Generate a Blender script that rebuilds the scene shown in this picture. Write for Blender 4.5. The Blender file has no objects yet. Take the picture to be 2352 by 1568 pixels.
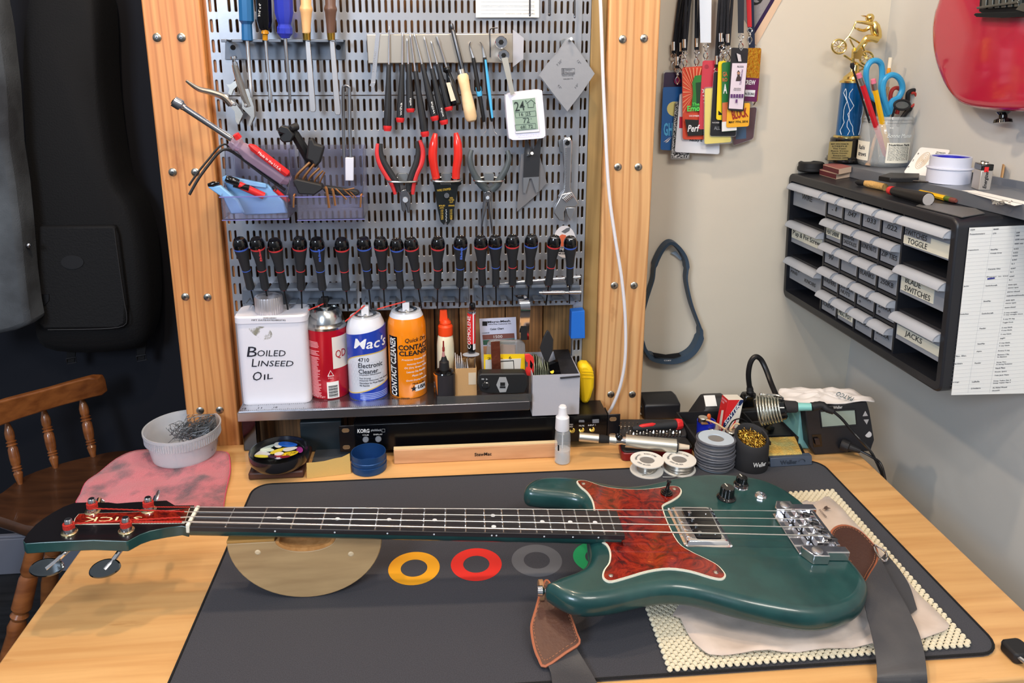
import bpy, bmesh, math, random
from mathutils import Vector as V, Matrix as M
R = math.radians
SC = bpy.context.scene
COL = SC.collection
# ---------------------------------------------------------------- camera
F, YAW, PITCH, CH, PPX, PPY = 1729., .0914, .2448, .6605, 1148., 579.
cy_, sy_, cp_, sp_ = math.cos(YAW), math.sin(YAW), math.cos(PITCH), math.sin(PITCH)
FW = V((sy_*cp_, cy_*cp_, -sp_)); RT = V((cy_, -sy_, 0)); UP = RT.cross(FW); CAM = V((0, 0, CH))
cd = bpy.data.cameras.new('camera'); cam = bpy.data.objects.new('camera', cd); COL.objects.link(cam)
cam.matrix_world = M.Translation(CAM) @ M((RT, UP, -FW)).transposed().to_4x4()
cd.sensor_width = 36; cd.lens = 36*F/2352; cd.shift_x = (1176-PPX)/2352; cd.shift_y = (PPY-784)/2352
cd.clip_start = .02
SC.camera = cam
# ---------------------------------------------------------------- world, lights, exposure
SC.view_settings.view_transform = 'Standard'; SC.view_settings.look = 'None'
SC.view_settings.exposure = 0.08; SC.view_settings.gamma = 1
w = bpy.data.worlds.new('world'); SC.world = w; w.use_nodes = True
_wt = w.node_tree; _tc = _wt.nodes.new('ShaderNodeTexCoord'); _sx = _wt.nodes.new('ShaderNodeSeparateXYZ'); _rp = _wt.nodes.new('ShaderNodeValToRGB')
_wt.links.new(_tc.outputs['Generated'], _sx.inputs[0]); _mr = _wt.nodes.new('ShaderNodeMapRange'); _mr.inputs[1].default_value = -1; _wt.links.new(_sx.outputs[2], _mr.inputs[0]); _wt.links.new(_mr.outputs[0], _rp.inputs[0])
for _i, (_p, _c) in enumerate(((.0, (.05, .05, .06, 1)), (.43, (.30, .30, .32, 1)), (.56, (.56, .59, .66, 1)), (1., (.85, .86, .88, 1)))):  # dim floor, mid walls, pale ceiling
    _e = _rp.color_ramp.elements[_i] if _i < 2 else _rp.color_ramp.elements.new(_p); _e.position = _p; _e.color = _c
_wt.links.new(_rp.outputs[0], _wt.nodes['Background'].inputs[0]); _wt.nodes['Background'].inputs[1].default_value = .52
def light(kind, name, loc, target, power, col, size=.1, sy=None):
    l = bpy.data.lights.new(name, kind); l.energy = power; l.color = col
    if kind == 'AREA':
        l.size = size
        if sy: l.shape = 'RECTANGLE'; l.size_y = sy
    else: l.shadow_soft_size = size
    o = bpy.data.objects.new(name, l); COL.objects.link(o); o.location = loc
    o.rotation_euler = (V(target)-V(loc)).to_track_quat('-Z', 'Y').to_euler(); return o
light('POINT', 'ceiling_bulb', (-.45, .95, 1.35), (0, 1, 0), 21, (1, .74, .50), .03)
light('POINT', 'ceiling_bulb', (.10, .90, 1.35), (0, 1, 0), 17, (1, .76, .52), .03)
light('POINT', 'ceiling_bulb', (-.15, .35, 1.35), (0, 1, 0), 10, (1, .82, .64), .035)
light('AREA', 'window_daylight', (-1.1, -1.1, 1.25), (.2, 1.1, .2), 36, (.72, .84, 1), .6, .6)
light('AREA', 'ceiling_panel', (.5, -.25, 1.55), (.2, 1.1, .1), 14, (1, .93, .84), .6, .3)
# ---------------------------------------------------------------- picture rays -> real places
def ray(x, y): return FW + RT*((x-PPX)/F) - UP*((y-PPY)/F)
def PY(x, y, v): d = ray(x, y); return CAM + d*(v/d.y)
def PZ(x, y, v): d = ray(x, y); return CAM + d*((v-CH)/d.z)
def PX(x, y, v): d = ray(x, y); return CAM + d*(v/d.x)
YW, YD, XR = 1.2736, 1.473, .905
YB = YW
def W(x, y, d=0.): return PY(x, y, YB-d)
def mpp(P): return (P-CAM).dot(FW)/F      # metres per pixel at P
# ---------------------------------------------------------------- materials
def lin(c):
    c = [x/255. for x in c[:3]]
    return tuple((x/12.92 if x <= .04045 else ((x+.055)/1.055)**2.4) for x in c)+(1,)
MC = {}
def mat(name, col, rough=.5, metal=0., bump=None, var=None, trans=0., ior=1.45, coat=0., alpha=1., spec=None, emit=None, sheen=0., sss=0.):
    if name in MC: return MC[name]
    m = bpy.data.materials.new(name); m.use_nodes = True; nt = m.node_tree; b = nt.nodes['Principled BSDF']
    I = b.inputs
    I['Base Color'].default_value = lin(col); I['Roughness'].default_value = rough; I['Metallic'].default_value = metal
    I['Transmission Weight'].default_value = trans; I['IOR'].default_value = ior; I['Coat Weight'].default_value = coat
    I['Coat Roughness'].default_value = .08; I['Alpha'].default_value = alpha
    if spec is not None: I['Specular IOR Level'].default_value = spec
    if sheen: I['Sheen Weight'].default_value = sheen
    if sss: I['Subsurface Weight'].default_value = sss; I['Subsurface Scale'].default_value = .01
    if emit: I['Emission Color'].default_value = lin(col); I['Emission Strength'].default_value = emit
    tc = nt.nodes.new('ShaderNodeTexCoord')
    def noise(sc, det=4, vec=None, ro=.5):
        n = nt.nodes.new('ShaderNodeTexNoise'); n.inputs['Scale'].default_value = sc; n.inputs['Detail'].default_value = det
        n.inputs['Roughness'].default_value = ro
        nt.links.new(vec or tc.outputs['Object'], n.inputs['Vector']); return n
    if var:                                   # (scale, colour2, lo, hi)
        sc, c2 = var[0], var[1]; lo, hi = (var[2], var[3]) if len(var) > 3 else (.4, .6)
        n = noise(sc); rp = nt.nodes.new('ShaderNodeValToRGB')
        rp.color_ramp.elements[0].position = lo; rp.color_ramp.elements[1].position = hi
        rp.color_ramp.elements[0].color = lin(col); rp.color_ramp.elements[1].color = lin(c2)
        nt.links.new(n.outputs['Fac'], rp.inputs[0]); nt.links.new(rp.outputs[0], I['Base Color'])
    if bump:
        n = noise(bump[0], 3); bp_ = nt.nodes.new('ShaderNodeBump'); bp_.inputs['Strength'].default_value = bump[1]
        bp_.inputs['Distance'].default_value = .002 if len(bump) < 3 else bump[2]
        nt.links.new(n.outputs['Fac'], bp_.inputs['Height']); nt.links.new(bp_.outputs[0], I['Normal'])
    MC[name] = m; return m
def wood(name, c1, c2, axis=2, scale=(60, 60, 4), rough=.45, ring=None, coat=0., plank=None, knots=None, rot=0.):
    """grain runs along axis: noise stretched, plus fine dark lines; plank=(axis,width) gives strip to strip tone"""
    if name in MC: return MC[name]
    m = bpy.data.materials.new(name); m.use_nodes = True; nt = m.node_tree; N = nt.nodes.new; L = nt.links.new
    b = nt.nodes['Principled BSDF']; b.inputs['Roughness'].default_value = rough; b.inputs['Coat Weight'].default_value = coat
    tc = N('ShaderNodeTexCoord'); mp = N('ShaderNodeMapping'); mp.inputs['Scale'].default_value = scale; mp.inputs['Rotation'].default_value[2] = rot
    L(tc.outputs['Object'], mp.inputs[0])
    n1 = N('ShaderNodeTexNoise'); n1.inputs['Scale'].default_value = 1; n1.inputs['Detail'].default_value = 6; n1.inputs['Distortion'].default_value = .3
    L(mp.outputs[0], n1.inputs['Vector'])
    rp = N('ShaderNodeValToRGB'); e = rp.color_ramp.elements; e[0].position = .32; e[1].position = .62; e[0].color = lin(c2); e[1].color = lin(c1)
    L(n1.outputs['Fac'], rp.inputs[0]); out = rp.outputs[0]
    if ring:                                  # wavy growth rings (scale, colour, strength)
        mp2 = N('ShaderNodeMapping'); mp2.inputs['Scale'].default_value = ring[0]; L(tc.outputs['Object'], mp2.inputs[0])
        wv = N('ShaderNodeTexWave'); wv.wave_type = 'BANDS'; wv.bands_direction = 'X'; wv.inputs['Scale'].default_value = 1
        wv.inputs['Distortion'].default_value = ring[3] if len(ring) > 3 else 6; wv.inputs['Detail'].default_value = 2; wv.inputs['Detail Scale'].default_value = .6
        L(mp2.outputs[0], wv.inputs[0]); r2 = N('ShaderNodeValToRGB'); r2.color_ramp.elements[0].position = .0; r2.color_ramp.elements[1].position = .28
        r2.color_ramp.elements[0].color = (1, 1, 1, 1); r2.color_ramp.elements[1].color = (0, 0, 0, 1); L(wv.outputs['Fac'], r2.inputs[0])
        ml = N('ShaderNodeMath'); ml.operation = 'MULTIPLY'; ml.inputs[1].default_value = ring[2]; L(r2.outputs[0], ml.inputs[0])
        mx = N('ShaderNodeMixRGB'); L(ml.outputs[0], mx.inputs[0]); L(out, mx.inputs[1]); mx.inputs[2].default_value = lin(ring[1]); out = mx.outputs[0]
    if plank:                                 # (axis index, width, amount)
        sp = N('ShaderNodeSeparateXYZ'); L(tc.outputs['Object'], sp.inputs[0])
        dv = N('ShaderNodeMath'); dv.operation = 'DIVIDE'; dv.inputs[1].default_value = plank[1]; L(sp.outputs[plank[0]], dv.inputs[0])
        fl = N('ShaderNodeMath'); fl.operation = 'FLOOR'; L(dv.outputs[0], fl.inputs[0])
        wn = N('ShaderNodeTexWhiteNoise'); wn.noise_dimensions = '1D'; L(fl.outputs[0], wn.inputs['W'])
        mr = N('ShaderNodeMapRange'); mr.inputs[3].default_value = 1-plank[2]; mr.inputs[4].default_value = 1+plank[2]*.4; L(wn.outputs['Value'], mr.inputs[0])
        mm = N('ShaderNodeVectorMath'); mm.operation = 'SCALE'; L(out, mm.inputs[0]); L(mr.outputs[0], mm.inputs['Scale']); out = mm.outputs[0]
    if knots:                                 # (voronoi scale vec, colour, radius)
        mp3 = N('ShaderNodeMapping'); mp3.inputs['Scale'].default_value = knots[0]; L(tc.outputs['Object'], mp3.inputs[0])
        n3 = N('ShaderNodeTexNoise'); n3.inputs['Scale'].default_value = 1.; n3.inputs['Detail'].default_value = 5; L(mp3.outputs[0], n3.inputs['Vector'])
        r3 = N('ShaderNodeValToRGB'); r3.color_ramp.elements[0].position = knots[2]; r3.color_ramp.elements[1].position = knots[2]+.1
        L(n3.outputs['Fac'], r3.inputs[0]); m3 = N('ShaderNodeMath'); m3.operation = 'MULTIPLY'; m3.inputs[1].default_value = .7; L(r3.outputs[0], m3.inputs[0])
        mx = N('ShaderNodeMixRGB'); L(m3.outputs[0], mx.inputs[0]); L(out, mx.inputs[1]); mx.inputs[2].default_value = lin(knots[1]); out = mx.outputs[0]
    L(out, b.inputs['Base Color'])
    bp_ = N('ShaderNodeBump'); bp_.inputs['Strength'].default_value = .12; bp_.inputs['Distance'].default_value = .001
    L(n1.outputs['Fac'], bp_.inputs['Height']); L(bp_.outputs[0], b.inputs['Normal'])
    MC[name] = m; return m
# ---------------------------------------------------------------- geometry
def cr(pts, n=4, closed=False):
    """smooth curve through points"""
    pts = [V(p) if len(p) == 3 else V((p[0], p[1], 0)) for p in pts]; N = len(pts); out = []
    for i in range(N if closed else N-1):
        g = (lambda k: pts[k % N]) if closed else (lambda k: pts[max(0, min(N-1, k))])
        a, b, c, d = g(i-1), g(i), g(i+1), g(i+2)
        for k in range(n):
            t = k/n
            out.append(.5*((2*b)+(c-a)*t+(2*a-5*b+4*c-d)*t*t+(3*b-a-3*c+d)*t*t*t))
    if not closed: out.append(pts[-1])
    return out
def frame(ax, up=None):
    z = V(ax).normalized(); u = V(up) if up is not None else (V((0, 0, 1)) if abs(z.z) < .9 else V((1, 0, 0)))
    x = u.cross(z).normalized(); y = z.cross(x); return x, y, z
class MB:
    def __init__(s): s.v = []; s.f = []
    def add(s, vs, fs):
        n = len(s.v); s.v += [V(p) for p in vs]; s.f += [tuple(i+n for i in f) for f in fs]; return s
    def box(s, a, b):
        a, b = V(a), V(b)
        vs = [(x, y, z) for x in (a.x, b.x) for y in (a.y, b.y) for z in (a.z, b.z)]
        return s.add(vs, [(0, 1, 3, 2), (4, 6, 7, 5), (0, 4, 5, 1), (2, 3, 7, 6), (0, 2, 6, 4), (1, 5, 7, 3)])
    def obox(s, O, a, b, c):
        O, a, b, c = V(O), V(a), V(b), V(c)
        vs = [O+a*i+b*j+c*k for i in (0, 1) for j in (0, 1) for k in (0, 1)]
        return s.add(vs, [(0, 1, 3, 2), (4, 6, 7, 5), (0, 4, 5, 1), (2, 3, 7, 6), (0, 2, 6, 4), (1, 5, 7, 3)])
    def slab(s, pts, d, caps=True):
        pts = [V(p) for p in pts]; d = V(d); n = len(pts)
        fs = [(i, (i+1) % n, n+(i+1) % n, n+i) for i in range(n)]
        if caps: fs += [tuple(range(n))[::-1], tuple(range(n, 2*n))]
        return s.add(pts+[p+d for p in pts], fs)
    def poly(s, pts): return s.add(pts, [tuple(range(len(pts)))])
    def rings(s, rs, closed=True, caps=True):
        n = len(rs[0]); vs = [p for r in rs for p in r]; fs = []
        for j in range(len(rs)-1):
            for i in range(n if closed else n-1): fs.append((j*n+i, j*n+(i+1) % n, (j+1)*n+(i+1) % n, (j+1)*n+i))
        if caps and closed: fs += [tuple(range(n))[::-1], tuple((len(rs)-1)*n+i for i in range(n))]
        return s.add(vs, fs)
    def lathe(s, A, B, prof, n=16, caps=True, up=None, sy=1.):
        A, B = V(A), V(B); x, y, z = frame(B-A, up); L = (B-A)
        return s.rings([[A+L*t+(x*math.cos(2*math.pi*k/n)+y*sy*math.sin(2*math.pi*k/n))*r for k in range(n)] for t, r in prof], caps=caps)
    def tube(s, pts, r, n=8, caps=True, flat=None):
        pts = [V(p) for p in pts]; rs = []; N = len(pts)
        up = None
        for i, p in enumerate(pts):
            t = (pts[min(i+1, N-1)]-pts[max(i-1, 0)])
            if t.length < 1e-9: t = V((0, 0, 1))
            t.normalize()
            if up is None: x, y, _ = frame(t)
            else:
                x = (up-t*up.dot(t))
                x = x.normalized() if x.length > 1e-6 else frame(t)[0]; y = t.cross(x)
            up = x
            rr = r[i] if isinstance(r, (list, tuple)) else r
            rs.append([p+(x*math.cos(2*math.pi*k/n)+y*math.sin(2*math.pi*k/n))*rr for k in range(n)])
        return s.rings(rs, caps=caps)
    def ribbon(s, pts, wid, nrm, th):
        """flat strap along pts: wid = list of half-width vectors, nrm thickness direction list"""
        rs = []
        for i, p in enumerate(pts):
            w_ = wid[i]; t = nrm[i]*th*.5
            rs.append([p-w_-t, p+w_-t, p+w_+t, p-w_+t])
        return s.rings(rs)
    def ball(s, c, r, n=12, sc=(1, 1, 1)):
        c = V(c); rs = []
        for j in range(1, n//2):
            a = math.pi*j/(n//2)
            rs.append([c+V((math.sin(a)*math.cos(2*math.pi*k/n)*sc[0], math.sin(a)*math.sin(2*math.pi*k/n)*sc[1], math.cos(a)*sc[2]))*r for k in range(n)])
        return s.rings(rs)
    def build(s, name, m, parent=None, world=True, smooth=True, bevel=0, ang=35, seg=2, label=None, xf=None):
        me = bpy.data.meshes.new(name); vs = s.v
        if xf is not None: vs = [xf @ p for p in vs]
        o = bpy.data.objects.new(name, me)
        if parent is not None:
            o.parent = parent
            if world:
                inv = WM[parent.name].inverted(); vs = [inv @ p for p in vs]
            WM[o.name] = WM[parent.name].copy()
        else:
            lo = [min(p[i] for p in vs) for i in range(3)]; hi = [max(p[i] for p in vs) for i in range(3)]
            c = V(((lo[0]+hi[0])/2, (lo[1]+hi[1])/2, lo[2])); vs = [p-c for p in vs]; o.location = c; WM[o.name] = M.Translation(c)
        me.from_pydata([tuple(p) for p in vs], [], s.f)
        bm = bmesh.new(); bm.from_mesh(me); bmesh.ops.recalc_face_normals(bm, faces=bm.faces); bm.to_mesh(me); bm.free()
        if smooth:
            me.polygons.foreach_set('use_smooth', [True]*len(me.polygons)); me.set_sharp_from_angle(angle=R(ang))
        if m: me.materials.append(m)
        COL.objects.link(o)
        if bevel:
            b = o.modifiers.new('bevel', 'BEVEL'); b.width = bevel; b.segments = seg; b.limit_method = 'ANGLE'; b.angle_limit = R(40)
        if label: o['label'] = label
        return o
WM = {}
def tag(o, label, cat, group=None, kind=None):
    o['label'] = label; o['category'] = cat
    if group: o['group'] = group
    if kind: o['kind'] = kind
    return o
def struct(o): o['kind'] = 'structure'; return o
def thing(name, label, cat, at, group=None):
    o = bpy.data.objects.new(name, None); COL.objects.link(o); o.empty_display_size = .01
    mt = at if isinstance(at, M) else M.Translation(V(at))
    o.matrix_world = mt; WM[o.name] = mt.copy(); return tag(o, label, cat, group)
def dup(src, mt, label=None, group=None):
    r = src.copy(); COL.objects.link(r); r.matrix_world = mt if isinstance(mt, M) else M.Translation(V(mt)); WM[r.name] = r.matrix_world.copy()
    if label: r['label'] = label
    if group: r['group'] = group
    for ch in list(src.children):
        c = ch.copy(); COL.objects.link(c); c.parent = r
        for g in list(ch.children):
            d = g.copy(); COL.objects.link(d); d.parent = c
    return r
def axm(A, B, s=1., up=None):
    """matrix: origin A, local Z towards B, uniform scale s"""
    x, y, z = frame(V(B)-V(A), up); return M.Translation(V(A)) @ M((x, y, z)).transposed().to_4x4() @ M.Scale(s, 4)
# geometry makers working from picture points at a distance d in front of the current wall plane
def P(root, name, m, *gs, bevel=0, label=None, smooth=True, ang=35):
    mb = MB()
    for g in gs: g(mb)
    return mb.build(name, m, root, bevel=bevel, label=label, smooth=smooth, ang=ang)
def LA(A, B, prof, n=14, sy=1.):              # lathe, radii in pixels
    def g(mb):
        a, b = W(*A), W(*B); k = mpp((a+b)/2); mb.lathe(a, b, [(t, r*k) for t, r in prof], n, up=(0, -1, 0), sy=sy)
    return g
def TU(pts, r, n=8, sm=4):
    def g(mb):
        ps = [W(*p) for p in pts]; k = mpp(ps[0]); q = cr(ps, sm) if sm > 1 and len(ps) > 2 else ps
        rr = r
        if isinstance(r, (list, tuple)):
            rr = [k*(r[min(int(i/(len(q)-1)*(len(r)-1)), len(r)-2)]*(1-((i/(len(q)-1)*(len(r)-1)) % 1 if i < len(q)-1 else 1))+r[min(int(i/(len(q)-1)*(len(r)-1)), len(r)-2)+1]*((i/(len(q)-1)*(len(r)-1)) % 1 if i < len(q)-1 else 1)) for i in range(len(q))]
        else: rr = r*k
        mb.tube(q, rr, n)
    return g
def SL(pts, d, th, sm=0):                     # slab traced on its front face
    def g(mb):
        q = [W(p[0], p[1], d+th) for p in pts]
        if sm: q = cr(q, sm, True)
        mb.slab(q, (0, th, 0))
    return g
def BX(x0, y0, x1, y1, d0, d1):
    def g(mb):
        a, b = W(x0, y0, d1), W(x1, y1, d1); mb.box((a.x, YB-d1, b.z), (b.x, YB-d0, a.z))
    return g
def text_mesh(s, fx, name, m, parent, shear=0., bold=0., font_fit=True, name2=None):
    """lettering: glyph outlines fitted to the unit square, then placed by fx(u,v,w)"""
    c = bpy.data.curves.new('t', 'FONT'); c.body = s; c.shear = shear; c.offset = bold; c.resolution_u = 2; c.extrude = .02
    o = bpy.data.objects.new('t', c); me0 = bpy.data.meshes.new_from_object(o)
    vs = [v.co.copy() for v in me0.vertices]; fs = [tuple(p.vertices) for p in me0.polygons]
    bpy.data.objects.remove(o); bpy.data.curves.remove(c)
    if not vs: return None
    x0, x1 = min(v.x for v in vs), max(v.x for v in vs); y0, y1 = min(v.y for v in vs), max(v.y for v in vs)
    mb = MB(); mb.add([fx((v.x-x0)/(x1-x0), (v.y-y0)/max(y1-y0, 1e-6), 1 if v.z > 0 else 0) for v in vs], fs)
    bpy.data.meshes.remove(me0)
    return mb.build(name, m, parent, smooth=False)
def TX(s, O, U, H, m, parent, nrm=None, sh=0., b=0., th=.0002, name='lettering'):
    O, U, H = V(O), V(U), V(H); n = (U.cross(H)).normalized() if nrm is None else V(nrm)
    return text_mesh(s, lambda u, v, w_: O+U*u+H*v+n*(th*(.3+w_)), name, m, parent, sh, b)
def WT(s, p0, p1, h, d, m, parent, sh=0., b=0., up=None):
    """lettering on the wall plane, baseline p0->p1 in picture points, height h"""
    A, B = W(p0[0], p0[1], d), W(p1[0], p1[1], d)
    dx, dy = p1[0]-p0[0], p1[1]-p0[1]; l = math.hypot(dx, dy); ux, uy = (dy/l, -dx/l) if up is None else up
    Hh = W(p0[0]+ux*h, p0[1]+uy*h, d)-A
    return TX(s, A, B-A, Hh, m, parent, nrm=(0, -1, 0), sh=sh, b=b)
def CT(s, C, r, a0, a1, z0, z1, m, parent, tilt=None, sh=0., b=0., name='lettering', up=False):
    """lettering wrapped on an upright cylinder, angles in degrees seen from the front (0 = towards -y)"""
    C = V(C)
    def fx(u, v, w_):
        if up: u, v = (1-v), u
        a = R(a0+(a1-a0)*u); rr = r+.00015+.0003*w_
        return C+V((math.sin(a)*rr, -math.cos(a)*rr, z0+(z1-z0)*v))
    return text_mesh(s, fx, name, m, parent, sh, b)
def cyl_patch(C, r, a0, a1, zf0, zf1, n=12, th=.0003):
    """curved label on an upright cylinder; zf0, zf1 give bottom and top height at fraction u"""
    def g(mb):
        rs = []
        for i in range(n+1):
            u = i/n; a = R(a0+(a1-a0)*u); d = V((math.sin(a), -math.cos(a), 0)); b0, b1 = zf0(u), zf1(u)
            c = V(C); rs.append([c+d*r+V((0, 0, b0)), c+d*(r+th)+V((0, 0, b0)), c+d*(r+th)+V((0, 0, b1)), c+d*r+V((0, 0, b1))])
        mb.rings(rs)
    return g
# common materials
CHROME = mat('chrome', (225, 225, 228), .12, 1.); STEEL = mat('steel', (200, 202, 206), .32, 1.); DSTEEL = mat('dark_steel', (95, 95, 98), .35, 1.)
NICKEL = mat('nickel', (212, 207, 198), .25, 1., bump=(500, .1, .0002)); BRASS = mat('brass', (200, 160, 70), .25, 1.)
BLACK = mat('black_plastic', (18, 18, 20), .42); SATIN = mat('black_satin', (24, 24, 27), .6); GLOSSB = mat('black_gloss', (8, 8, 10), .12, coat=.4)
RUBBER = mat('black_rubber', (22, 22, 24), .85); WHITE = mat('white_plastic', (225, 225, 230), .4); RED = mat('red_plastic', (205, 40, 42), .35)
PAPER = mat('white_paper', (228, 228, 225), .8); INK = mat('black_ink', (16, 16, 18), .7); WINK = mat('white_ink', (225, 225, 225), .6)
GREYP = mat('grey_plastic', (92, 98, 106), .5); BLUEP = mat('blue_plastic', (30, 95, 150), .3); KRAFT = mat('kraft_card', (186, 146, 98), .85, bump=(400, .1))
CLEAR = mat('clear_plastic', (235, 238, 245), .08, trans=1., ior=1.25); GLASS = mat('clear_glass', (245, 248, 250), .02, trans=1., ior=1.3)
# ================================================================ the room
PINE = wood('pine_post', (206, 146, 88), (184, 118, 64), scale=(70, 70, 3), rough=.5, ring=((24, 24, 2.2), (150, 86, 40), .5, 9), knots=((14, 14, 7), (140, 78, 36), .68))
PINE2 = wood('pale_pine_post', (212, 166, 114), (194, 140, 88), scale=(70, 70, 3), rough=.5, ring=((20, 20, 2.4), (160, 100, 54), .5, 10), knots=((16, 16, 9), (120, 66, 34), .70))
DPINE = wood('weathered_plank', (140, 98, 58), (92, 60, 34), scale=(60, 60, 3), rough=.6, ring=((50, 50, 2), (60, 36, 20), .5, 5))
GPINE = wood('greenish_plank', (150, 122, 74), (118, 92, 50), scale=(60, 60, 3), rough=.6)
DRY = mat('painted_plaster', (208, 200, 184), .85, bump=(16, .35, .004)); DRY2 = mat('painted_plaster_side', (200, 200, 196), .85, bump=(16, .35, .004))
NAVY = mat('navy_paint', (10, 14, 26), .8, bump=(30, .2)); DFLOOR = wood('dark_floor', (44, 45, 48), (26, 27, 30), scale=(4, 60, 60), rough=.55)
struct(MB().box((-2.6, -.6, -.76), (1.1, 2.05, -.74)).build('floor', DFLOOR, bevel=0))
struct(MB().box((.37, YD, -.74), (XR+.02, YD+.05, 1.7)).build('wall_back', DRY))
struct(MB().box((XR, -.3, -.74), (XR+.05, YD, 1.7)).build('wall_right', DRY2))
struct(MB().box((-2.6, 1.982, -.74), (.3, 2.03, 1.9)).build('wall_left', NAVY))
struct(MB().box((-2.6, 1.965, -.74), (-.45, 1.982, -.628)).box((-2.6, 1.968, -.628), (-.45, 1.982, -.62)).build('baseboard_left', mat('grey_trim', (128, 130, 142), .6), bevel=.002))
SCREWM = mat('screw_zinc', (170, 165, 155), .3, 1.)
def post(label, x0, x1, wd, spots, rot):
    t = thing('wooden_post', label, 'post', (x0, YW-.01, -.74), 'wooden posts beside the tool panel')
    MB().box((x0, YW-.01, -.74), (x1, YW+.125, 1.25)).build('timber', wd, t, bevel=.003)
    for i, (x, y) in enumerate(spots):
        c = W(x, y, .010)
        mb = MB().lathe(c, c+V((0, -.0028, 0)), [(0, .0066), (.5, .0066), (1, .0045)], 16, up=(0, 0, 1))
        s = mb.build('screw', SCREWM, t)
        k = .0026; MB().box(c+V((-k, -.0031, -.0006)), c+V((k, -.0026, .0006))).box(c+V((-.0006, -.0031, -k)), c+V((.0006, -.0026, k))).build('cross_recess', DSTEEL, s)
    return t
post('orange pine post with paired screws at the left edge of the slotted tool panel', -.4395, -.3515, PINE, [(361, 86), (417, 86), (397, 395), (449, 395), (426, 681), (477, 682), (460, 942), (505, 941)], 0)
post('pale knotty pine post with paired screws at the right edge of the slotted tool panel', .2945, .3805, PINE2, [(1430, 90), (1479, 88), (1419, 383), (1466, 383), (1411, 655), (1456, 655), (1403, 905), (1452, 905)], 1)
struct(MB().box((-.3515, YW+.004, -.74), (-.335, YW+.10, 1.25)).build('trim_1', wood('shadow_pine', (176, 112, 56), (140, 82, 38), scale=(60, 60, 3)), bevel=.001))
struct(MB().box((.268, YW+.001, -.74), (.2945, YW+.10, 1.25)).build('trim_2', GPINE, bevel=.002))
xs = [-.335, -.25, -.165, -.07, .0, .045, .13, .20, .268]
for i in range(8):
    c = [(128, 90, 54), (112, 76, 44), (138, 98, 58), (150, 104, 60), (120, 84, 48), (164, 116, 70), (142, 98, 56), (150, 112, 66)][i]
    m_ = wood('backing_plank_%d' % i, c, tuple(int(k*.62) for k in c), scale=(50, 50, 2.5), rough=.6, ring=((44, 44, 2), tuple(int(k*.5) for k in c), .5, 6))
    struct(MB().box((xs[i]+.0008, YW+.032, -.74), (xs[i+1]-.0008, YW+.055, 1.25)).build('trim_%d' % (i+3), m_, bevel=.0015))
# ---------------------------------------------------------------- slotted steel panels
PANEL = mat('grey_steel_panel', (158, 163, 172), .36, .5, bump=(220, .10, .0005), var=(9, (146, 150, 158), .4, .7))
def slot_grid(mb, x0, x1, z0, z1, cols, rows, y0, th=.0016, hw=.0019, hh=.0099):
    """sheet with long rounded slots; cols/rows = slot centres"""
    cx = [x0]+[(a+b)/2 for a, b in zip(cols, cols[1:])]+[x1]; rz = [z0]+[(a+b)/2 for a, b in zip(rows, rows[1:])]+[z1]
    def ring(c, z, g):
        r = hw+g; k = []
        for i in range(5): a = math.pi*i/4; k.append((c+r*math.cos(a), z+(hh-hw)+r*math.sin(a)))
        for i in range(5): a = math.pi+math.pi*i/4; k.append((c+r*math.cos(a), z-(hh-hw)+r*math.sin(a)))
        return k
    for i, c in enumerate(cols):
        for j, z in enumerate(rows):
            a = ring(c, z, .0007); b = ring(c, z, 0)
            vs = [(cx[i+1], y0, rz[j+1]), (cx[i], y0, rz[j+1]), (cx[i], y0, rz[j]), (cx[i+1], y0, rz[j])]
            vs += [(p[0], y0, p[1]) for p in a]+[(p[0], y0+.0006, p[1]) for p in b]+[(p[0], y0+th, p[1]) for p in b]
            # ring index: 0 right-top .. 2 top .. 4 left-top, 5 left-bottom .. 7 bottom .. 9 right-bottom
            A = [4+k for k in range(10)]
            fs = [(0, A[0], A[1], A[2]), (0, A[2], 1), (1, A[2], A[3], A[4]), (1, A[4], A[5], 2), (2, A[5], A[6], A[7]), (2, A[7], 3), (3, A[7], A[8], A[9]), (3, A[9], A[0], 0)]
            for k in range(10):
                k2 = (k+1) % 10; fs.append((4+k, 4+k2, 14+k2, 14+k)); fs.append((14+k, 14+k2, 24+k2, 24+k))
            mb.add(vs, fs)
def panel(name, label, x0, x1, z0, z1, c0, rows, y0, grp, cols=None):
    cols = cols or [c0+.01013*i for i in range(100) if c0+.01013*i < x1-.004]
    mb = MB(); slot_grid(mb, x0, x1, z0, z1, cols, sorted(rows), y0)
    for a, b in (((x0, z0), (x1, z0)), ((x0, z1), (x1, z1)), ((x0, z0), (x0, z1)), ((x1, z0), (x1, z1))):  # folded rims
        mb.box((min(a[0], b[0])-.0, y0+.0004, min(a[1], b[1])-.0), (max(a[0], b[0])+.0008, y0+.013, max(a[1], b[1])+.0008))
    return tag(mb.build(name, PANEL, ang=20), label, 'tool panel', grp)
x0p, x1p = W(503, 56).x, W(1331, 250).x; SEAM = .6105
c0 = W(531, 56).x
panel('slotted_tool_board', 'upper grey steel slotted tool panel above the long dark seam', x0p, x1p-.001, SEAM+.0012, .91, c0, [.5953+.0309*k for k in range(1, 11)], YW-.004, 'slotted steel tool panels')
panel('slotted_tool_board', 'lower grey steel slotted tool panel holding pliers and hex drivers', x0p, x1p-.001, .242, SEAM-.0012, c0, [.5953-.0309*k for k in range(0, 12)], YW-.004, 'slotted steel tool panels')
panel('slotted_rail', 'grey slotted steel upright rail along the left edge of the tool panels', -.3445, -.324, .07, .91, 0, [.5953+.0309*k for k in range(-16, 11)], YW+.0005, 'slotted upright rails', cols=[-.3395, -.3305])
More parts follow.
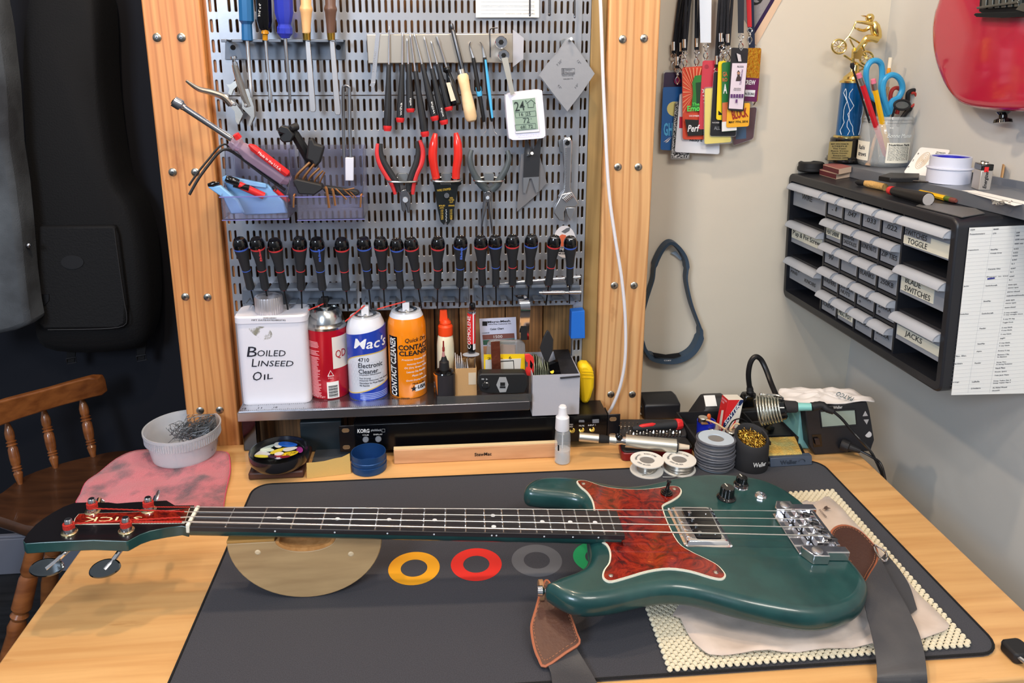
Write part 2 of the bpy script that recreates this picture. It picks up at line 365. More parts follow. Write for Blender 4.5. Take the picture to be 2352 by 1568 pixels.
panel('slotted_rail', 'grey slotted steel upright rail along the right edge of the tool panels', .2495, .2665, .07, .91, 0, [.5953+.0309*k for k in range(-16, 11)], YW+.0005, 'slotted upright rails', cols=[.2535, .2612])
# ---------------------------------------------------------------- desk
BAMBOO = wood('bamboo', (222, 174, 114), (204, 152, 94), scale=(3.5, 60, 40), rough=.42, plank=(1, .062, .13), knots=((9, 60, 9), (168, 112, 56), .66), coat=.15)
DX0, DX1, DY0, DY1 = -.502, .722, .640, 1.2625
t = thing('work_desk', 'bamboo desk top carrying the black mat and the dark green bass', 'desk', (0, .95, -.0205))
dp = [(DX0, DY0, -.020), (DX1, DY0, -.020), (DX1+.018, 1.315, -.020), (.385, 1.315, -.020), (.385, DY1, -.020), (DX0, DY1, -.020)]
MB().slab(dp, (0, 0, .020)).build('top', BAMBOO, t, bevel=.003)
MB().box((DX0+.002, DY0-.001, -.034), (DX1-.002, DY0+.02, -.0205)).build('front_rail', BAMBOO, t, bevel=.002)
for x, y in ((DX0+.05, DY0+.05), (DX1-.05, DY0+.05), (DX0+.05, DY1-.05), (DX1-.05, DY1-.05)):
    MB().box((x-.025, y-.025, -.7395), (x+.025, y+.025, -.0205)).build('leg', SATIN, t)
# ---------------------------------------------------------------- black desk mat with printed rings
FAB = mat('black_cloth_mat', (38, 39, 46), .75, bump=(1400, .35, .0006), var=(900, (52, 52, 60)), sheen=.2)
t = thing('desk_mat', 'large black cloth desk mat with printed coloured rings', 'desk mat', (.17, .9, 0))
a = .0098; ux, uy = V((math.cos(a), -math.sin(a), 0)), V((math.sin(a), math.cos(a), 0))
def rr(cx, cy, w_, h_, r, n=6):
    o = []
    for sx, sy, a0 in ((1, 1, 0), (-1, 1, 90), (-1, -1, 180), (1, -1, 270)):
        for i in range(n+1):
            q = R(a0+90*i/n); o.append((cx+sx*(w_/2-r)+r*math.cos(q), cy+sy*(h_/2-r)+r*math.sin(q)))
    return o
def dk(p, z): return ux*p[0]+uy*p[1]+V((0, 0, z))
mw, mh = .947, .437; mcx, mcy = (-.307+.6404)/2, .897
o1 = rr(mcx, mcy, mw, mh, .028)
MB().slab([dk(p, .0001) for p in o1], (0, 0, .0032)).build('cloth', FAB, t, bevel=.0008)
ins = rr(mcx, mcy, mw-.009, mh-.009, .025)
MB().tube([dk(p, .0030) for p in rr(mcx, mcy, mw-.0025, mh-.0025, .027)+[rr(mcx, mcy, mw-.0025, mh-.0025, .027)[0]]], .0017, 6).build('stitched_edge', mat('black_stitching', (16, 17, 20), .9, bump=(900, .6)), t)
def ringp(px, py, px2, r1, r2, m_, lb):
    c = PZ(px, py, .0035)
    mb = MB(); n = 40
    a_ = [c+V((r1*math.cos(2*math.pi*k/n), r1*math.sin(2*math.pi*k/n), 0)) for k in range(n)]; b_ = [c+V((r2*math.cos(2*math.pi*k/n), r2*math.sin(2*math.pi*k/n), 0)) for k in range(n)]
    mb.rings([a_, b_], caps=False); mb.build('printed_ring', m_, t, smooth=False, label=lb)
for px, py, m_, lb in ((951, 1304, mat('ring_yellow', (226, 158, 22), .7), 'yellow printed ring'), (1094, 1295, mat('ring_red', (214, 40, 30), .7), 'red printed ring'),
                   (1233, 1286, mat('ring_grey', (92, 94, 100), .7), 'grey printed ring'), (1374, 1279, mat('ring_green', (20, 150, 90), .7), 'green printed ring half hidden by the bass')):
    ringp(px, py, 0, .0345, .0178, m_, lb)
# ================================================================ the bass guitar, in its own frame: X along the strings, Y away, Z up
_a, _t, _r = -.0355, .0527, .0273
BXv = V((math.cos(_a)*math.cos(_t), math.sin(_a)*math.cos(_t), -math.sin(_t)))
_Y = V((0, 0, 1)).cross(BXv).normalized(); _Z = BXv.cross(_Y)
BYv = _Y*math.cos(_r)+_Z*math.sin(_r); BZv = BXv.cross(BYv)
BO = V((-.2999, .8536, .1216)); BM_ = M((BXv, BYv, BZv)).transposed().to_4x4(); BM_.translation = BO
def bp(x, y, zo):
    d = ray(x, y); t = (BO+BZv*zo-CAM).dot(BZv)/d.dot(BZv); return BM_.inverted() @ (CAM+d*t)
TB = -.0170; TH = .032; SCL = .762
fr = lambda n: SCL*(1-2**(-n/12.)); fw_ = lambda x: .0394+(.0510-.0394)*x/fr(20)
GREEN = mat('dark_green_lacquer', (28, 68, 67), .30, bump=(420, .10, .0006), coat=.35, var=(30, (22, 59, 59)))
EBONY = wood('ebony', (38, 36, 40), (20, 19, 22), scale=(6, 300, 300), rough=.4)
IVORY = mat('bone_white', (225, 222, 205), .4)
def tort():
    m = mat('tortoiseshell', (120, 22, 12), .12, coat=.5); nt = m.node_tree; N = nt.nodes.new; L = nt.links.new
    tc = N('ShaderNodeTexCoord'); n1 = N('ShaderNodeTexNoise'); n1.inputs['Scale'].default_value = 38; n1.inputs['Detail'].default_value = 6; n1.inputs['Distortion'].default_value = 2.2; n1.inputs['Roughness'].default_value = .62
    L(tc.outputs['Object'], n1.inputs['Vector']); rp = N('ShaderNodeValToRGB'); L(n1.outputs['Fac'], rp.inputs[0]); e = rp.color_ramp.elements
    e[0].position = .30; e[0].color = lin((40, 8, 8)); e[1].position = .76; e[1].color = lin((240, 128, 40))
    for p_, c_ in ((.43, (88, 16, 11)), (.54, (122, 27, 15)), (.61, (140, 38, 18)), (.66, (112, 22, 12)), (.70, (160, 52, 22))):
        k = e.new(p_); k.color = lin(c_)
    L(rp.outputs[0], nt.nodes['Principled BSDF'].inputs['Base Color']); return m
TORT = tort()
bass = thing('bass_guitar', 'dark green electric bass with red tortoiseshell pickguard lying on the mat', 'bass guitar', BM_)
def B(mb, name, m_, parent=None, **k): return mb.build(name, m_, parent or bass, world=False, **k)
# body outline: silhouette points, far ones sit on the top edge, near ones on the lower edge
far = [(1211, 1132), (1217, 1113), (1230, 1101), (1251, 1096), (1287, 1095.5), (1323, 1098), (1359, 1104), (1394, 1112), (1430, 1117), (1466, 1116), (1501, 1110), (1537, 1101), (1585, 1092), (1632, 1088.5), (1680, 1090), (1726, 1095.5), (1762, 1105), (1798, 1121.7), (1821, 1137), (1845, 1156), (1869, 1180), (1893, 1208.6), (1912, 1233), (1940, 1277), (1962, 1308)]
near = [(1979, 1345), (1980, 1368), (1974, 1392), (1960, 1416), (1936, 1431), (1905, 1441), (1867, 1446), (1819, 1442), (1760, 1431), (1700, 1418), (1642, 1402), (1598, 1390.6), (1553, 1383.6), (1509, 1384.7), (1465, 1393), (1421, 1404), (1377, 1411), (1344, 1413), (1312, 1408), (1287, 1397), (1264, 1362), (1263, 1351)]
cut1 = [(1271, 1337), (1288, 1328), (1310, 1321), (1334, 1312), (1352, 1300), (1361, 1282), (1364, 1262), (1360, 1242)]
cut2 = [(1352, 1200), (1340, 1176), (1318, 1168), (1287, 1163), (1251, 1160), (1228, 1154), (1214, 1146)]
zf_ = {(1211, 1132): .012, (1217, 1113): .005, (1940, 1277): .004, (1962, 1308): .008, (1979, 1345): .014, (1980, 1368): .020, (1974, 1392): .023, (1960, 1416): .026, (1263, 1351): .010, (1264, 1362): .016, (1214, 1146): .018, (1228, 1154): .022}
ol = [bp(x, y, TB-zf_.get((x, y), dz)) for L_, dz in ((far, .002), (near, .027), (cut1, .003), (cut2, .024)) for x, y in L_]
ol = [V((p.x, p.y, 0)) for p in ol]
ol = cr(ol, 4, True)
def offs(pl, d):                              # offset a closed outline (positive grows it)
    n = len(pl); ar = sum(pl[i].x*pl[(i+1) % n].y-pl[(i+1) % n].x*pl[i].y for i in range(n)); s = 1 if ar > 0 else -1; o = []
    for i in range(n):
        t = (pl[(i+1) % n]-pl[i-1]); t = t.normalized() if t.length > 1e-9 else V((1, 0, 0)); o.append(pl[i]+V((t.y, -t.x, 0))*d*s)
    return o
def inset(pl, d):                             # offset that stays free of loops at tight tips
    q = offs(pl, d); n = len(pl)
    if d >= 0: return q
    ok = [min((q[i]-pl[j]).length for j in range(n)) > -d*.93 for i in range(n)]
    for i in range(n):
        if not ok[i]:
            a = next(k for k in range(1, n) if ok[(i-k) % n]); b = next(k for k in range(1, n) if ok[(i+k) % n])
            q[i] = q[(i-a) % n].lerp(q[(i+b) % n], a/(a+b))
    return q
def smth(pl, k=2):
    for _ in range(k): n = len(pl); pl = [(pl[i-1]+pl[i]*2+pl[(i+1) % n])/4 for i in range(n)]
    return pl
ol = smth(ol, 5); r_ = .013
rs = []
for i in range(7):
    a = R(90*i/6); rs.append([p+V((0, 0, TB-r_*(1-math.cos(a-R(0)) if False else 1-math.cos(a)))) for p in inset(ol, .005-r_*(1-math.sin(a)))])
for i in range(7):
    a = R(90*i/6); rs.append([p+V((0, 0, TB-TH+r_*(1-math.sin(a)))) for p in inset(ol, .005-r_*(1-math.cos(a)))])
B(MB().rings(rs), 'body', GREEN, ang=60)
# neck and heel
rs = []
for i in range(13):
    x = -.002+(fr(20)+.010)*i/12; wd = fw_(x)/2; dp_ = .0145+.004*i/12; k = []
    for j in range(13):
        a = math.pi+math.pi*j/12; k.append(V((x, wd*math.cos(a)*1., -.0095+dp_*math.sin(a)*1.)))
    rs.append(k)
B(MB().rings(rs), 'neck', GREEN, ang=50)
fb = [V((0, -.0197, 0)), V((0, .0197, 0)), V((fr(20)+.0115, .0255+.0004, 0)), V((fr(20)+.0115, -.0259, 0))]
fbo = B(MB().slab([p+V((0, 0, -.0100)) for p in fb], (0, 0, .0065)), 'fretboard', EBONY, bevel=.0006)
FRT = mat('fret_wire', (215, 212, 205), .25, 1.)
for n in range(1, 21):
    x = fr(n); wd = fw_(x)/2-.0006
    B(MB().lathe((x, -wd, -.0034), (x, wd, -.0034), [(0, .0012), (1, .0012)], 8), 'fret', FRT)
DOT = mat('pearl_dot', (205, 210, 215), .25)
for n, ys in ((3, (0,)), (5, (0,)), (7, (0,)), (9, (0,)), (12, (-.0115, .0115)), (15, (0,)), (17, (0,)), (19, (0,))):
    x = (fr(n)+fr(n-1))/2
    for y in ys: B(MB().lathe((x, y, -.0036), (x, y, -.0032), [(0, .0030), (1, .0030)], 16), 'inlay_dot', DOT, fbo)
    for y in ys: B(MB().lathe((x+y*.25, -fw_(x)/2+.0004, -.0072), (x+y*.25, -fw_(x)/2-.0003, -.0072), [(0, .0011), (1, .0011)], 10), 'side_dot', DOT, fbo)
B(MB().box((-.0045, -.0200, -.0125), (.0002, .0200, -.0004)), 'nut', IVORY, bevel=.0012)
# headstock
HZ = -.0120
hs = [(447, 1160), (402, 1160), (383, 1148.6), (357, 1150), (313, 1152), (269, 1155.5), (250, 1153), (210, 1152.5), (171, 1154), (146, 1163), (122, 1176), (100, 1190), (82, 1204), (64, 1223), (53, 1240), (58, 1246), (119, 1242), (214, 1238), (292, 1241), (300, 1237), (322, 1225), (345, 1217), (381, 1210), (417, 1205), (433, 1209)]
hp = [bp(x, y, HZ) for x, y in hs]; hp = [V((p.x, p.y, 0)) for p in hp]
hz = [p+V((0, 0, HZ-.001)) for p in hp]
hso = B(MB().slab(hz, (0, 0, -.0145)), 'headstock', GREEN, bevel=.0012)
B(MB().slab([p+V((0, 0, HZ-.0009)) for p in offs(hp, -.0004)], (0, 0, .0009)), 'face_veneer', mat('black_face', (14, 13, 18), .28, coat=.2), hso)
ins_ = [(181, 1180), (196, 1179), (300, 1176), (400, 1171), (436, 1167), (424, 1201), (330, 1202), (184, 1204), (168, 1204), (172, 1190)]
ip = [bp(x, y, HZ+.0005) for x, y in ins_]
B(MB().slab([V((p.x, p.y, HZ)) for p in ip], (0, 0, .0007)), 'inlay_rim', IVORY, hso)
ip2 = offs([V((p.x, p.y, 0)) for p in ip], -.0007)
B(MB().slab([V((p.x, p.y, HZ+.0003)) for p in ip2], (0, 0, .0007)), 'tortoiseshell_inlay', TORT, hso)
O = bp(327, 1186, HZ+.0012); A_ = bp(197, 1187.5, HZ+.0012); H_ = bp(322, 1196, HZ+.0012)
text_mesh('STICK', lambda u, v, w_: O+(A_-O)*u+(H_-O)*v+V((0, 0, .0002*w_)), 'lettering', mat('cream_ink', (222, 206, 160), .6), None).parent
_l = COL.objects[-1]; _l.data.transform(M.Translation(_l.location)); _l.location = (0, 0, 0); _l.parent = hso
# strings
ys0 = [.0152, .0052, -.0049, -.0150]; ys1 = [.0262, .0087, -.0088, -.0262]; rad = [.00055, .0007, .00085, .00105]
SM = mat('string_steel', (215, 212, 208), .28, 1.); RSILK = mat('red_silk', (206, 46, 34), .7, bump=(1500, 1.))
posts = [(341.6, 1171.7), (213, 1175), (159.5, 1223), (290.5, 1219)]
pc = [bp(x, y, HZ) for x, y in posts]
for i in range(4):
    pp = pc[i]; a0 = V((-.004, ys0[i], 0)); side = V((0, -.0052 if i < 2 else .0052, 0))
    e_ = V((pp.x, pp.y, HZ+.0085))+side*(1 if i < 2 else 1)
    sd = a0.lerp(e_, .08 if i else .10)
    s_ = B(MB().tube([sd, a0, V((0, ys0[i], .0002)), V((.776+.004*i, ys1[i], 0)), V((.790+.004*i, ys1[i], -.005)), V((.806, ys1[i], -.008))], rad[i], 7), 'string', SM)
    n = 60; q = []
    for k in range(n+1):
        c = sd.lerp(e_, k/n); q.append(c+V((0, math.sin(k*1.9), math.cos(k*1.9)))*rad[i]*.28)
    B(MB().tube(q, rad[i]*1.15, 6), 'silk_wrap', RSILK, s_)
# tuners
def tuner(i, near):
    p = V((pc[i].x, pc[i].y, HZ))
    o = B(MB().lathe(p, p+V((0, 0, .0022)), [(0, .0092), (.6, .0092), (1, .0078)], 24), 'tuner', mat('nickel_pale', (214, 200, 160), .25, 1.))
    B(MB().lathe(p+V((0, 0, .002)), p+V((0, 0, .0068)), [(0, .0066), (.5, .0064), (1, .0058)], 20).lathe(p+V((0, 0, .006)), p+V((0, 0, .019)), [(0, .0045), (.9, .0043), (1, .0034)], 18), 'string_post', CHROME, o)
    q = []
    for k in range(66):
        a = k*.38; q.append(p+V((math.cos(a)*.0056, math.sin(a)*.0056, .0063+.0066*(k/65))))
    B(MB().tube(q, .00105, 6), 'silk_coil', RSILK, o)
    return o
tn = [tuner(i, i > 1) for i in range(4)]
# tuner keys: near pair hang out below the headstock, far pair point away
for i, (sx, sy, kx, ky, lw, lh, tl) in ((2, (150, 1268, 107, 1306, 40, 15, .03)), (3, (278, 1262, 241, 1308, 37, 12, .02))):
    s0 = bp(sx, sy, HZ-.020); k0 = bp(kx, ky, HZ-.034)
    B(MB().tube(cr([s0+V((.004, .012, .002)), s0, s0.lerp(k0, .5)+V((0, 0, -.001)), k0], 4), .0030, 10), 'key_shaft', CHROME, tn[i])
    ax = V((.9, -.1, .05)); up_ = V((.30, .62, .72)).normalized()
    k1 = bp(kx-lw, ky+8 if i == 3 else ky+2, HZ-.036); k2 = bp(kx+lw, ky-10 if i == 3 else ky-4, HZ-.032)
    mb = MB(); u_ = (k2-k1)/2; c_ = (k1+k2)/2; v_ = u_.cross(V((0, -.7, .7))).normalized()*.0115; n_ = u_.cross(v_).normalized()*.0016
    out = [c_+u_*math.cos(2*math.pi*k/28)*(1-.15*(k in (7,)))+v_*math.sin(2*math.pi*k/28)*(1 if math.sin(2*math.pi*k/28) < 0 else .82) for k in range(28)]
    inn = [c_+(p-c_)*.9 for p in out]
    mb.rings([[p+n_*1.3 for p in inn], [p+n_*.5 for p in out], [p-n_*.5 for p in out], [p-n_*1.3 for p in inn]])
    B(mb, 'key_button', mat('chrome_dark_reflection', (96, 102, 106), .14, 1.), tn[i]); B(MB().ball(c_+n_*1.6+v_*-.5, .0026, 10), 'key_rivet', CHROME, tn[i])  # button chrome: dark room reflections are put into its base colour
for i, (kx, ky) in ((0, (358, 1141)), (1, (228, 1146))):
    s0 = V((pc[i].x, pc[i].y, HZ-.010)); k0 = bp(kx, ky, HZ-.010)
    mb = MB().tube([s0, k0], .003, 8); B(mb, 'key_shaft', CHROME, tn[i])
    if i == 0:
        u_ = V((.004, .0, .007)); v_ = V((-.002, .010, .002)); c_ = k0
        out = [c_+u_*math.cos(2*math.pi*k/20)+v_*math.sin(2*math.pi*k/20) for k in range(20)]; B(MB().slab(out, (.0014, 0, -.001)), 'key_button', STEEL, tn[i])
    else: B(MB().ball(k0+V((0, 0, -.004)), .006, 10, (1.2, .4, .8)), 'key_button', STEEL, tn[i])
# pickguard
pg = [(1324, 1106), (1335, 1103), (1351, 1105), (1382, 1115.7), (1418, 1121.7), (1466, 1124), (1508, 1120.5), (1537, 1115.7), (1558, 1118), (1566, 1127.6), (1561, 1139.5), (1544, 1151), (1525, 1161), (1524, 1171), (1537, 1206), (1559, 1246), (1585, 1265), (1620, 1282), (1647, 1296.7), (1663, 1313), (1667, 1324), (1657, 1331), (1632, 1327), (1585, 1313), (1537, 1307), (1490, 1313), (1442, 1327), (1406, 1336.5), (1390, 1333), (1383, 1323), (1387, 1308), (1398, 1292), (1400, 1270), (1392, 1251), (1373, 1236), (1368, 1200), (1363, 1167), (1358.6, 1149), (1347, 1131), (1332, 1118)]
pp_ = [bp(x, y, TB+.0015) for x, y in pg]; pp_ = [V((p.x, p.y, 0)) for p in pp_]; pp_ = cr(pp_, 3, True)
z0 = V((0, 0, TB+.0001))
guard = B(MB().slab([p+z0 for p in pp_], (0, 0, .0018)), 'pickguard', IVORY, label='white edged red tortoiseshell pickguard')
B(MB().slab([p+z0 for p in offs(pp_, -.0009)], (0, 0, .0020)), 'black_ply', GLOSSB, guard)
B(MB().slab([p+z0 for p in offs(pp_, -.0011)], (0, 0, .0023)), 'white_ply', IVORY, guard)
B(MB().slab([p+z0 for p in offs(pp_, -.0019)], (0, 0, .0027)), 'tortoiseshell_face', TORT, guard)
for x, y in ((1340, 1110), (1549, 1122), (1395, 1239), (1403, 1321), (1645, 1314), (1392, 1124)):
    if (x, y) == (1392, 1124): continue
    c = bp(x, y, TB+.003); B(MB().lathe(c+V((0, 0, -.0006)), c+V((0, 0, .0009)), [(0, .0030), (.5, .0028), (1, .0012)], 14), 'screw', NICKEL, guard)
# toggle switch
c = bp(1531, 1133, TB+.003)
sw = B(MB().lathe(c, c+V((0, 0, .006)), [(0, .0085), (.35, .0085), (.4, .007), (.7, .0066), (.75, .005), (1, .0048)], 18), 'toggle_switch', GLOSSB)
B(MB().lathe(c+V((0, 0, .005)), c+V((.002, .001, .021)), [(0, .0028), (.7, .0022), (.85, .0034), (1, .0022)], 12), 'switch_tip', GLOSSB, sw)
# pickup with metal surround
f = [bp(x, y, TB+.001) for x, y in ((1531, 1167), (1634, 1168), (1685, 1257), (1574, 1256))]
def qd(cs, s, z): c_ = sum(cs, V())/4; return [V((c_.x+(p.x-c_.x)*s[0], c_.y+(p.y-c_.y)*s[1], z)) for p in cs]
def rq(q, r=.003):                            # round the corners of a quad
    o = []
    for i in range(4):
        a, b, c_ = q[i-1], q[i], q[(i+1) % 4]; u, v = (a-b).normalized()*r, (c_-b).normalized()*r
        o += [b+u, b+(u+v)*.3, b+v]
    return o
pk = B(MB().rings([rq(qd(f, (1, 1), TB)), rq(qd(f, (1, 1), TB+.0012)), rq(qd(f, (.90, .93), TB+.0022)), rq(qd(f, (.86, .90), TB+.0062)), rq(qd(f, (.78, .86), TB+.0075)), rq(qd(f, (.70, .80), TB+.0075))]), 'pickup', CHROME)
B(MB().slab(rq([bp(x, y, TB+.0080) for x, y in ((1564, 1168.5), (1627, 1169), (1659, 1236), (1602, 1236))]), (0, 0, .0012)), 'pickup_top', GLOSSB, pk)
for x, y in ((1584, 1176.4), (1591, 1190), (1599.5, 1205), (1607.5, 1222)):
    c = bp(x, y, TB+.011); B(MB().lathe(c+V((0, 0, -.003)), c+V((0, 0, .0006)), [(0, .0027), (.9, .0027), (1, .0022)], 16), 'pole_piece', CHROME, pk)
for x, y in ((1621, 1180), (1643, 1226)):
    c = bp(x, y, TB+.0093); B(MB().lathe(c, c+V((0, 0, .0006)), [(0, .0013), (1, .001)], 10), 'screw', CHROME, pk)
for p in qd(f, (.93, .94), TB+.0018): B(MB().ball(p, .0022, 10, (1, 1, .7)), 'screw', CHROME, pk)
# knobs
def knob(x, y, r, h, nm='volume_knob'):
    c = bp(x, y, TB)
    mb = MB(); n = 40; rs = []
    for z, rr_, fl in ((0, r*1.28, 0), (.0012, r*1.3, 0), (.004, r*1.08, 0), (.0045, r*1.0, .09), (h-.001, r*.94, .09), (h, r*.86, .05)):
        rs.append([c+V((math.cos(2*math.pi*k/n), math.sin(2*math.pi*k/n), 0))*rr_*(1-fl*(1 if k % 4 < 2 else 0))+V((0, 0, z)) for k in range(n)])
    mb.rings(rs); o = B(mb, nm, GLOSSB, ang=25)
    d = V((math.cos(R(100)), math.sin(R(100)), 0)); sd_ = V((d.y, -d.x, 0))
    B(MB().obox(c+d*r*.1-sd_*.0006+V((0, 0, h-.0002)), d*r*.75, sd_*.0012, (0, 0, .0006)), 'pointer_line', IVORY, o); return o
knob(1668, 1143, .0102, .0175); k2 = knob(1702, 1112, .0082, .0125)
c = bp(1702, 1117, TB); B(MB().lathe(c, c+V((0, 0, .0014)), [(0, .0105), (1, .0098)], 20), 'washer', CHROME, k2)
c = bp(1747, 1139, TB); jk = B(MB().lathe(c, c+V((0, 0, .001)), [(0, .0088), (1, .0085)], 24).lathe(c+V((0, 0, .001)), c+V((0, 0, .004)), [(0, .0072), (.9, .0072), (1, .0065)], 6), 'jack_socket', CHROME)
B(MB().lathe(c+V((0, 0, .0035)), c+V((0, 0, .0050)), [(0, .0048), (.8, .0048), (.9, .003), (.2, .003)], 20, caps=False), 'jack_ring', CHROME, jk)
# bridge
q = [bp(x, y, TB+.001) for x, y in ((1790, 1157), (1858, 1163), (1897, 1222), (1840, 1253))]
x0, x1 = .752, .808
br = B(MB().box((x0, -.043, TB), (x1, .041, TB+.003)), 'bridge', CHROME, bevel=.0008)
for y, s in ((-.047, -1), (.043, 1)):
    mb = MB(); o_ = [V((x0+.002, y-.002*s, TB)), V((x0+.010, y+.013*s, TB)), V((x0+.030, y+.013*s, TB)), V((x0+.030, y+.006*s, TB)), V((x1+.003, y+.006*s, TB)), V((x1+.003, y-.006*s, TB)), V((x0+.002, y-.008*s, TB))]
    mb.slab(o_, (0, 0, .013)); B(mb, 'bridge_end', CHROME, br, bevel=.0012)
    c = V((x0+.018, y+.003*s, TB+.013)); B(MB().lathe(c, c+V((0, 0, .0018)), [(0, .0068), (.6, .0066), (1, .005)], 20), 'height_screw', STEEL, br)
B(MB().box((x1-.006, -.036, TB+.003), (x1-.001, .036, TB+.011)), 'tail_rail', CHROME, br, bevel=.0006)
for i in range(4):
    y = ys1[i]; xs_ = .776+.004*i
    sd = B(MB().box((xs_-.010, y-.0078, TB+.004), (xs_+.006, y+.0078, TB+.0125)).slab([V((xs_-.004, y-.0078, TB+.0125)), V((xs_+.004, y-.0078, TB+.0125)), V((xs_, y-.0078, TB+.0162))], (0, .0156, 0)), 'saddle', CHROME, br, bevel=.0006)
    B(MB().lathe((xs_+.006, y, TB+.008), (x1-.002, y, TB+.008), [(0, .0016), (1, .0016)], 8), 'intonation_screw', CHROME, br)
    B(MB().lathe((xs_+.011, y, TB+.0125), (xs_+.019, y, TB+.0105), [(0, .0028), (.5, .0036), (1, .0028)], 12), 'ball_end', DSTEEL, br)
c = bp(1240, 1357, TB-.018); B(MB().lathe(c+V((.026, 0, 0)), c+V((-.003, 0, 0)), [(0, .003), (.7, .003), (.8, .0062), (1, .0058)], 16), 'strap_button', CHROME)
# ---------------------------------------------------------------- wooden neck rest
CRW = wood('neck_rest_birch', (176, 146, 104), (156, 126, 88), scale=(8, 40, 60), rough=.5); CRW2 = mat('cork_lining', (196, 142, 84), .7, var=(90, (176, 122, 66)))
kc = PZ(700, 1377, .0035); kr_ = .1045; yy = .840
t = thing('neck_rest', 'pale half-round wooden neck rest cradling the bass neck', 'neck rest', (kc.x, yy, .0035))
zt = .0035+.0935; o_ = []
pA, pB = PY(519, 1236, yy), PY(878, 1243, yy); cx = (pA.x+pB.x)/2; rx = (pB.x-pA.x)/2; zt = (pA.z+pB.z)/2
n1, n2 = PY(632, 1238, yy).x, PY(770, 1240, yy).x; ncx = (n1+n2)/2; nr = (n2-n1)/2; zn = PY(700, 1266, yy).z
for k in range(33):
    a = math.pi+math.pi*k/32; o_.append(V((cx+rx*math.cos(a), yy, zt+(zt-.0037)*math.sin(a))))
up_ = [V((ncx+nr*math.cos(R(180*k/14)), yy, zt-(zt-zn)*math.sin(R(180*k/14)))) for k in range(15)]
pts_ = o_+up_
MB().slab(pts_, (0, .040, 0)).build('block', CRW, t, bevel=.0012)
li = [V((p.x, yy-.0002, p.z+.0002)) for p in up_]; lo_ = [V((ncx+(nr-.004)*math.cos(R(180*k/14)), yy-.0002, zt+.0002-(zt-zn-.005)*math.sin(R(180*k/14)))) for k in range(15)]
MB().slab(li+lo_[::-1], (0, .0404, 0)).build('cork_lining', CRW2, t)
for a_, b_ in ((cx-rx, n1-.001), (n2+.001, cx+rx)): MB().box((a_, yy, zt), (b_, yy+.04, zt+.004)).build('cork_cap', mat('tan_cork', (172, 128, 66), .7), t, bevel=.0008)
for x, y in ((592, 1268), (806, 1272)):
    c = PY(x, y, yy); MB().lathe(c+V((0, .001, 0)), c+V((0, -.0009, 0)), [(0, .0036), (.6, .0036), (.8, .0026), (1, .0022)], 16).build('wood_plug', mat('pale_plug', (206, 184, 150), .5), t)
# ---------------------------------------------------------------- beaded non-slip pad and chamois leather under the body
PADM = mat('cream_foam_pad', (218, 208, 182), .8, bump=(600, .3))
pc_ = [PZ(1538, 1541, .004), PZ(2228, 1484, .004), PZ(1912, 1130, .004), PZ(1482, 1345, .004)]
mb = MB(); U_ = pc_[1]-pc_[0]; V_ = pc_[2]-pc_[1]; nu, nv = int(U_.length/.0043), int(V_.length/.0043)
hit = (pc_[3]-pc_[0])
for i in range(nu+1):
    for j in range(nv+1):
        if (i+j) % 2: continue
        p = pc_[0]+U_*(i/nu)+V_*(j/nv)
        z = .0066
        mb.ball(V((p.x, p.y, z)), .0034, 8, (1.0, 1.0, .9))
o = mb.build('non_slip_pad', PADM); tag(o, 'cream beaded non-slip pad under the bass body', 'non-slip pad', kind='stuff')
CHAM = mat('chamois', (206, 190, 178), .9, bump=(60, .35, .002), var=(12, (188, 170, 156)), sheen=.3)
ch = [(1556, 1392), (1563, 1420), (1578, 1450), (1598, 1478), (1622, 1500), (1642, 1504), (1700, 1501), (1800, 1496), (1900, 1489), (1985, 1482), (2060, 1477), (2118, 1466), (2160, 1452), (2180, 1435), (2172, 1418), (2120, 1370), (2060, 1300), (1990, 1225), (1935, 1165), (1903, 1136), (1880, 1150), (1862, 1152), (1835, 1153), (1700, 1250)]
cp = cr([V((p.x, p.y, 0)) for p in [PZ(x, y, .0125) for x, y in ch]], 3, True)
me_n = len(cp); cc = sum(cp, V())/me_n; rs = []; rnd = random.Random(3)
for k in range(9):
    s = 1-k/9.; rs.append([V((cc.x+(p.x-cc.x)*s, cc.y+(p.y-cc.y)*s, .0118+.0016*math.sin(p.x*90+k*1.3)+.0010*math.sin(p.y*120)+(.004*max(0, math.sin(p.x*40)) if k == 0 else 0))) for p in cp])
mb = MB().rings(rs, caps=False); mb.rings([[p for p in rs[-1]], [V((cc.x, cc.y, .0125))+(p-V((cc.x, cc.y, .0125)))*.01 for p in rs[-1]]], caps=False)
o = mb.build('chamois_leather', CHAM, ang=80); so = o.modifiers.new('s', 'SOLIDIFY'); so.thickness = .0012
tag(o, 'pale tan chamois leather spread between the cream pad and the bass body', 'chamois cloth')
for s_, x0_, y0_, x1_, y1_, hx, hy in (('DADDARIO', 1879, 1171, 1893, 1189, 4, -3),):
    a_, b_ = PZ(1880, 1171, .0145), PZ(1896, 1189, .0145); h_ = PZ(1884, 1169, .0145)-a_
    TX('DADDARIO', a_, b_-a_, h_, mat('brown_ink', (80, 66, 60), .8), o, nrm=(0, 0, 1))
a_ = PZ(1897, 1166, .0148)
mb = MB(); st = [(-.004, -.001), (0, .003), (.004, .0045), (.003, .001), (.006, -.002), (.001, -.002), (-.001, -.005), (-.003, -.003)]
mb.slab([a_+V((x*1.1, y*1.1, 0)) for x, y in st], (0, 0, .0003)); mb.build('printed_emblem', mat('brown_ink', (80, 66, 60), .8), o)
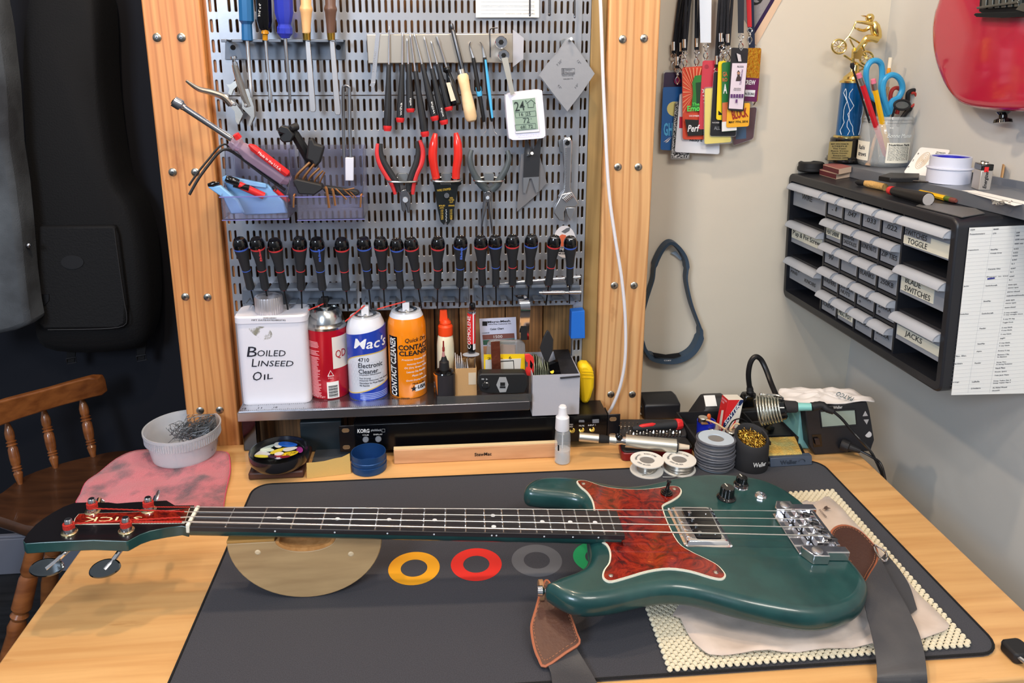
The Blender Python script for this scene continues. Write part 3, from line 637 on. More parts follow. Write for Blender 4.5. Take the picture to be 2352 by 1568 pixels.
# ---------------------------------------------------------------- leather and webbing strap
LEA = mat('brown_leather', (82, 49, 34), .5, bump=(260, .5, .001), var=(40, (74, 42, 30))); LEB = mat('leather_edge', (164, 96, 66), .6)
WEB = mat('grey_webbing', (60, 60, 64), .42, bump=(700, .4, .0005), var=(11, (84, 82, 82), .42, .7))
strap = thing('guitar_strap', 'brown leather and grey webbing strap fastened to both ends of the green bass', 'guitar strap', PZ(1280, 1400, .0035))
def traced(pts, zf, th):
    q = [PZ(x, y, zf(x, y)) for x, y in pts]; return q
def leather(pts, z_of, name, m1, th=.003, edge=True):
    q = cr([PZ(x, y, z_of(x, y)) for x, y in pts], 3, True); mb = MB().slab(q, (0, 0, -th)); o_ = mb.build(name, m1, strap, bevel=.0006)
    c_ = sum(q, V())/len(q)
    if edge:
        MB().tube([p+V((0, 0, -th*.5)) for p in q+[q[0]]], th*.62, 6).build('edge_binding', LEB, o_)
        st = [c_+(p-c_)*.90+V((0, 0, .0003)) for p in q]; mb = MB()
        for k in range(0, len(st)-1, 1):
            a_, b_ = st[k], st[k+1]; L_ = (b_-a_).length; n_ = max(1, int(L_/.0035))
            for j in range(n_): p0_ = a_.lerp(b_, (j+.2)/n_); p1_ = a_.lerp(b_, (j+.75)/n_); mb.tube([p0_, p1_], .00045, 5)
        mb.build('stitching', mat('tan_thread', (150, 100, 72), .8), o_)
    return o_
l1 = [(1256, 1330), (1270, 1350), (1290, 1378), (1306, 1402), (1316, 1428), (1324, 1452), (1330, 1474), (1300, 1495), (1252, 1527), (1238, 1510), (1228, 1485), (1222, 1452), (1222, 1430), (1232, 1395), (1240, 1365), (1247, 1345)]
leather(l1, lambda x, y: .050-(y-1330)/197*.040, 'leather_end', LEA)
c = PY(1236, 1356, PZ(1250, 1357, .044).y); MB().lathe(c+V((.006, 0, 0)), c+V((.001, 0, 0)), [(0, .0125), (1, .0125)], 22, sy=1).build('felt_washer', mat('tan_felt', (150, 112, 78), .8), strap)
wl = [PZ(x, y, z) for x, y, z in ((1275, 1500, .010), (1292, 1530, .0065), (1312, 1568, .006), (1345, 1650, .006))]
wr = [PZ(x, y, z) for x, y, z in ((1320, 1484, .010), (1345, 1525, .0065), (1370, 1568, .006), (1410, 1650, .006))]
wl[0] = PZ(1256, 1522, .009); wl[1] = PZ(1264, 1545, .0065); wl[2] = PZ(1268, 1568, .006); wl[3] = PZ(1275, 1650, .006)
def web(L_, R_, name='webbing', th=.0016):
    L2, R2 = cr(L_, 5), cr(R_, 5); rs = []
    for a_, b_ in zip(L2, R2): rs.append([a_, b_, b_+V((0, 0, th)), a_+V((0, 0, th))])
    MB().rings(rs).build(name, WEB, strap, ang=50)
web(wl, wr)
# tail end: leather over the rim, then two layers of webbing running off the desk
l2 = [(1909, 1226), (1916, 1212), (1934, 1205), (1956, 1208), (1978, 1220), (1998, 1240), (2014, 1262), (2012, 1290), (1996, 1318), (1980, 1345), (1972, 1322), (1956, 1296), (1938, 1270), (1920, 1245)]
leather(l2, lambda x, y: .058-(x-1909)/105*.030-(y-1226)/120*.010, 'leather_end', mat('dark_brown_leather', (70, 40, 30), .45, bump=(260, .5, .001)))
wl = [PZ(x, y, z) for x, y, z in ((1986, 1340, .034), (1984, 1372, .034), (1990, 1410, .032), (2000, 1450, .028), (2010, 1500, .022), (2014, 1540, .014), (2014, 1568, .004), (2012, 1640, -.05))]
wr = [PZ(x, y, z) for x, y, z in ((2022, 1282, .034), (2045, 1330, .034), (2068, 1370, .032), (2090, 1410, .028), (2112, 1460, .022), (2124, 1510, .016), (2130, 1568, .006), (2134, 1640, -.05))]
web(wl, wr)
wl = [PZ(x, y, z) for x, y, z in ((2022, 1284, .024), (2040, 1330, .022), (2062, 1375, .018), (2080, 1420, .016))]
wr = [PZ(x, y, z) for x, y, z in ((2034, 1272, .024), (2062, 1305, .022), (2088, 1345, .018), (2106, 1400, .014))]
web(wl, wr, 'webbing_loop')
q = [PZ(x, y, .030) for x, y in ((2008, 1252), (2022, 1258), (2034, 1268), (2038, 1280), (2030, 1288), (2014, 1272))]
MB().tube(cr(q, 3, True), .0016, 8).build('buckle', CHROME, strap)
# ================================================================ tools on the slotted panels
YB = YW-.004
HANDB = mat('handle_blue', (24, 92, 148), .25, coat=.4); BLU2 = mat('handle_violet_blue', (58, 72, 200), .12, trans=.35, ior=1.3, coat=.5)
AMBER = mat('amber_plastic', (206, 140, 20), .2, trans=.2); LWOOD = wood('light_handle_wood', (224, 178, 124), (206, 156, 100), scale=(80, 80, 8), rough=.4); DWOOD = wood('dark_handle_wood', (98, 70, 56), (70, 48, 38), scale=(80, 80, 8), rough=.4)
RACKM = mat('rack_grey_enamel', (98, 106, 118), .45, .3)
# upper rack
def rack(label, segs, y0, y1, x0, x1, yb, holes, m=RACKM, fl=.036, low=False):
    t = thing('tool_rack', label, 'tool rack', W((x0+x1)/2, y1, 0), 'grey steel tool racks')
    P(t, 'back_plate', m, SL([(x0, y0+6), (x1, y0+6), (x1, yb), (x0, yb)], .001, .0018), bevel=.0006)
    for a, b in segs:
        pa, pb = W(a, y0+3, fl), W(b, y0+3, fl)
        mb = MB().box((pa.x, YB-fl, pa.z-.0045), (pb.x, YB-fl+.0016, pa.z)).box((pa.x, YB-fl+.0016, pa.z-.0016), (pb.x, YB-.003, pa.z)); mb.build('shelf_tab', m, t, bevel=.0008)
        if low: 
            pa, pb = W(a+5, yb-2, fl*.8), W(b-5, yb-2, fl*.8); MB().box((pa.x, YB-fl*.8, pa.z-.0016), (pb.x, YB-.003, pa.z)).build('lower_tab', m, t, bevel=.0006)
    for hx, hy in holes:
        c = W(hx, hy, .003); MB().lathe(c+V((0, .0005, 0)), c+V((0, -.0006, 0)), [(0, .004), (1, .004)], 14).build('mounting_hole', mat('hole_black', (12, 12, 14), .9), t)
rack('grey steel rack holding handled screwdrivers and two files at the top of the tool panel', [(507, 520), (532, 558), (570, 603), (616, 645), (659, 696), (712, 755), (770, 789)], 87, 137, 517, 793, 137, [(535, 109), (777, 109)])
SPL = [(0, .9), (.03, 1), (.5, 1), (.97, .95), (1, .6)]
t = thing('screwdriver', 'screwdriver with a solid blue fluted handle, leftmost in the upper rack', 'screwdriver', W(566, 92, .036), 'screwdrivers and files in the upper rack')
P(t, 'handle', HANDB, LA((562, -60, .040), (568, 93, .036), [(0, 14), (.04, 17), (.70, 17), (.72, 14.5), (.75, 12), (.86, 12.5), (1, 13)], 10), bevel=.0008, ang=20)
P(t, 'shaft', STEEL, LA((568, 92, .036), (578, 224, .032), [(0, 4.6), (.8, 4.2), (.82, 5), (1, 3)], 12))
t = thing('screwdriver', 'black and amber screwdriver marked 3/16 in the upper rack', 'screwdriver', W(609, 90, .036), 'screwdrivers and files in the upper rack')
P(t, 'handle', GLOSSB, LA((603, -60, .042), (608, 72, .037), [(0, 16), (.03, 18), (.82, 18), (.95, 14), (1, 8)], 8), bevel=.001, ang=20)
P(t, 'amber_core', AMBER, LA((608, 40, .042), (609, 92, .037), [(0, 6), (.5, 7), (.7, 9), (.75, 6), (1, 6)], 12))
P(t, 'shaft', STEEL, LA((609, 84, .036), (622, 236, .030), [(0, 3.4), (.77, 3.0), (.88, 5), (1, 4)], 12, .7))
WT('3/16" x 4"', (597.5, 38), (600, 8), 5, .0555, WINK, t, up=(-1, 0))
t = thing('screwdriver', 'translucent violet-blue fluted screwdriver in the upper rack', 'screwdriver', W(654, 88, .036), 'screwdrivers and files in the upper rack')
P(t, 'handle', BLU2, LA((648, -60, .042), (655, 88, .036), [(0, 18), (.04, 21), (.60, 21), (.72, 17), (.78, 14), (.84, 18), (.92, 18), (.97, 12), (1, 10)], 9), bevel=.001, ang=20)
P(t, 'shaft', STEEL, LA((655, 86, .036), (667, 238, .030), [(0, 4.2), (.95, 3.4), (1, 1.6)], 12))
for nm, lb, x, bx, ex, ey, m_ in (('file', 'flat file with a pale turned wooden handle in the upper rack', 702, 705, 718, 257, LWOOD), ('file', 'flat file with a dark turned wooden handle, rightmost in the upper rack', 758, 761, 775, 264, DWOOD)):
    t = thing(nm, lb, 'file', W(x, 92, .036), 'screwdrivers and files in the upper rack')
    P(t, 'handle', m_, LA((x, -60, .042), (bx-1, 76, .037), [(0, 10), (.2, 13), (.52, 12), (.57, 14.5), (.60, 15), (.65, 13), (.85, 10.5), (1, 9.5)], 18))
    P(t, 'ferrule', BRASS, LA((bx-1, 73, .037), (bx, 92, .0365), [(0, 9.6), (1, 8.6)], 16))
    k_ = 7.5; P(t, 'blade', mat('file_steel', (168, 165, 165), .42, .9, bump=(900, .15, .0001)), SL([(bx-4, 92), (bx+7, 96), (ex+k_, ey-6), (ex+5, ey), (ex-4, ey), (ex-k_+1, ey-6)], .031, .005), bevel=.0006)
# locking pliers
t = thing('locking_pliers', 'chrome locking pliers hanging at the upper left of the tool panel', 'locking pliers', W(560, 280, .02))
P(t, 'upper_handle', NICKEL, TU([(539, 148, .024), (548, 180, .022), (560, 216, .020), (572, 244, .018)], [6.5, 8, 9, 10], 10), SL([(556, 205), (570, 204), (583, 245), (584, 268), (574, 290), (570, 288), (576, 268), (566, 258), (556, 248)], .012, .011))
P(t, 'lower_handle', NICKEL, TU([(427, 185, .055), (455, 204, .045), (485, 212, .035), (512, 222, .028), (530, 240, .022)], [3, 6, 7.5, 7.5, 8], 10), SL([(518, 222), (536, 232), (552, 252), (558, 262), (552, 276), (547, 286), (541, 278), (539, 256), (524, 240)], .012, .011))
P(t, 'adjusting_screw', STEEL, LA((536, 129, .026), (541, 150, .024), [(0, 7), (.2, 7.5), (.28, 7.5), (.3, 2.5), (.6, 2.5), (.62, 5.5), (1, 6)], 14))
P(t, 'release_lever', NICKEL, SL([(520, 194), (528, 194), (541, 185), (546, 196), (536, 206), (531, 219), (524, 214), (527, 204)], .014, .006))
for x, y in ((522, 221), (538, 239), (564, 242)): P(t, 'rivet', STEEL, LA((x, y, .022), (x, y, .0255), [(0, 4.2), (.7, 4), (1, 2.6)], 12))
# magnetic bar with everything on it
t = thing('magnetic_tool_bar', 'brushed steel magnetic bar across the upper tool panel', 'magnetic bar', W(1010, 140, 0))
P(t, 'bar', mat('brushed_steel', (196, 186, 172), .33, .9, bump=(90, .12, .0004)), SL([(842, 79), (1178, 77), (1180, 144), (845, 146)], .003, .018), bevel=.0012)
MAGD = .0205
t = thing('steel_ruler_tool', 'thin bright steel crowning tool, leftmost on the magnetic bar', 'steel strip', W(858, 200, MAGD))
P(t, 'strip', mat('bright_strip', (220, 220, 224), .25, .9), SL([(863, 76), (873, 75), (862, 192), (852, 191)], MAGD+.001, .0012), SL([(852, 190), (862, 190), (858, 203), (849, 196)], MAGD+.001, .006))
WT('STEWMAC', (858.5, 166), (864, 118), 4, MAGD+.0024, mat('etch_grey', (140, 140, 145), .6), t, up=(-1, 0))
BGRIP = mat('black_grip', (26, 27, 31), .5, bump=(500, .2, .0005))
for i, (tx, ty, sx, sy, ex, ey, lb) in enumerate([
        (894, 60, 893, 148, 890, 301, 'the longest, leftmost'), (925, 75, 924, 148, 919, 281, 'second from the left'), (935, 88, 938, 147, 943, 258, 'shortest grip, third from the left'),
        (942, 76, 954, 163, 977, 314, 'reaching lowest, fourth from the left'), (951, 76, 970, 147, 1000, 277, 'fifth from the left'), (974, 84, 992, 157, 1021, 286, 'sixth from the left'), (990, 94, 1005, 147, 1032, 254, 'seventh, beside the black stubby driver')]):
    t = thing('precision_screwdriver', 'black red-capped precision screwdriver on the magnetic bar, '+lb, 'precision screwdriver', W(ex, ey, .03), 'red capped precision screwdrivers on the magnetic bar')
    d0 = MAGD+.003+.0015*(i % 2)
    P(t, 'shaft', STEEL, LA((tx, ty, d0), (sx, sy+4, d0+.003), [(0, 1), (.06, 2.6), (.12, 1.9), (1, 2.4)], 10))
    mx_, my_ = sx+(ex-sx)*.92, sy+(ey-sy)*.92
    P(t, 'grip', BGRIP, LA((sx, sy, d0+.003), (mx_, my_, d0+.007), [(0, 5.4), (.25, 6), (.55, 8), (.8, 8.8), (1, 8.8)], 8), bevel=.0006, ang=25)
    P(t, 'swivel_cap', RED, LA((mx_, my_, d0+.007), (ex, ey, d0+.0075), [(0, 9.8), (.55, 9.8), (.75, 8.6), (1, 8)], 18))
    if i in (1, 2, 4, 5):
        dx, dy = (ex-sx), (ey-sy); l = math.hypot(dx, dy); k0, k1 = (.88, .66) if i in (1, 4) else (.86, .70); kk = -1 if k0 > k1 else 1
        WT('wiha', (sx+dx*k0+3, sy+dy*k0), (sx+dx*k1+3, sy+dy*k1), 5, d0+.0155, WINK, t, up=(-1, 0))
t = thing('stubby_screwdriver', 'black fluted screwdriver with a paper label on the magnetic bar', 'screwdriver', W(1045, 240, .03))
P(t, 'shaft', STEEL, LA((1003, 84, .025), (1026, 156, .026), [(0, 3), (.2, 4), (.3, 2.4), (1, 2.6)], 10))
P(t, 'handle', GLOSSB, LA((1026, 154, .026), (1049, 242, .032), [(0, 9), (.08, 10), (.15, 6), (.3, 8), (.5, 12), (.95, 12), (1, 9)], 8), bevel=.0008, ang=20)
P(t, 'paper_label', mat('cream_label', (216, 200, 178), .8), SL([(1025, 190), (1034, 189), (1047, 230), (1036, 233)], .0395, .0006))
t = thing('nut_file_tool', 'steel rod tool with a pale bare wood handle on the magnetic bar', 'hand tool', W(1080, 270, .03))
P(t, 'shaft', DSTEEL, LA((1036, 54, .026), (1063, 162, .027), [(0, 3.5), (.03, 4.6), (.1, 4.6), (.13, 3.6), (.16, 5.2), (1, 5.2)], 14))
P(t, 'ferrule', NICKEL, LA((1058, 160, .028), (1061, 172, .029), [(0, 10), (1, 9.5)], 16))
P(t, 'handle', mat('raw_wood', (228, 200, 158), .55, var=(40, (216, 184, 140))), LA((1062, 170, .029), (1084, 280, .036), [(0, 10), (.05, 13), (.35, 11.5), (.65, 14), (.9, 14), (.97, 11), (1, 6)], 20))
for i, (a, b, c, d, ex, ey, lb) in enumerate([((1081, 95), (1080, 106), (1087, 133), (1112, 280), 1113, 310, 'black dental-style pick with pale blue collar on the magnetic bar'), ((1102, 95), (1109, 106), (1113, 132), (1130, 279), 1140, 312, 'bright blue sided pick with hooked tip, right of the darker pick')]):
    t = thing('hooked_pick', lb, 'pick tool', W(d[0], d[1], .03)); dd = .024
    P(t, 'upper_tip', STEEL, TU([(a[0], a[1], dd+.004), (b[0]-1, b[1], dd), (c[0], c[1], dd)], [1, 2, 4], 8))
    P(t, 'grip', BLACK, LA((c[0], c[1], dd), (d[0], d[1], dd+.006), [(0, 4), (.05, 4.5), (.35, 5), (.5, 6), (.65, 5), (.95, 4.5), (1, 3)], 10))
    P(t, 'blue_inlay', mat('light_blue_plastic', (70, 165, 215), .4), *( [LA((c[0]+(d[0]-c[0])*.42, c[1]+(d[1]-c[1])*.42, dd+.001), (c[0]+(d[0]-c[0])*.62, c[1]+(d[1]-c[1])*.62, dd+.004), [(0, 4), (.2, 6.6), (.8, 6.6), (1, 4)], 10)] if i == 0 else [LA((c[0]+2, c[1]+5, dd+.003), (d[0]+1, d[1]-8, dd+.009), [(0, 2.5), (.5, 4), (1, 2.5)], 8)]))
    P(t, 'lower_tip', STEEL, TU([(d[0], d[1], dd+.006), (d[0]+1, d[1]+8, dd+.006), (ex+3-8*i, ey-10, dd+.006), (ex, ey-5, dd+.008), (ex-3+4*i, ey+2, dd+.008)], [1.4, 1.1, 1, 1, .6], 6))
t = P(None, 'hex_key', DSTEEL, TU([(1143, 64, .028), (1130, 65, .024), (1125, 72, .0225), (1126, 98, .0225), (1126, 131, .0225)], 1.5, 6, 3)); tag(t, 'small dark bent hex key stuck upright on the magnetic bar', 'hex key')
def socket(x, y, r, lb):
    a, b = W(x-1, y+2, MAGD+.001), W(x, y, MAGD+.030); k = mpp(b)
    o = MB().rings([[p for p in ring_(a, r*k*1.0)], ring_(b, r*k), ring_(b+V((0, .0005, 0)), r*k*.92), ring_(b+V((0, .0005, 0)), r*k*.45, 6), ring_(b+V((0, .015, 0)), r*k*.45, 6)]).build('hex_socket', CHROME, ang=30)
    MB().slab(ring_(b+V((0, -.0001, 0)), r*k*.45, 6), (0, .0003, 0)).build('bore_shade', mat('hole_black', (12, 12, 14), .9), o)  # dark hexagon laid over the opening, standing for the shade inside
    return tag(o, lb, 'socket', 'sockets standing out from the magnetic bar')
def ring_(c, r, hexn=0, n=24):
    o = []
    for k in range(n):
        a = 2*math.pi*k/n; q = r
        if hexn: m_ = (a % (2*math.pi/hexn))-math.pi/hexn; q = r*math.cos(math.pi/hexn)/math.cos(m_)
        o.append(c+V((math.cos(a)*q, 0, math.sin(a)*q)))
    return o
socket(1151, 97, 14, 'chrome hex socket, upper of the two on the magnetic bar'); socket(1157, 127, 13, 'chrome hex socket, lower of the two, holding the feeler strip')
t = P(None, 'feeler_strip', mat('feeler_steel', (198, 196, 188), .35, .7), SL([(1152, 134), (1166, 131), (1182, 215), (1173, 219)], .052, .0006)); tag(t, 'thin steel feeler strip hanging from the lower socket over the white gauge', 'feeler gauge')
t = P(None, 'utility_blade_tool', mat('blade_steel', (196, 196, 204), .35, .6), SL([(1178, 68), (1203, 87), (1202, 135), (1178, 154)], .022, .0007)); tag(t, 'trapezoid utility blade at the right end of the magnetic bar', 'blade')
# weather gauge
t = thing('humidity_gauge', 'white digital humidity and temperature gauge reading 24 percent', 'humidity gauge', W(1210, 320, .004)); GD = .045
case = cr([W(x, y, GD) for x, y in ((1161, 226), (1165, 218), (1176, 213), (1232, 206), (1242, 208), (1246, 216), (1253, 304), (1251, 313), (1242, 318), (1185, 322), (1173, 319), (1168, 310))], 3, True)
MB().slab(case, (0, .022, 0)).build('case', mat('gauge_white', (222, 222, 238), .35), t, bevel=.003)
P(t, 'inner_frame', WHITE, SL([(1174, 225), (1231, 219), (1240, 303), (1184, 307)], GD, .0022), bevel=.001)
P(t, 'screen', mat('lcd_green', (140, 162, 148), .25, coat=.6), SL([(1177, 230), (1229, 224), (1236, 296), (1185, 301)], GD+.001, .002))
LCD = mat('lcd_ink', (38, 50, 48), .6); g_ = GD+.0032
WT('24', (1183, 256), (1206, 253), 22, g_, LCD, t, b=.01); WT('%', (1206, 235), (1210, 234.5), 5, g_, LCD, t); WT('16', (1193, 267), (1202, 266), 8, g_, LCD, t); WT('25', (1209, 265.5), (1219, 264.5), 8, g_, LCD, t)
WT('72', (1202, 283), (1217, 281.5), 12, g_, LCD, t); WT('68', (1196, 296), (1206, 295), 7.5, g_, LCD, t); WT('72', (1214, 294.5), (1224, 293.5), 7.5, g_, LCD, t); WT('o', (1219, 274), (1221, 273.8), 2.5, g_, LCD, t)
for y0_ in (257.5, 286):
    for a, b in (((1183, y0_+1), (1230, y0_-3)), ((1185, y0_+13), (1231, y0_+9)), ((1183, y0_+1), (1185, y0_+13)), ((1230, y0_-3), (1231, y0_+9)), ((1207, y0_), (1208, y0_+10))): P(t, 'screen_line', LCD, TU([(a[0], a[1], g_), (b[0], b[1], g_)], .35, 4, 1))
for pts in ([(1209, 238), (1220, 229), (1230, 238)], [(1212, 238), (1213, 247), (1226, 246), (1226, 237)]): P(t, 'house_icon', LCD, TU([(x, y, g_) for x, y in pts], .7, 4, 1))
WT('ACURITE', (1188, 316), (1238, 312), 6, GD+.0004, mat('embossed', (236, 236, 246), .4), t)
# radius gauge on its hook
HOOK = mat('hook_zinc', (196, 196, 192), .25, 1.); CLIP = mat('clip_grey', (110, 116, 122), .45, .3)
def hook(x, y, lb, d=.032):
    t = thing('panel_hook', lb, 'hook', W(x-10, y+6, 0), 'single pin hooks clipped to the tool panel')
    P(t, 'clip', CLIP, SL([(x-24, y+4), (x-17, y-1), (x-8, y+2), (x-6, y+12), (x-9, y+32), (x-20, y+30), (x-23, y+14)], .001, .006), bevel=.0008)
    P(t, 'pin', HOOK, TU([(x-14, y+7, .003), (x-6, y+5, .02), (x, y, d+.004)], 3.4, 10, 3)); return t
hook(1312, 89, 'pin hook at the upper right carrying the diamond radius gauge'); hook(1307, 319, 'pin hook at the right carrying the adjustable wrench'); hook(1222, 352, 'pin hook below the white gauge carrying the fork-shaped lever tool')
t = thing('radius_gauge', 'diamond-shaped steel radius gauge hanging at the upper right', 'radius gauge', W(1302, 255, .02)); RG = mat('gauge_steel', (166, 168, 174), .38, .6, bump=(120, .1))
for k, dx in enumerate((0, -3)):
    P(t, 'gauge_plate', RG, SL([(1307+dx, 86), (1314+dx, 94), (1366+dx, 169), (1338, 210), (1303+dx, 256), (1276+dx, 222), (1240+dx, 174), (1258+dx, 148), (1282+dx, 122), (1300+dx, 94)], .024-.004*k, .0008))
gi = mat('gauge_etch', (84, 86, 92), .6)
WT('Stewart-\nMacDonald', (1298, 169), (1320, 169), 12, .0252, gi, t); WT('RADIUS GAUGE', (1291, 175), (1317, 174.5), 3.4, .0252, gi, t); WT('7.25"', (1281, 152), (1292, 140), 5, .0252, gi, t); WT('12"', (1325, 140), (1331, 148), 5, .0252, gi, t)
WT('9.5"', (1280, 197), (1287, 205), 5, .0252, gi, t); WT('10"', (1323, 203), (1330, 195), 5, .0252, gi, t); WT('0340-0340 12"R', (1294, 183), (1316, 182), 3, .0252, gi, t)
for pts in ([(1290, 157), (1320, 157), (1320, 170), (1290, 170), (1290, 157)],): P(t, 'etched_frame', gi, TU([(x, y, .0252) for x, y in pts], .5, 4, 1))
P(t, 'etched_logo', gi, *[SL([(1291.5, 158+i*2.4), (1296.5, 158+i*2.4), (1296.5, 159.6+i*2.4), (1291.5, 159.6+i*2.4)], .0250, .0003) for i in range(5)])
# card and hex keys at the very top
t = thing('index_card', 'white lined card fixed at the top of the tool panel', 'card', W(1165, 40, .01))
P(t, 'card', PAPER, SL([(1092, -60), (1238, -60), (1238, 40), (1093, 40)], .006, .0005))
for y in (4, 12, 15, 23, 31): P(t, 'ruled_line', mat('pale_rule', (170, 178, 190), .8), TU([(1104, y, .0069), (1227 if y != 31 else 1157, y, .0069)], .3, 4, 1))
WT('SOMETHING CLEVER, NOTHING EPIC', (1161, 33), (1228, 33), 3, .0068, mat('grey_print', (150, 155, 165), .8), t)
for x, y, r, lb in ((1217, 38, 2.4, 'dark ball-end hex key hanging over the white card'), (1262, 37, 3.3, 'thickest ball-end hex key hanging right of the white card'), (1320, 42, 2.2, 'rightmost dark hex key hanging at the top of the tool panel')):
    o = P(None, 'ball_end_hex_key', DSTEEL, LA((x, -60, .024), (x, y-6, .024), [(0, r), (1, r)], 6), LA((x, y-8, .024), (x, y, .024), [(0, r*.6), (.5, r*1.15), (1, r*.7)], 8)); tag(o, lb, 'hex key', 'ball-end hex keys at the top of the panel')
# pliers
def ring_holder(x0, x1, y, lb):
    t = thing('pliers_holder', lb, 'tool holder', W((x0+x1)/2, y, 0), 'wire ring holders clipped to the lower panel')
    xm = (x0+x1)/2
    P(t, 'clip', CLIP, SL([(xm-13, y-12), (xm-9, y-16), (xm+9, y-16), (xm+13, y-12), (xm+10, y+6), (xm-10, y+6)], .001, .006), bevel=.0008)
    P(t, 'wire_ring', HOOK, TU([(xm-12, y-6, .007), (x0+8, y-3, .012), (x0, y, .024), (x0+8, y+3, .034), (xm, y+4, .037), (x1-8, y+3, .034), (x1, y, .024), (x1-8, y-3, .012), (xm+12, y-6, .007)], 2.6, 8, 5)); return t
ring_holder(889, 960, 414, 'wire ring holder carrying the small red and black cutters'); ring_holder(990, 1060, 413, 'wire ring holder carrying the red wire strippers'); ring_holder(1088, 1158, 413, 'wire ring holder carrying the grey long-nose pliers')
PLR = mat('plier_red', (206, 50, 52), .45); SOFTB = mat('soft_black_grip', (34, 36, 40), .7); TOOLST = mat('tool_steel', (142, 142, 146), .3, 1.)
t = thing('side_cutters', 'small side cutters with red and black handles opened in a V', 'cutters', W(930, 490, .02))
for s, f_ in ((1, lambda x: x), (-1, lambda x: 1863-x)):
    pts = [(868, 330), (866, 352), (872, 376), (884, 400), (898, 420), (908, 440), (911, 448)] if s == 1 else [(895+8, 320), (893, 345), (897, 372), (905+3, 398), (917, 420), (922, 436), (918, 446)]
    if s == 1: A1 = [(868, 330), (867, 352), (873, 376), (886, 400), (900, 422), (908, 446)]; A2 = [(875, 330), (875, 352), (882, 372), (896, 396), (910, 418), (916, 440)]
    else: A1 = [(964, 322), (971, 346), (968, 374), (957, 398), (950, 422), (948, 446)]; A2 = [(957, 324), (960, 350), (955, 376), (946, 400), (940, 420), (938, 438)]
    h = P(t, 'handle', PLR, TU([(x, y, .022) for x, y in A1], [4.5, 6, 6.5, 6.5, 6, 4], 10)); P(t, 'grip_insert', SOFTB, TU([(x, y, .024) for x, y in A2], [4, 5.5, 7, 7.5, 7.5, 5], 10))
P(t, 'jaw', TOOLST, SL([(920, 438), (934, 434), (943, 452), (943, 470), (941, 488), (936, 489), (935, 478), (932, 470), (932, 478), (929, 490), (923, 482), (920, 462)], .014, .010), bevel=.0012)
P(t, 'pivot', STEEL, LA((931, 459, .024), (931, 459, .0265), [(0, 7), (.7, 7), (1, 6)], 20))
t = thing('wire_strippers', 'red handled wire strippers with black yellow-lettered blades pointing down', 'wire strippers', W(1025, 510, .02))
for pts in ([(1000, 306, .024), (996, 330, .026), (994, 360, .026), (998, 390, .024), (1002, 409, .022)], [(1047, 305, .024), (1051, 330, .026), (1052, 360, .026), (1048, 390, .024), (1047, 409, .022)]):
    P(t, 'handle', mat('dipped_red', (212, 44, 34), .18, coat=.5), TU(pts, [5, 10, 10.5, 9.5, 9.5], 14))
STB = mat('stripper_black', (30, 34, 36), .35, .4)
P(t, 'blade', STB, SL([(995, 420), (1059, 418), (1060, 423), (1052, 428), (1050, 445), (1045, 470), (1041, 492), (1033, 510), (1028, 517), (1024, 505), (1020, 517), (1012, 509), (1005, 480), (1000, 447), (997, 428)], .010, .006), bevel=.0006)
P(t, 'pivot_bolt', DSTEEL, LA((1026, 449, .016), (1026, 449, .0195), [(0, 7), (.6, 7), (1, 6)], 18)); P(t, 'spring', STEEL, TU([(1012+i*1.0, 422+(2 if i % 2 else -2), .018) for i in range(24)], .7, 5, 1))
YI = mat('yellow_ink', (222, 184, 60), .6)
for s, a, b in (('WIRE STRIPPER', (1004, 440), (1036, 436)), ):
    WT(s, a, b, 5, .0162, YI, t)
for i, s in enumerate(('10', '12', '14', '16', '18', '20')):
    WT(s, (1013, 484+i*4), (1018, 484+i*4), 3, .0162, YI, t); WT(s, (1034, 484+i*4), (1039, 483+i*4), 3, .0162, YI, t)
for s, x, y, w_ in (('SOLID', 1008, 474, 14), ('AWG', 1010, 479, 9), ('STRAND', 1030, 474, 14), ('SOL', 1033, 456, 8), ('CUTTER', 1031, 461, 12), ('CUT', 1033, 466, 8)): WT(s, (x, y), (x+w_, y-.5), 3.2, .0162, YI, t)
P(t, 'gauge_notch', STEEL, *[LA((1024.5+(i % 2)*.8, 482+i*3.6, .0158), (1024.5+(i % 2)*.8, 482+i*3.6, .0166), [(0, 1.3), (1, 1.3)], 8) for i in range(8)])
t = thing('long_nose_pliers', 'long-nose pliers with grey dipped handles opened in a V', 'pliers', W(1118, 530, .02))
GRH = mat('grey_dipped_handle', (72, 80, 84), .4)
for pts in ([(1083, 344, .024), (1079, 362, .026), (1083, 386, .026), (1094, 408, .024), (1106, 424, .022), (1118, 436, .02)], [(1165, 346, .024), (1169, 364, .026), (1162, 388, .026), (1150, 408, .024), (1142, 424, .022), (1130, 436, .02)]):
    P(t, 'handle', GRH, TU(pts, [5, 6.5, 7, 8, 9, 8], 12))
P(t, 'jaw', TOOLST, TU([(1118, 446, .020), (1113, 476, .020), (1108, 505, .020), (1105, 534, .020)], [7, 5, 3, .8], 8), bevel=0); P(t, 'jaw', TOOLST, TU([(1122, 446, .020), (1125, 476, .020), (1128, 505, .020), (1130, 537, .020)], [7, 5, 3, .8], 8))
P(t, 'joint', TOOLST, SL([(1111, 442), (1117, 438), (1124, 438), (1130, 442), (1128, 462), (1119, 468), (1112, 460)], .012, .012), bevel=.0015)
P(t, 'pivot', STEEL, LA((1120, 454, .024), (1120, 454, .0262), [(0, 4.5), (1, 4)], 16))
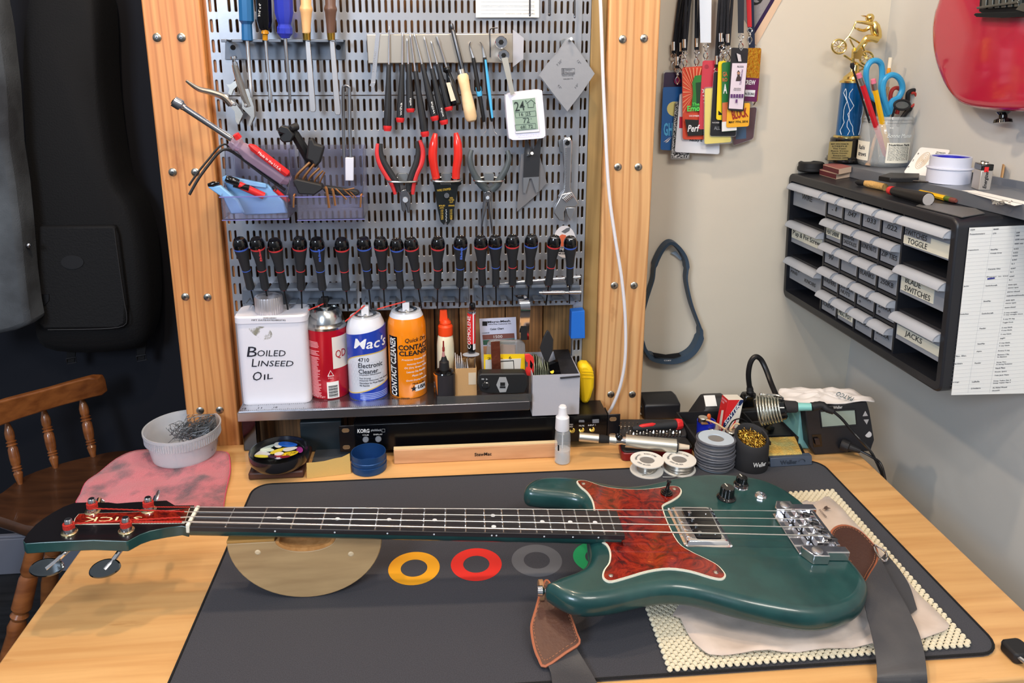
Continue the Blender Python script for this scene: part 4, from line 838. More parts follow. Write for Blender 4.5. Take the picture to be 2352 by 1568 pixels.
# lever tool and angled plate, wrench
t = P(None, 'angled_steel_plate', mat('plate_steel', (140, 138, 140), .45, .7, bump=(160, .08, .0004)), SL([(1197, 354), (1240, 358), (1256, 420), (1232, 448), (1187, 486), (1192, 420)], .009, .0012)); tag(t, 'skewed dull steel template plate hanging behind the fork-shaped lever tool', 'steel plate')
t = thing('fork_lever_tool', 'dark and bright steel lever tool with forked ends under the white gauge', 'lever tool', W(1220, 440, .015))
P(t, 'body', DSTEEL, SL([(1207, 320), (1212, 322), (1222, 350), (1238, 318), (1244, 318), (1241, 352), (1238, 408), (1202, 408), (1204, 350)], .013, .0016), label='dark steel body'); P(t, 'fork', STEEL, SL([(1202, 408), (1238, 406), (1237, 440), (1232, 443), (1221, 410), (1216, 410), (1207, 444), (1202, 442)], .014, .0016), label='bright forked end')
t = thing('adjustable_wrench', 'chrome adjustable wrench hanging at the right of the tool panel', 'wrench', W(1300, 505, .012)); WR = mat('wrench_chrome', (212, 214, 218), .28, 1., bump=(300, .1, .0003))
P(t, 'handle', WR, SL([(1292, 322), (1298, 315), (1308, 315), (1315, 324), (1314, 352), (1311, 430), (1318, 452), (1300, 470), (1282, 452), (1294, 438), (1296, 400), (1293, 340)], .014, .009), bevel=.0018)
P(t, 'recess', mat('recess_grey', (120, 122, 128), .5, .8), SL([(1298, 338), (1310, 338), (1306, 444), (1300, 444)], .0225, .0008), bevel=.0003)
WT('DROP FORGED STEEL', (1300.5, 442), (1301.5, 344), 5.5, .0236, WR, t, up=(-1, 0))
P(t, 'fixed_jaw', WR, SL([(1290, 446), (1314, 440), (1330, 468), (1322, 476), (1302, 476), (1296, 486), (1296, 508), (1284, 506), (1273, 490), (1275, 474)], .013, .011), bevel=.0015)
P(t, 'moving_jaw', WR, SL([(1300, 476), (1322, 476), (1318, 490), (1310, 508), (1302, 492)], .014, .008), bevel=.001)
P(t, 'knurled_screw', STEEL, *[LA((1296+i*3.0, 459-i*2.2+2, .026), (1298+i*3.0, 457-i*2.2+2, .026), [(0, 6.5), (.5, 7.5), (1, 6.5)], 12) for i in range(6)])
P(t, 'hanging_hole', mat('hole_black', (12, 12, 14), .9), LA((1303, 328, .0230), (1303, 328, .0236), [(0, 6), (1, 6)], 18))
# sticker
t = thing('round_sticker', 'round white museum sticker behind the rightmost hex drivers', 'sticker', W(1300, 590, .001)); STK = mat('sticker_white', (214, 208, 208), .5)
P(t, 'disc', STK, SL([(1297+26*math.cos(k*math.pi/16), 555+37*math.sin(k*math.pi/16)) for k in range(32)], .0004, .0005))
P(t, 'printed_figure', mat('print_orange', (206, 96, 60), .7), SL([(1285, 542), (1291, 538), (1300, 540), (1300, 558), (1296, 566), (1288, 566), (1286, 552)], .0009, .0003)); P(t, 'printed_shape', mat('print_grey', (96, 96, 100), .7), SL([(1289, 532), (1301, 524), (1310, 522), (1308, 530), (1298, 536)], .0009, .0003))
WT('DENVER', (1283, 571), (1309, 571), 4.5, .0011, INK, t, b=.02); WT('art', (1283, 579), (1311, 579), 8, .0011, INK, t, b=.04); WT('MUSEUM', (1283, 584), (1309, 584), 3.6, .0011, INK, t, b=.02)
# ---------------------------------------------------------------- lower racks and the row of T-grip hex drivers
RK3 = [(556, 820, [(557, 571), (582, 604), (616, 645), (658, 685), (699, 734), (748, 787), (803, 818)]), (830, 1077, [(831, 841), (853, 873), (888, 913), (926, 953), (967, 998), (1012, 1050), (1062, 1076)]), (1088, 1333, [(1089, 1101), (1115, 1132), (1146, 1170), (1184, 1208), (1221, 1253), (1266, 1302), (1314, 1332)])]
for (x0, x1, sg), lb, dy in zip(RK3, ('left grey steel rack of hex drivers', 'middle grey steel rack of hex drivers', 'right grey steel rack of hex drivers'), (0, -4, -7)):
    rack(lb+' low on the tool panel', sg, 660+dy, 700+dy, x0, x1, 698+dy, [], fl=.040, low=True)
def driver(m_, A_, B_, lb, txt=False, tc=None):
    root = thing('hex_driver', lb, 'hex driver', axm(A_, B_, (B_-A_).length/.107, up=(0, 1, 0)), 'black hex drivers in the lower racks')
    def Lz(z0, z1, prof, name, mm, n=20, par=None): return MB().lathe((0, 0, z0), (0, 0, z1), prof, n).build(name, mm, par or root, world=False)
    Lz(0, .045, [(0, .0062), (.06, .0085), (.3, .0080), (1, .0078)], 'lower_grip', SOFTB, 10); Lz(.045, .095, [(0, .0080), (.05, .0082), (.5, .0102), (.85, .0130), (1, .0136)], 'upper_grip', SOFTB)
    Lz(.0442, .0458, [(0, .0085), (.5, .0088), (1, .0085)], 'ring', m_); Lz(.0945, .098, [(0, .0138), (.5, .0142), (1, .0140)], 'ring', m_)
    Lz(.098, .1165, [(0, .0140), (.45, .0143), (.8, .0122), (1, .0098), (.96, .0090), (.90, .0060), (.88, .001)], 'end_cap', GLOSSB, 24)
    Lz(-.002, .0003, [(0, .004), (1, .0055)], 'collar', m_, 12); Lz(-.052, 0, [(0, .0016), (1, .0017)], 'shaft', mat('blackened_steel', (24, 24, 26), .4, .5), 6)
    MB().add([(x, y, .1135) for x, y in ((-.003, -.0005), (.003, -.0005), (.003, .0005), (-.003, .0005))], [(0, 1, 2, 3)])
    return root
DR = mat('driver_red', (206, 54, 58), .5); DB = mat('driver_blue', (62, 96, 188), .5)
rows = [(551, 558, 576, 663, 0), (590, 557.5, 610, 663, 1), (631, 560, 652, 664, 1), (688, 557, 692, 664, 1), (728, 558, 741, 664.6, 0), (785, 559, 795, 664.6, 1), (835.5, 557, 847, 661, 0), (874.5, 557, 881, 660, 1), (911, 560, 920, 660, 0), (944, 558, 960.6, 660, 1), (1006, 556.6, 1005, 660, 1), (1058, 554.7, 1056, 657, 0), (1104, 553.8, 1108, 654, 1), (1137.5, 553, 1139, 653.5, 0), (1177, 552, 1177, 653.5, 1), (1220.7, 551, 1214.7, 652.5, 0), (1273, 553, 1260, 653.5, 1), (1310, 554.7, 1308.5, 651.6, 0)]
wh = ['far left', 'second, with red lettering,', 'third', 'fourth', 'fifth, with blue lettering,', 'sixth', 'first of the middle rack', 'eighth', 'ninth', 'tenth, leaning left,', 'eleventh, gaps on both sides', 'last of the middle rack, with blue lettering,', 'first of the right rack', 'second of the right rack', 'third of the right rack', 'third from the right end', 'second from the right end, leaning right,', 'far right, over the round sticker,']
pr = {}
for i, (hx, hy, bx, by, rd) in enumerate(rows):
    A_, B_ = W(bx, by, .036), W(hx, hy, .062); s_ = (B_-A_).length/.107
    lb = ('red' if rd else 'blue')+' ringed hex driver, '+wh[i].rstrip(',')+', in the lower row'
    if rd not in pr: pr[rd] = driver(DR if rd else DB, A_, B_, lb)
    else: dup(pr[rd], axm(A_, B_, s_, up=(0, 1, 0)), lb)
for i in (1, 4, 11):
    hx, hy, bx, by, rd = rows[i]; o = [q for q in COL.objects if q.get('label', '').startswith(('red' if rd else 'blue')+' ringed') and wh[i].split(',')[0] in q['label']][0]
    f = lambda k: (bx+(hx-bx)*k+2, by+(hy-by)*k, .066)
    a, b = f(.60), f(.86); WT('Eklind', (a[0]+2.5, a[1]), (b[0]+3, b[1]), 5, .0745, DR if rd else DB, o, b=.02, up=(-1, 0))
# chrome bars resting in the right rack
for (a, b, r, lb) in (((1143, 652, .030), (1333, 636, .030), 5, 'long tapered chrome bar lying across the right rack'), ((1238, 672, .046), (1334, 671, .046), 5, 'short chrome rod below the tapered bar in the right rack')):
    o = P(None, 'chrome_bar', CHROME, LA(a, b, [(0, 1), (.3, r*.8), (.7, r), (1, r)] if b[1] < 650 else [(0, r*.7), (.08, r*.7), (.09, r), (.6, r), (.62, r*.7), (.7, r*.7), (.72, r), (1, r)], 14)); tag(o, lb, 'steel bar', 'loose chrome bars in the right rack')
# ---------------------------------------------------------------- clear bins
BINM = mat('clear_violet_plastic', (226, 226, 242), .10, trans=.95, ior=1.10)
def bin_(x0, x1, xb0, xb1, lb, yt=333, ym=452, yb=505):
    t = thing('clear_bin', lb, 'storage bin', W((x0+x1)/2, yb, .06), 'clear violet-tinted bins on the tool panel')
    D1 = .095; q = lambda x, y, d: W(x, y, d)
    bl, br_ = q(xb0, yt, .003), q(xb1, yt, .003); fl, frr = q(x0, ym, D1), q(x1, ym, D1); z1 = bl.z; zm = fl.z; zb = q(x0+8, yb, D1).z
    X0, X1 = fl.x+.003, frr.x-.003; y0, y1 = YB-.003, YB-D1; th = .0013
    mb = MB()
    mb.box((X0, y1, zb), (X1, y1+th, zm)); mb.box((X0, y1, zb), (X1, y0, zb+th)); mb.box((X0, y0-th, zb), (X1, y0, z1))
    for x in (X0, X1-th):
        mb.slab([(x, y1+th, zb+th), (x, y0-th, zb+th), (x, y0-th, z1), (x, y1+.045, z1-.002), (x, y1+.035, zm+.02), (x, y1+th, zm)], (th, 0, 0))
    mb.build('tray', BINM, t, bevel=.0004)
    MB().box((X0-.002, y1-.0015, zm-.0012), (X1+.002, y1+.001, zm+.0004)).box((X0-.001, y1-.0012, zb-.0012), (X1+.001, y1+.003, zb)).build('front_rim', mat('violet_rim', (150, 150, 220), .2, trans=.5), t)
    return X0, X1, y0, y1, zb, zm, z1
b1 = bin_(502, 664, 512, 662, 'clear violet bin on the left holding pouches and long tools'); b2 = bin_(676, 838, 678, 838, 'clear violet bin on the right holding folding hex keys')
def G(x, y, d): return (x, y, d)
t = thing('nut_driver', 'long chrome nut driver with a clear and red handle leaning out of the left bin', 'nut driver', W(650, 420, .05))
P(t, 'shaft', CHROME, LA((412, 240, .090), (540, 325, .070), [(0, 7), (1, 7)], 16)); P(t, 'socket', CHROME, LA((399, 232, .092), (424, 247, .089), [(0, 13), (.5, 13.5), (.7, 13), (.8, 9), (1, 8)], 20)); P(t, 'socket_bore', mat('hole_black', (12, 12, 14), .9), LA((398.5, 231.6, .0921), (399, 232, .0919), [(0, 9), (1, 9)], 6))
P(t, 'handle', mat('tinted_clear_handle', (196, 168, 190), .08, trans=.55, ior=1.3, coat=.5), LA((530, 322, .070), (664, 416, .048), [(0, 14), (.1, 19), (.16, 14), (.3, 20), (.9, 20), (1, 12)], 8), bevel=.0008, ang=20)
P(t, 'red_stripe', RED, LA((572, 332, .083), (664, 402, .060), [(0, 3), (.1, 9), (.95, 9), (1, 4)], 8)); P(t, 'red_collar', RED, LA((541, 308, .088), (548, 318, .086), [(0, 8), (1, 9)], 6))
WT('Made in the U.S.A.', (592, 352), (644, 393), 6, .094, WINK, t)
for pts, r, lb in (([(434, 426, .10), (455, 395, .095), (482, 362, .085), (500, 340, .08), (516, 331, .075), (530, 338, .07), (560, 352, .06)], 2.6, 'thin bent black hex key hooked over the left bin'), ([(435, 447, .105), (456, 410, .1), (484, 372, .09), (503, 350, .085), (520, 343, .08), (545, 356, .07), (600, 398, .06), (655, 436, .05)], 3.6, 'thick bent black hex key hooked over the left bin')):
    o = P(None, 'bent_hex_key', SATIN, TU(pts, r, 6, 3)); tag(o, lb, 'hex key', 'bent hex keys over the left bin')
LB = mat('pale_blue_pouch', (120, 168, 214), .6, bump=(40, .2))
t = thing('blue_pouch', 'folded pale blue pouch standing in the left bin', 'pouch', W(560, 470, .05))
P(t, 'sleeve', LB, SL([(509, 408), (516, 403), (560, 412), (600, 420), (615, 424), (650, 462), (660, 490), (560, 494), (530, 452)], .055, .008), bevel=.002); P(t, 'fold', LB, SL([(510, 415), (560, 425), (612, 432), (611, 422), (514, 404)], .064, .004), bevel=.001)
t = thing('blue_case', 'pale blue eyeglass-like sleeve with black cap poking left from the left bin', 'sleeve case', W(500, 440, .07)); P(t, 'sleeve', LB, SL([(476, 430), (505, 426), (545, 460), (560, 490), (530, 492), (512, 455)], .078, .009), bevel=.002); P(t, 'black_cap', GLOSSB, LA((478, 425, .084), (503, 420, .084), [(0, 4), (.5, 7), (1, 3)], 12))
t = thing('marker_pen', 'red and black marker pen lying in the left bin', 'pen', W(560, 440, .07)); P(t, 'cap', GLOSSB, LA((518, 409, .080), (548, 420, .076), [(0, 6), (.15, 9), (.8, 9), (1, 8)], 14)); P(t, 'barrel', RED, LA((548, 424, .076), (606, 450, .066), [(0, 8.5), (1, 8.5)], 14)); P(t, 'black_section', GLOSSB, LA((536, 424, .078), (572, 432, .074), [(0, 6), (1, 8)], 12))
t = thing('red_pen', 'thin red pen with a black tip at the right of the left bin', 'pen', W(640, 440, .05)); P(t, 'barrel', RED, LA((630, 434, .062), (662, 462, .055), [(0, 5), (1, 5)], 12)); P(t, 'tip', BLACK, LA((626, 428, .063), (634, 437, .062), [(0, 3), (1, 4.5)], 10))
# right bin contents
t = thing('swivel_clamp', 'black jointed plastic clamp rising out of the right bin', 'clamp', W(700, 380, .05))
P(t, 'arm', BLACK, LA((672, 300, .060), (720, 380, .045), [(0, 8), (.1, 11), (.6, 12), (1, 12)], 8), LA((640, 306, .068), (682, 292, .060), [(0, 9), (.5, 10), (1, 7)], 10)); P(t, 'clamp_jaw', BLACK, SL([(636, 298), (646, 288), (662, 292), (676, 310), (668, 326), (650, 328), (640, 318), (650, 308), (642, 306)], .060, .018), bevel=.002)
P(t, 'knob', SATIN, LA((668, 294, .078), (682, 290, .070), [(0, 5), (.2, 8), (1, 9)], 14))
t = thing('folding_hex_set', 'black folding hex key set with five bronze keys raised, in the right bin', 'hex key set', W(705, 440, .07))
P(t, 'case', SATIN, SL([(672, 416), (680, 411), (738, 424), (742, 434), (722, 448), (686, 446)], .074, .020), bevel=.002); P(t, 'cover', SATIN, SL([(708, 320), (718, 316), (724, 330), (745, 336), (736, 372), (722, 388), (716, 372), (702, 366)], .058, .014), bevel=.003)
BRZ = mat('bronze_key', (176, 124, 80), .3, .9)
for i, (a, b) in enumerate((((680, 408), (712, 373)), ((696, 412), (722, 377)), ((709, 414), (734, 386)), ((722, 417), (742, 392)), ((733, 421), (746, 395)))): P(t, 'key', BRZ, TU([(a[0], a[1]+4, .082), (a[0]+4, a[1]-8, .084), (b[0], b[1], .086)], 3.6-i*.4, 6, 3))
t = thing('folding_hex_set', 'lower folding hex key set with keys hanging over the front of the right bin', 'hex key set', W(760, 460, .08)); P(t, 'case', SATIN, SL([(738, 432), (748, 428), (820, 438), (826, 446), (815, 451), (750, 446)], .080, .016), bevel=.002)
for a, b, r in (((750, 432), (756, 477), 3.4), ((765, 436), (770, 472), 3), ((774, 434), (796, 458), 2), ((795, 438), (812, 455), 1.6), ((792, 434), (814, 432), 1.6), ((806, 440), (818, 454), 1.3)): P(t, 'key', BRZ, TU([(a[0]-3, a[1], .098), (a[0], a[1]+2, .101), (b[0], b[1], .102)], r, 6, 2))
for x, lb in ((675, 'small bronze hex key hanging between the two bins'), (829, 'small bronze hex key hanging at the right edge of the right bin')): 
    o = P(None, 'short_hex_key', BRZ, TU([(x+3, 446, .098), (x, 450, .102), (x-1, 476, .103)], 2.2, 6, 2)); tag(o, lb, 'hex key', 'short bronze hex keys on the bin fronts')
t = thing('long_loop_rod', 'long grey steel loop rod standing in the right bin', 'loop rod', W(795, 360, .02)); P(t, 'loop', mat('loop_steel', (124, 126, 132), .4, .9), TU([(790, 362, .02), (789, 300, .018), (788, 210, .016), (791, 199, .016), (796, 197, .016), (801, 200, .016), (803, 212, .016), (804, 300, .018), (806, 362, .02)], 3.6, 8, 4))
P(t, 'sleeve', mat('white_sleeve', (206, 208, 222), .4), SL([(793, 362), (812, 362), (812, 415), (793, 415)], .016, .008), bevel=.001)
# ================================================================ shelf under the panel and what stands on it
SHY, SHZ = 1.18, .1004
def VL(px, y, prof, m, root, name, n=28, label=None, ang=30, ref=None):
    """upright turned shape: profile (picture y, radius px) on the axis through picture column px at depth y"""
    pr_ = [(PY(px, q, y), r) for q, r in prof]; C = pr_[0][0]; x0 = PY(ref or px, (prof[0][0]+prof[-1][0])/2, y).x
    rs = []
    for c, r in pr_:
        k = r*mpp(c); rs.append([V((x0+k*math.cos(2*math.pi*i/n), y+k*math.sin(2*math.pi*i/n), c.z)) for i in range(n)])
    return MB().rings(rs).build(name, m, root, ang=ang, label=label), x0
sx0, sx1 = PY(545, 950, SHY).x, PY(1216, 940, SHY).x
t = thing('wall_shelf', 'shallow bent steel shelf under the tool panel carrying the tin and spray cans', 'shelf', ((sx0+sx1)/2, SHY, .085))
SHM = mat('shelf_steel', (150, 150, 156), .22, .95)
MB().box((sx0, SHY, SHZ-.0015), (sx1, 1.2725, SHZ)).box((sx0, SHY-.0012, .0845), (sx1, SHY, SHZ)).build('pan', SHM, t, bevel=.0006)
rl = thing('steel_ruler', 'steel ruler with engraved inch marks lying along the front of the shelf', 'ruler', (sx0+.1, SHY+.01, SHZ))
rx1 = PY(965, 930, 1.19).x
MB().box((sx0+.002, SHY+.002, SHZ+.0002), (rx1, SHY+.026, SHZ+.0012)).build('blade', STEEL, rl)
mb = MB(); x = sx0+.004; i = 0
while x < rx1-.004:
    L_ = .006 if i % 8 == 0 else (.004 if i % 4 == 0 else .0028)
    mb.box((x, SHY+.026-L_, SHZ+.0012), (x+.0005, SHY+.0255, SHZ+.00135)); mb.box((x, SHY+.0025, SHZ+.0012), (x+.0005, SHY+.0025+L_, SHZ+.00135)); x += .0032; i += 1
mb.build('engraved_marks', INK, rl, smooth=False)
for k, s in enumerate(('12', '11', '10')): TX(s, (sx0+.006+k*.0254, SHY+.010, SHZ+.0012), (.006, 0, 0), (0, .005, 0), INK, rl)
# tin
TINW = mat('white_tin', (216, 216, 226), .38, bump=(12, .1, .001)); yf, yk = 1.207, 1.268
x0, x1 = PY(546, 840, yf).x, PY(709, 840, yf).x; z0 = SHZ+.0003; zs = PY(620, 742, yf).z; zt_ = PY(620, 733, yf).z; zc = PY(618, 717, (yf+yk)/2).z
t = thing('linseed_oil_tin', 'tall white metal tin hand-lettered BOILED LINSEED OIL at the left of the shelf', 'oil tin', ((x0+x1)/2, 1.238, z0))
rc = lambda a, b, c_, d, r, z: [V((p[0], p[1], z)) for p in rr((a+b)/2, (c_+d)/2, b-a, d-c_, r, 4)]
MB().rings([rc(x0+.001, x1-.001, yf+.001, yk-.001, .012, z0), rc(x0+.001, x1-.001, yf+.001, yk-.001, .012, zs), rc(x0-.001, x1+.001, yf-.001, yk+.001, .013, zs+.0003), rc(x0-.001, x1+.001, yf-.001, yk+.001, .013, zt_+.003), rc(x0+.001, x1-.001, yf+.001, yk-.001, .012, zt_+.006), rc(x0+.045, x1-.045, yf+.015, yk-.015, .012, zc)]).build('can_body', TINW, t, ang=28)
cx_ = PY(618, 700, 1.238).x; rk = 31.5*mpp(PY(618, 700, 1.238)); n = 72; rs = []
zt1 = PY(618, 676, 1.238).z-.002
for z, q, g_ in ((zc-.002, .99, 1), (zc+.001, 1, 1), (zt1-.002, 1, 1), (zt1, .96, 0), (zt1, .80, 0), (zt1-.0008, .76, 0)): rs.append([V((cx_+math.cos(2*math.pi*k/n)*rk*q*(1-.035*g_*(k % 2)), 1.238+math.sin(2*math.pi*k/n)*rk*q*(1-.035*g_*(k % 2)), z)) for k in range(n)])
MB().rings(rs).build('screw_cap', mat('dull_aluminium', (196, 192, 196), .35, .7), t, ang=25)
MARK = mat('marker_ink', (22, 26, 40), .6)
def PT(s, x0_, y0_, x1_, y1_, h, y, m, par, **k):
    global YB
    o_ = YB; YB = y; r_ = WT(s, (x0_, y0_), (x1_, y1_), h, 0, m, par, **k); YB = o_; return r_
yt_ = yf+.0005
PT('B', 567, 819, 590, 819, 23, yt_, MARK, t, sh=.1); PT('OILED', 591, 818, 656, 818, 14, yt_, MARK, t, sh=.1); PT('L', 578, 842, 590, 842, 18, yt_, MARK, t, sh=.1); PT('INSEED', 592, 841, 674, 841, 13, yt_, MARK, t, sh=.15); PT('O', 581, 874, 602, 873, 20, yt_, MARK, t, sh=.2); PT('IL', 606, 872, 627, 869, 12, yt_, MARK, t, sh=.1)
PT('W00100341', 604, 731.5, 634, 731.5, 3.2, yf-.0015, INK, t); PT('MFT DATE:037024803742', 578, 736.5, 656, 736.5, 3.2, yf-.0015, INK, t)
mb = MB(); q = cr([V((PY(x, y, yf).x, yf+.0006, PY(x, y, yf).z)) for x, y in ((572, 754), (590, 750), (612, 752), (624, 764), (622, 776), (606, 782), (588, 772), (576, 762))], 3, True); mb.slab(q, (0, .0003, 0)); gm = mat('grease_smudge', (150, 148, 130), .6); gt = gm.node_tree; gn = gt.nodes.new('ShaderNodeTexNoise'); gn.inputs['Scale'].default_value = 75; gn.inputs['Detail'].default_value = 6; gr = gt.nodes.new('ShaderNodeValToRGB'); gr.color_ramp.elements[0].position = .46; gr.color_ramp.elements[1].position = .74
gt.links.new(gt.nodes['Texture Coordinate'].outputs['Object'], gn.inputs['Vector']); gt.links.new(gn.outputs['Fac'], gr.inputs[0]); gt.links.new(gr.outputs[0], gt.nodes['Principled BSDF'].inputs['Alpha']); mb.build('grease_smudge', gm, t, smooth=False)
# spray cans
def can(px, yc, prof, mbody, lb, ang0=None):
    t = thing('spray_can', lb, 'spray can', (PY(px, 900, yc).x, yc, SHZ), 'spray cans on the shelf')
    return t
CANRIM = mat('can_tinplate', (190, 192, 192), .22, 1.)
def straw(t, a, b, y):
    p, q = PY(a[0], a[1], y), PY(b[0], b[1], y-.012); MB().tube([p, q], .0012, 8).build('straw', mat('straw_red', (206, 56, 44), .4), t)
zb = SHZ+.0003
def at_x(px, y): return PY(px, 850, y).x
def zz(py, y, px=850): return PY(px, py, y).z
def canbody(t, cx, y, r, zlist, m, name='can_body'): return MB().rings([[V((cx+r*q*math.cos(2*math.pi*k/48), y+r*q*math.sin(2*math.pi*k/48), z)) for k in range(48)] for z, q in zlist]).build(name, m, t, ang=32)
CR_ = mat('can_red', (188, 16, 38), .25, .25, coat=.4); CW_ = mat('can_white', (216, 220, 230), .25, coat=.4); CO_ = mat('can_orange', (238, 134, 12), .22, coat=.5); CBL = mat('can_blue', (32, 62, 168), .22, coat=.4)
yr = 1.252; cxr = at_x(756, yr); rr_ = 46*mpp(PY(756, 850, yr))
t = can(756, yr, None, None, 'red spray can with a black nozzle and red straw beside the white tin')
zt = zz(757, yr-.033); canbody(t, cxr, yr, rr_, [(zb, .97), (zb+.002, 1), (zt, 1)], CR_)
canbody(t, cxr, yr, rr_, [(zt, 1.02), (zt+.004, 1.03), (zt+.006, .98), (zt+.009, .86), (zt+.016, .82), (zt+.026, .70), (zt+.031, .58), (zt+.031, .52), (zt+.028, .50), (zt+.028, .15)], CANRIM, 'shoulder')
canbody(t, cxr, yr, rr_, [(zt+.028, .30), (zt+.034, .28), (zt+.035, .20)], CANRIM, 'valve_cup'); MB().box((cxr-.0068, yr-.006, zt+.034), (cxr+.0055, yr+.006, zt+.050)).build('nozzle', SATIN, t, bevel=.001)
straw(t, (747, 696), (686, 721), yr-.006)
mb = MB()
def cyl_bar(mb, C, r, a0, a1, z0_, z1_, th=.0003): cyl_patch(C, r, a0, a1, lambda u: z0_, lambda u: z1_, max(2, int(abs(a1-a0)/8)), th)(mb)
rnd = random.Random(5)
Cr = V((cxr, yr, 0)); z = zt-.018; k = 0
while z > zb+.006:
    if k not in (0, 6, 7, 12): cyl_bar(mb, Cr, rr_, -62, -62+rnd.uniform(36, 46), z, z+.0009)
    z -= .0023; k += 1
mb.build('fine_print', mat('print_pink', (226, 170, 176), .6), t, smooth=False)
mb = MB(); cyl_bar(mb, Cr, rr_, 20, 95, zb+.055, zt-.012); mb.build('label_panel', mat('label_cream', (220, 214, 205), .5), t)
CT('QD', Cr, rr_+.0004, 28, 62, zt-.052, zt-.036, mat('label_red', (170, 30, 36), .5), t)
mb = MB(); cyl_bar(mb, Cr, rr_, 0, 33, zb+.002, zb+.032, .0004); mb.build('barcode_ground', PAPER, t); mb = MB()
for i in range(12): cyl_bar(mb, Cr, rr_+.0003, 4, 29, zb+.004+i*.0018, zb+.004+i*.0018+(.0012 if i % 3 else .0006))
mb.build('barcode', INK, t, smooth=False); cp_s = lambda a, z: Cr+V((math.sin(R(a))*(rr_+.0004), -math.cos(R(a))*(rr_+.0004), z)); MB().tube([cp_s(4, zb+.043), cp_s(12, zb+.053), cp_s(20, zb+.043), cp_s(4, zb+.043)], .0008, 5).build('recycling_mark', WINK, t); CT('PBE', Cr, rr_, 5, 19, zb+.038, zb+.0405, mat('print_pink', (226, 170, 176), .6), t)
CT('P65Warnings.ca.gov', Cr, rr_, -62, -6, zb+.003, zb+.007, mat('print_pink', (226, 170, 176), .6), t)
ym = 1.238; cxm = at_x(845, ym); rm = 44.5*mpp(PY(845, 850, ym)); Cm = V((cxm, ym, 0))
t = can(845, ym, None, None, 'white and blue spray can lettered Electronic Cleaner, middle of the three')
zt = zz(765, ym-.03); ztop = zz(718, ym)
canbody(t, cxm, ym, rm, [(zb, .97), (zb+.002, 1), (zt-.006, 1), (zt+.002, .985), (zt+.012, .90), (zt+.022, .77), (ztop-.004, .60), (ztop-.003, .52)], CW_)
canbody(t, cxm, ym, rm, [(ztop-.005, .56), (ztop-.001, .57), (ztop, .53), (ztop-.002, .48), (ztop-.004, .3), (ztop-.003, .2), (ztop, .18)], CANRIM, 'rim'); MB().box((cxm-.0065, ym-.006, ztop-.003), (cxm+.0065, ym+.006, ztop+.013)).build('nozzle', WHITE, t, bevel=.001)
straw(t, (838, 701), (793, 738), ym-.006)
bz = zt-.010
sm_ = lambda u: 3*u*u-2*u*u*u; bl0 = zz(809, ym-.03); bt0 = zz(752, ym-.03)
cyl = cyl_patch(Cm, rm, -88, 88, lambda u: bl0-.030*(1-u)**4, lambda u: bt0-.018*(1-u), 24); mb = MB(); cyl(mb); mb.build('blue_band', CBL, t)
YG = mat('label_gold', (206, 176, 84), .4)
mb = MB(); cyl_patch(Cm, rm, -88, 88, lambda u: bl0-.0020-.030*(1-u)**4, lambda u: bl0-.0002-.030*(1-u)**4, 24)(mb); mb.build('gold_line', YG, t)
mb = MB(); cyl_patch(Cm, rm, -88, 88, lambda u: zb+.001, lambda u: zb+.008+.020*sm_(u), 24)(mb); mb.build('blue_base', CBL, t); mb = MB(); cyl_patch(Cm, rm, -88, 88, lambda u: zb+.0085+.020*sm_(u), lambda u: zb+.0102+.020*sm_(u), 24)(mb); mb.build('gold_line', YG, t)
CT("Mac's", Cm, rm+.0003, -33, 72, zz(799, ym-.03), zz(775, ym-.03), mat('label_white', (230, 232, 236), .5), t, sh=.2, b=.012)
CT('4710', Cm, rm, -22, 10, zz(829, ym-.03), zz(820, ym-.03), MARK, t, b=.01); CT('Electronic', Cm, rm, -22, 52, zz(843, ym-.03), zz(832, ym-.03), MARK, t, b=.01); CT('Cleaner', Cm, rm, -22, 36, zz(856, ym-.03), zz(846, ym-.03), MARK, t, b=.01)
for s, py, a1 in (('Limpiador Electronico', 861, 45), ('Fast Drying', 869, 12), ('Instantly Removes Oil, Grease', 874, 75), ('Harmless to Most Plastics', 879.5, 55), ('No Residue', 885, 8)): CT(s, Cm, rm, -20, a1, zz(py, ym-.03), zz(py-4, ym-.03), MARK, t)
mb = MB()
for i in range(4): cyl_bar(mb, Cm, rm+.0003, -20, 70, zb+.004+.003*i, zb+.0052+.003*i)
mb.build('fine_print', mat('print_pale_blue', (150, 168, 220), .6), t, smooth=False)
mb = MB(); hg = .0062; HX = mat('hex_line', (176, 182, 196), .5)
for i in range(-5, 8):
    for j in range(8):
        zc_ = zb+.030+j*hg*.87; a_ = (i+.5*(j % 2))*hg/rm
        if abs(a_) > 1.3: continue
        for k in (0, 1, 2):
            th1, th2 = math.pi/6+k*math.pi/3, math.pi/6+(k+1)*math.pi/3
            p_ = [Cm+V((math.sin(a_+math.cos(q_)*hg*.577/rm)*(rm+.00015), -math.cos(a_+math.cos(q_)*hg*.577/rm)*(rm+.00015), zc_+math.sin(q_)*hg*.577)) for q_ in (th1, th2)]
            mb.tube(p_, .00012, 3)
mb.build('hexagon_pattern', HX, t, smooth=False)
yo = 1.240; cxo = at_x(937, yo); ro = 43.5*mpp(PY(937, 850, yo)); Co = V((cxo, yo, 0))
t = can(937, yo, None, None, 'orange spray can lettered Contact Cleaner, rightmost of the three')
zt = zz(762, yo-.03, 937); ztop = zz(708, yo, 937); zw = zz(735, yo-.03, 937)
canbody(t, cxo, yo, ro, [(zb, .97), (zb+.002, 1), (zt, 1), (zt+.010, .965), (zw, .87)], CO_); canbody(t, cxo, yo, ro, [(zw, .87), (zw+.008, .76), (ztop-.004, .62), (ztop-.003, .5)], CW_, 'white_shoulder')
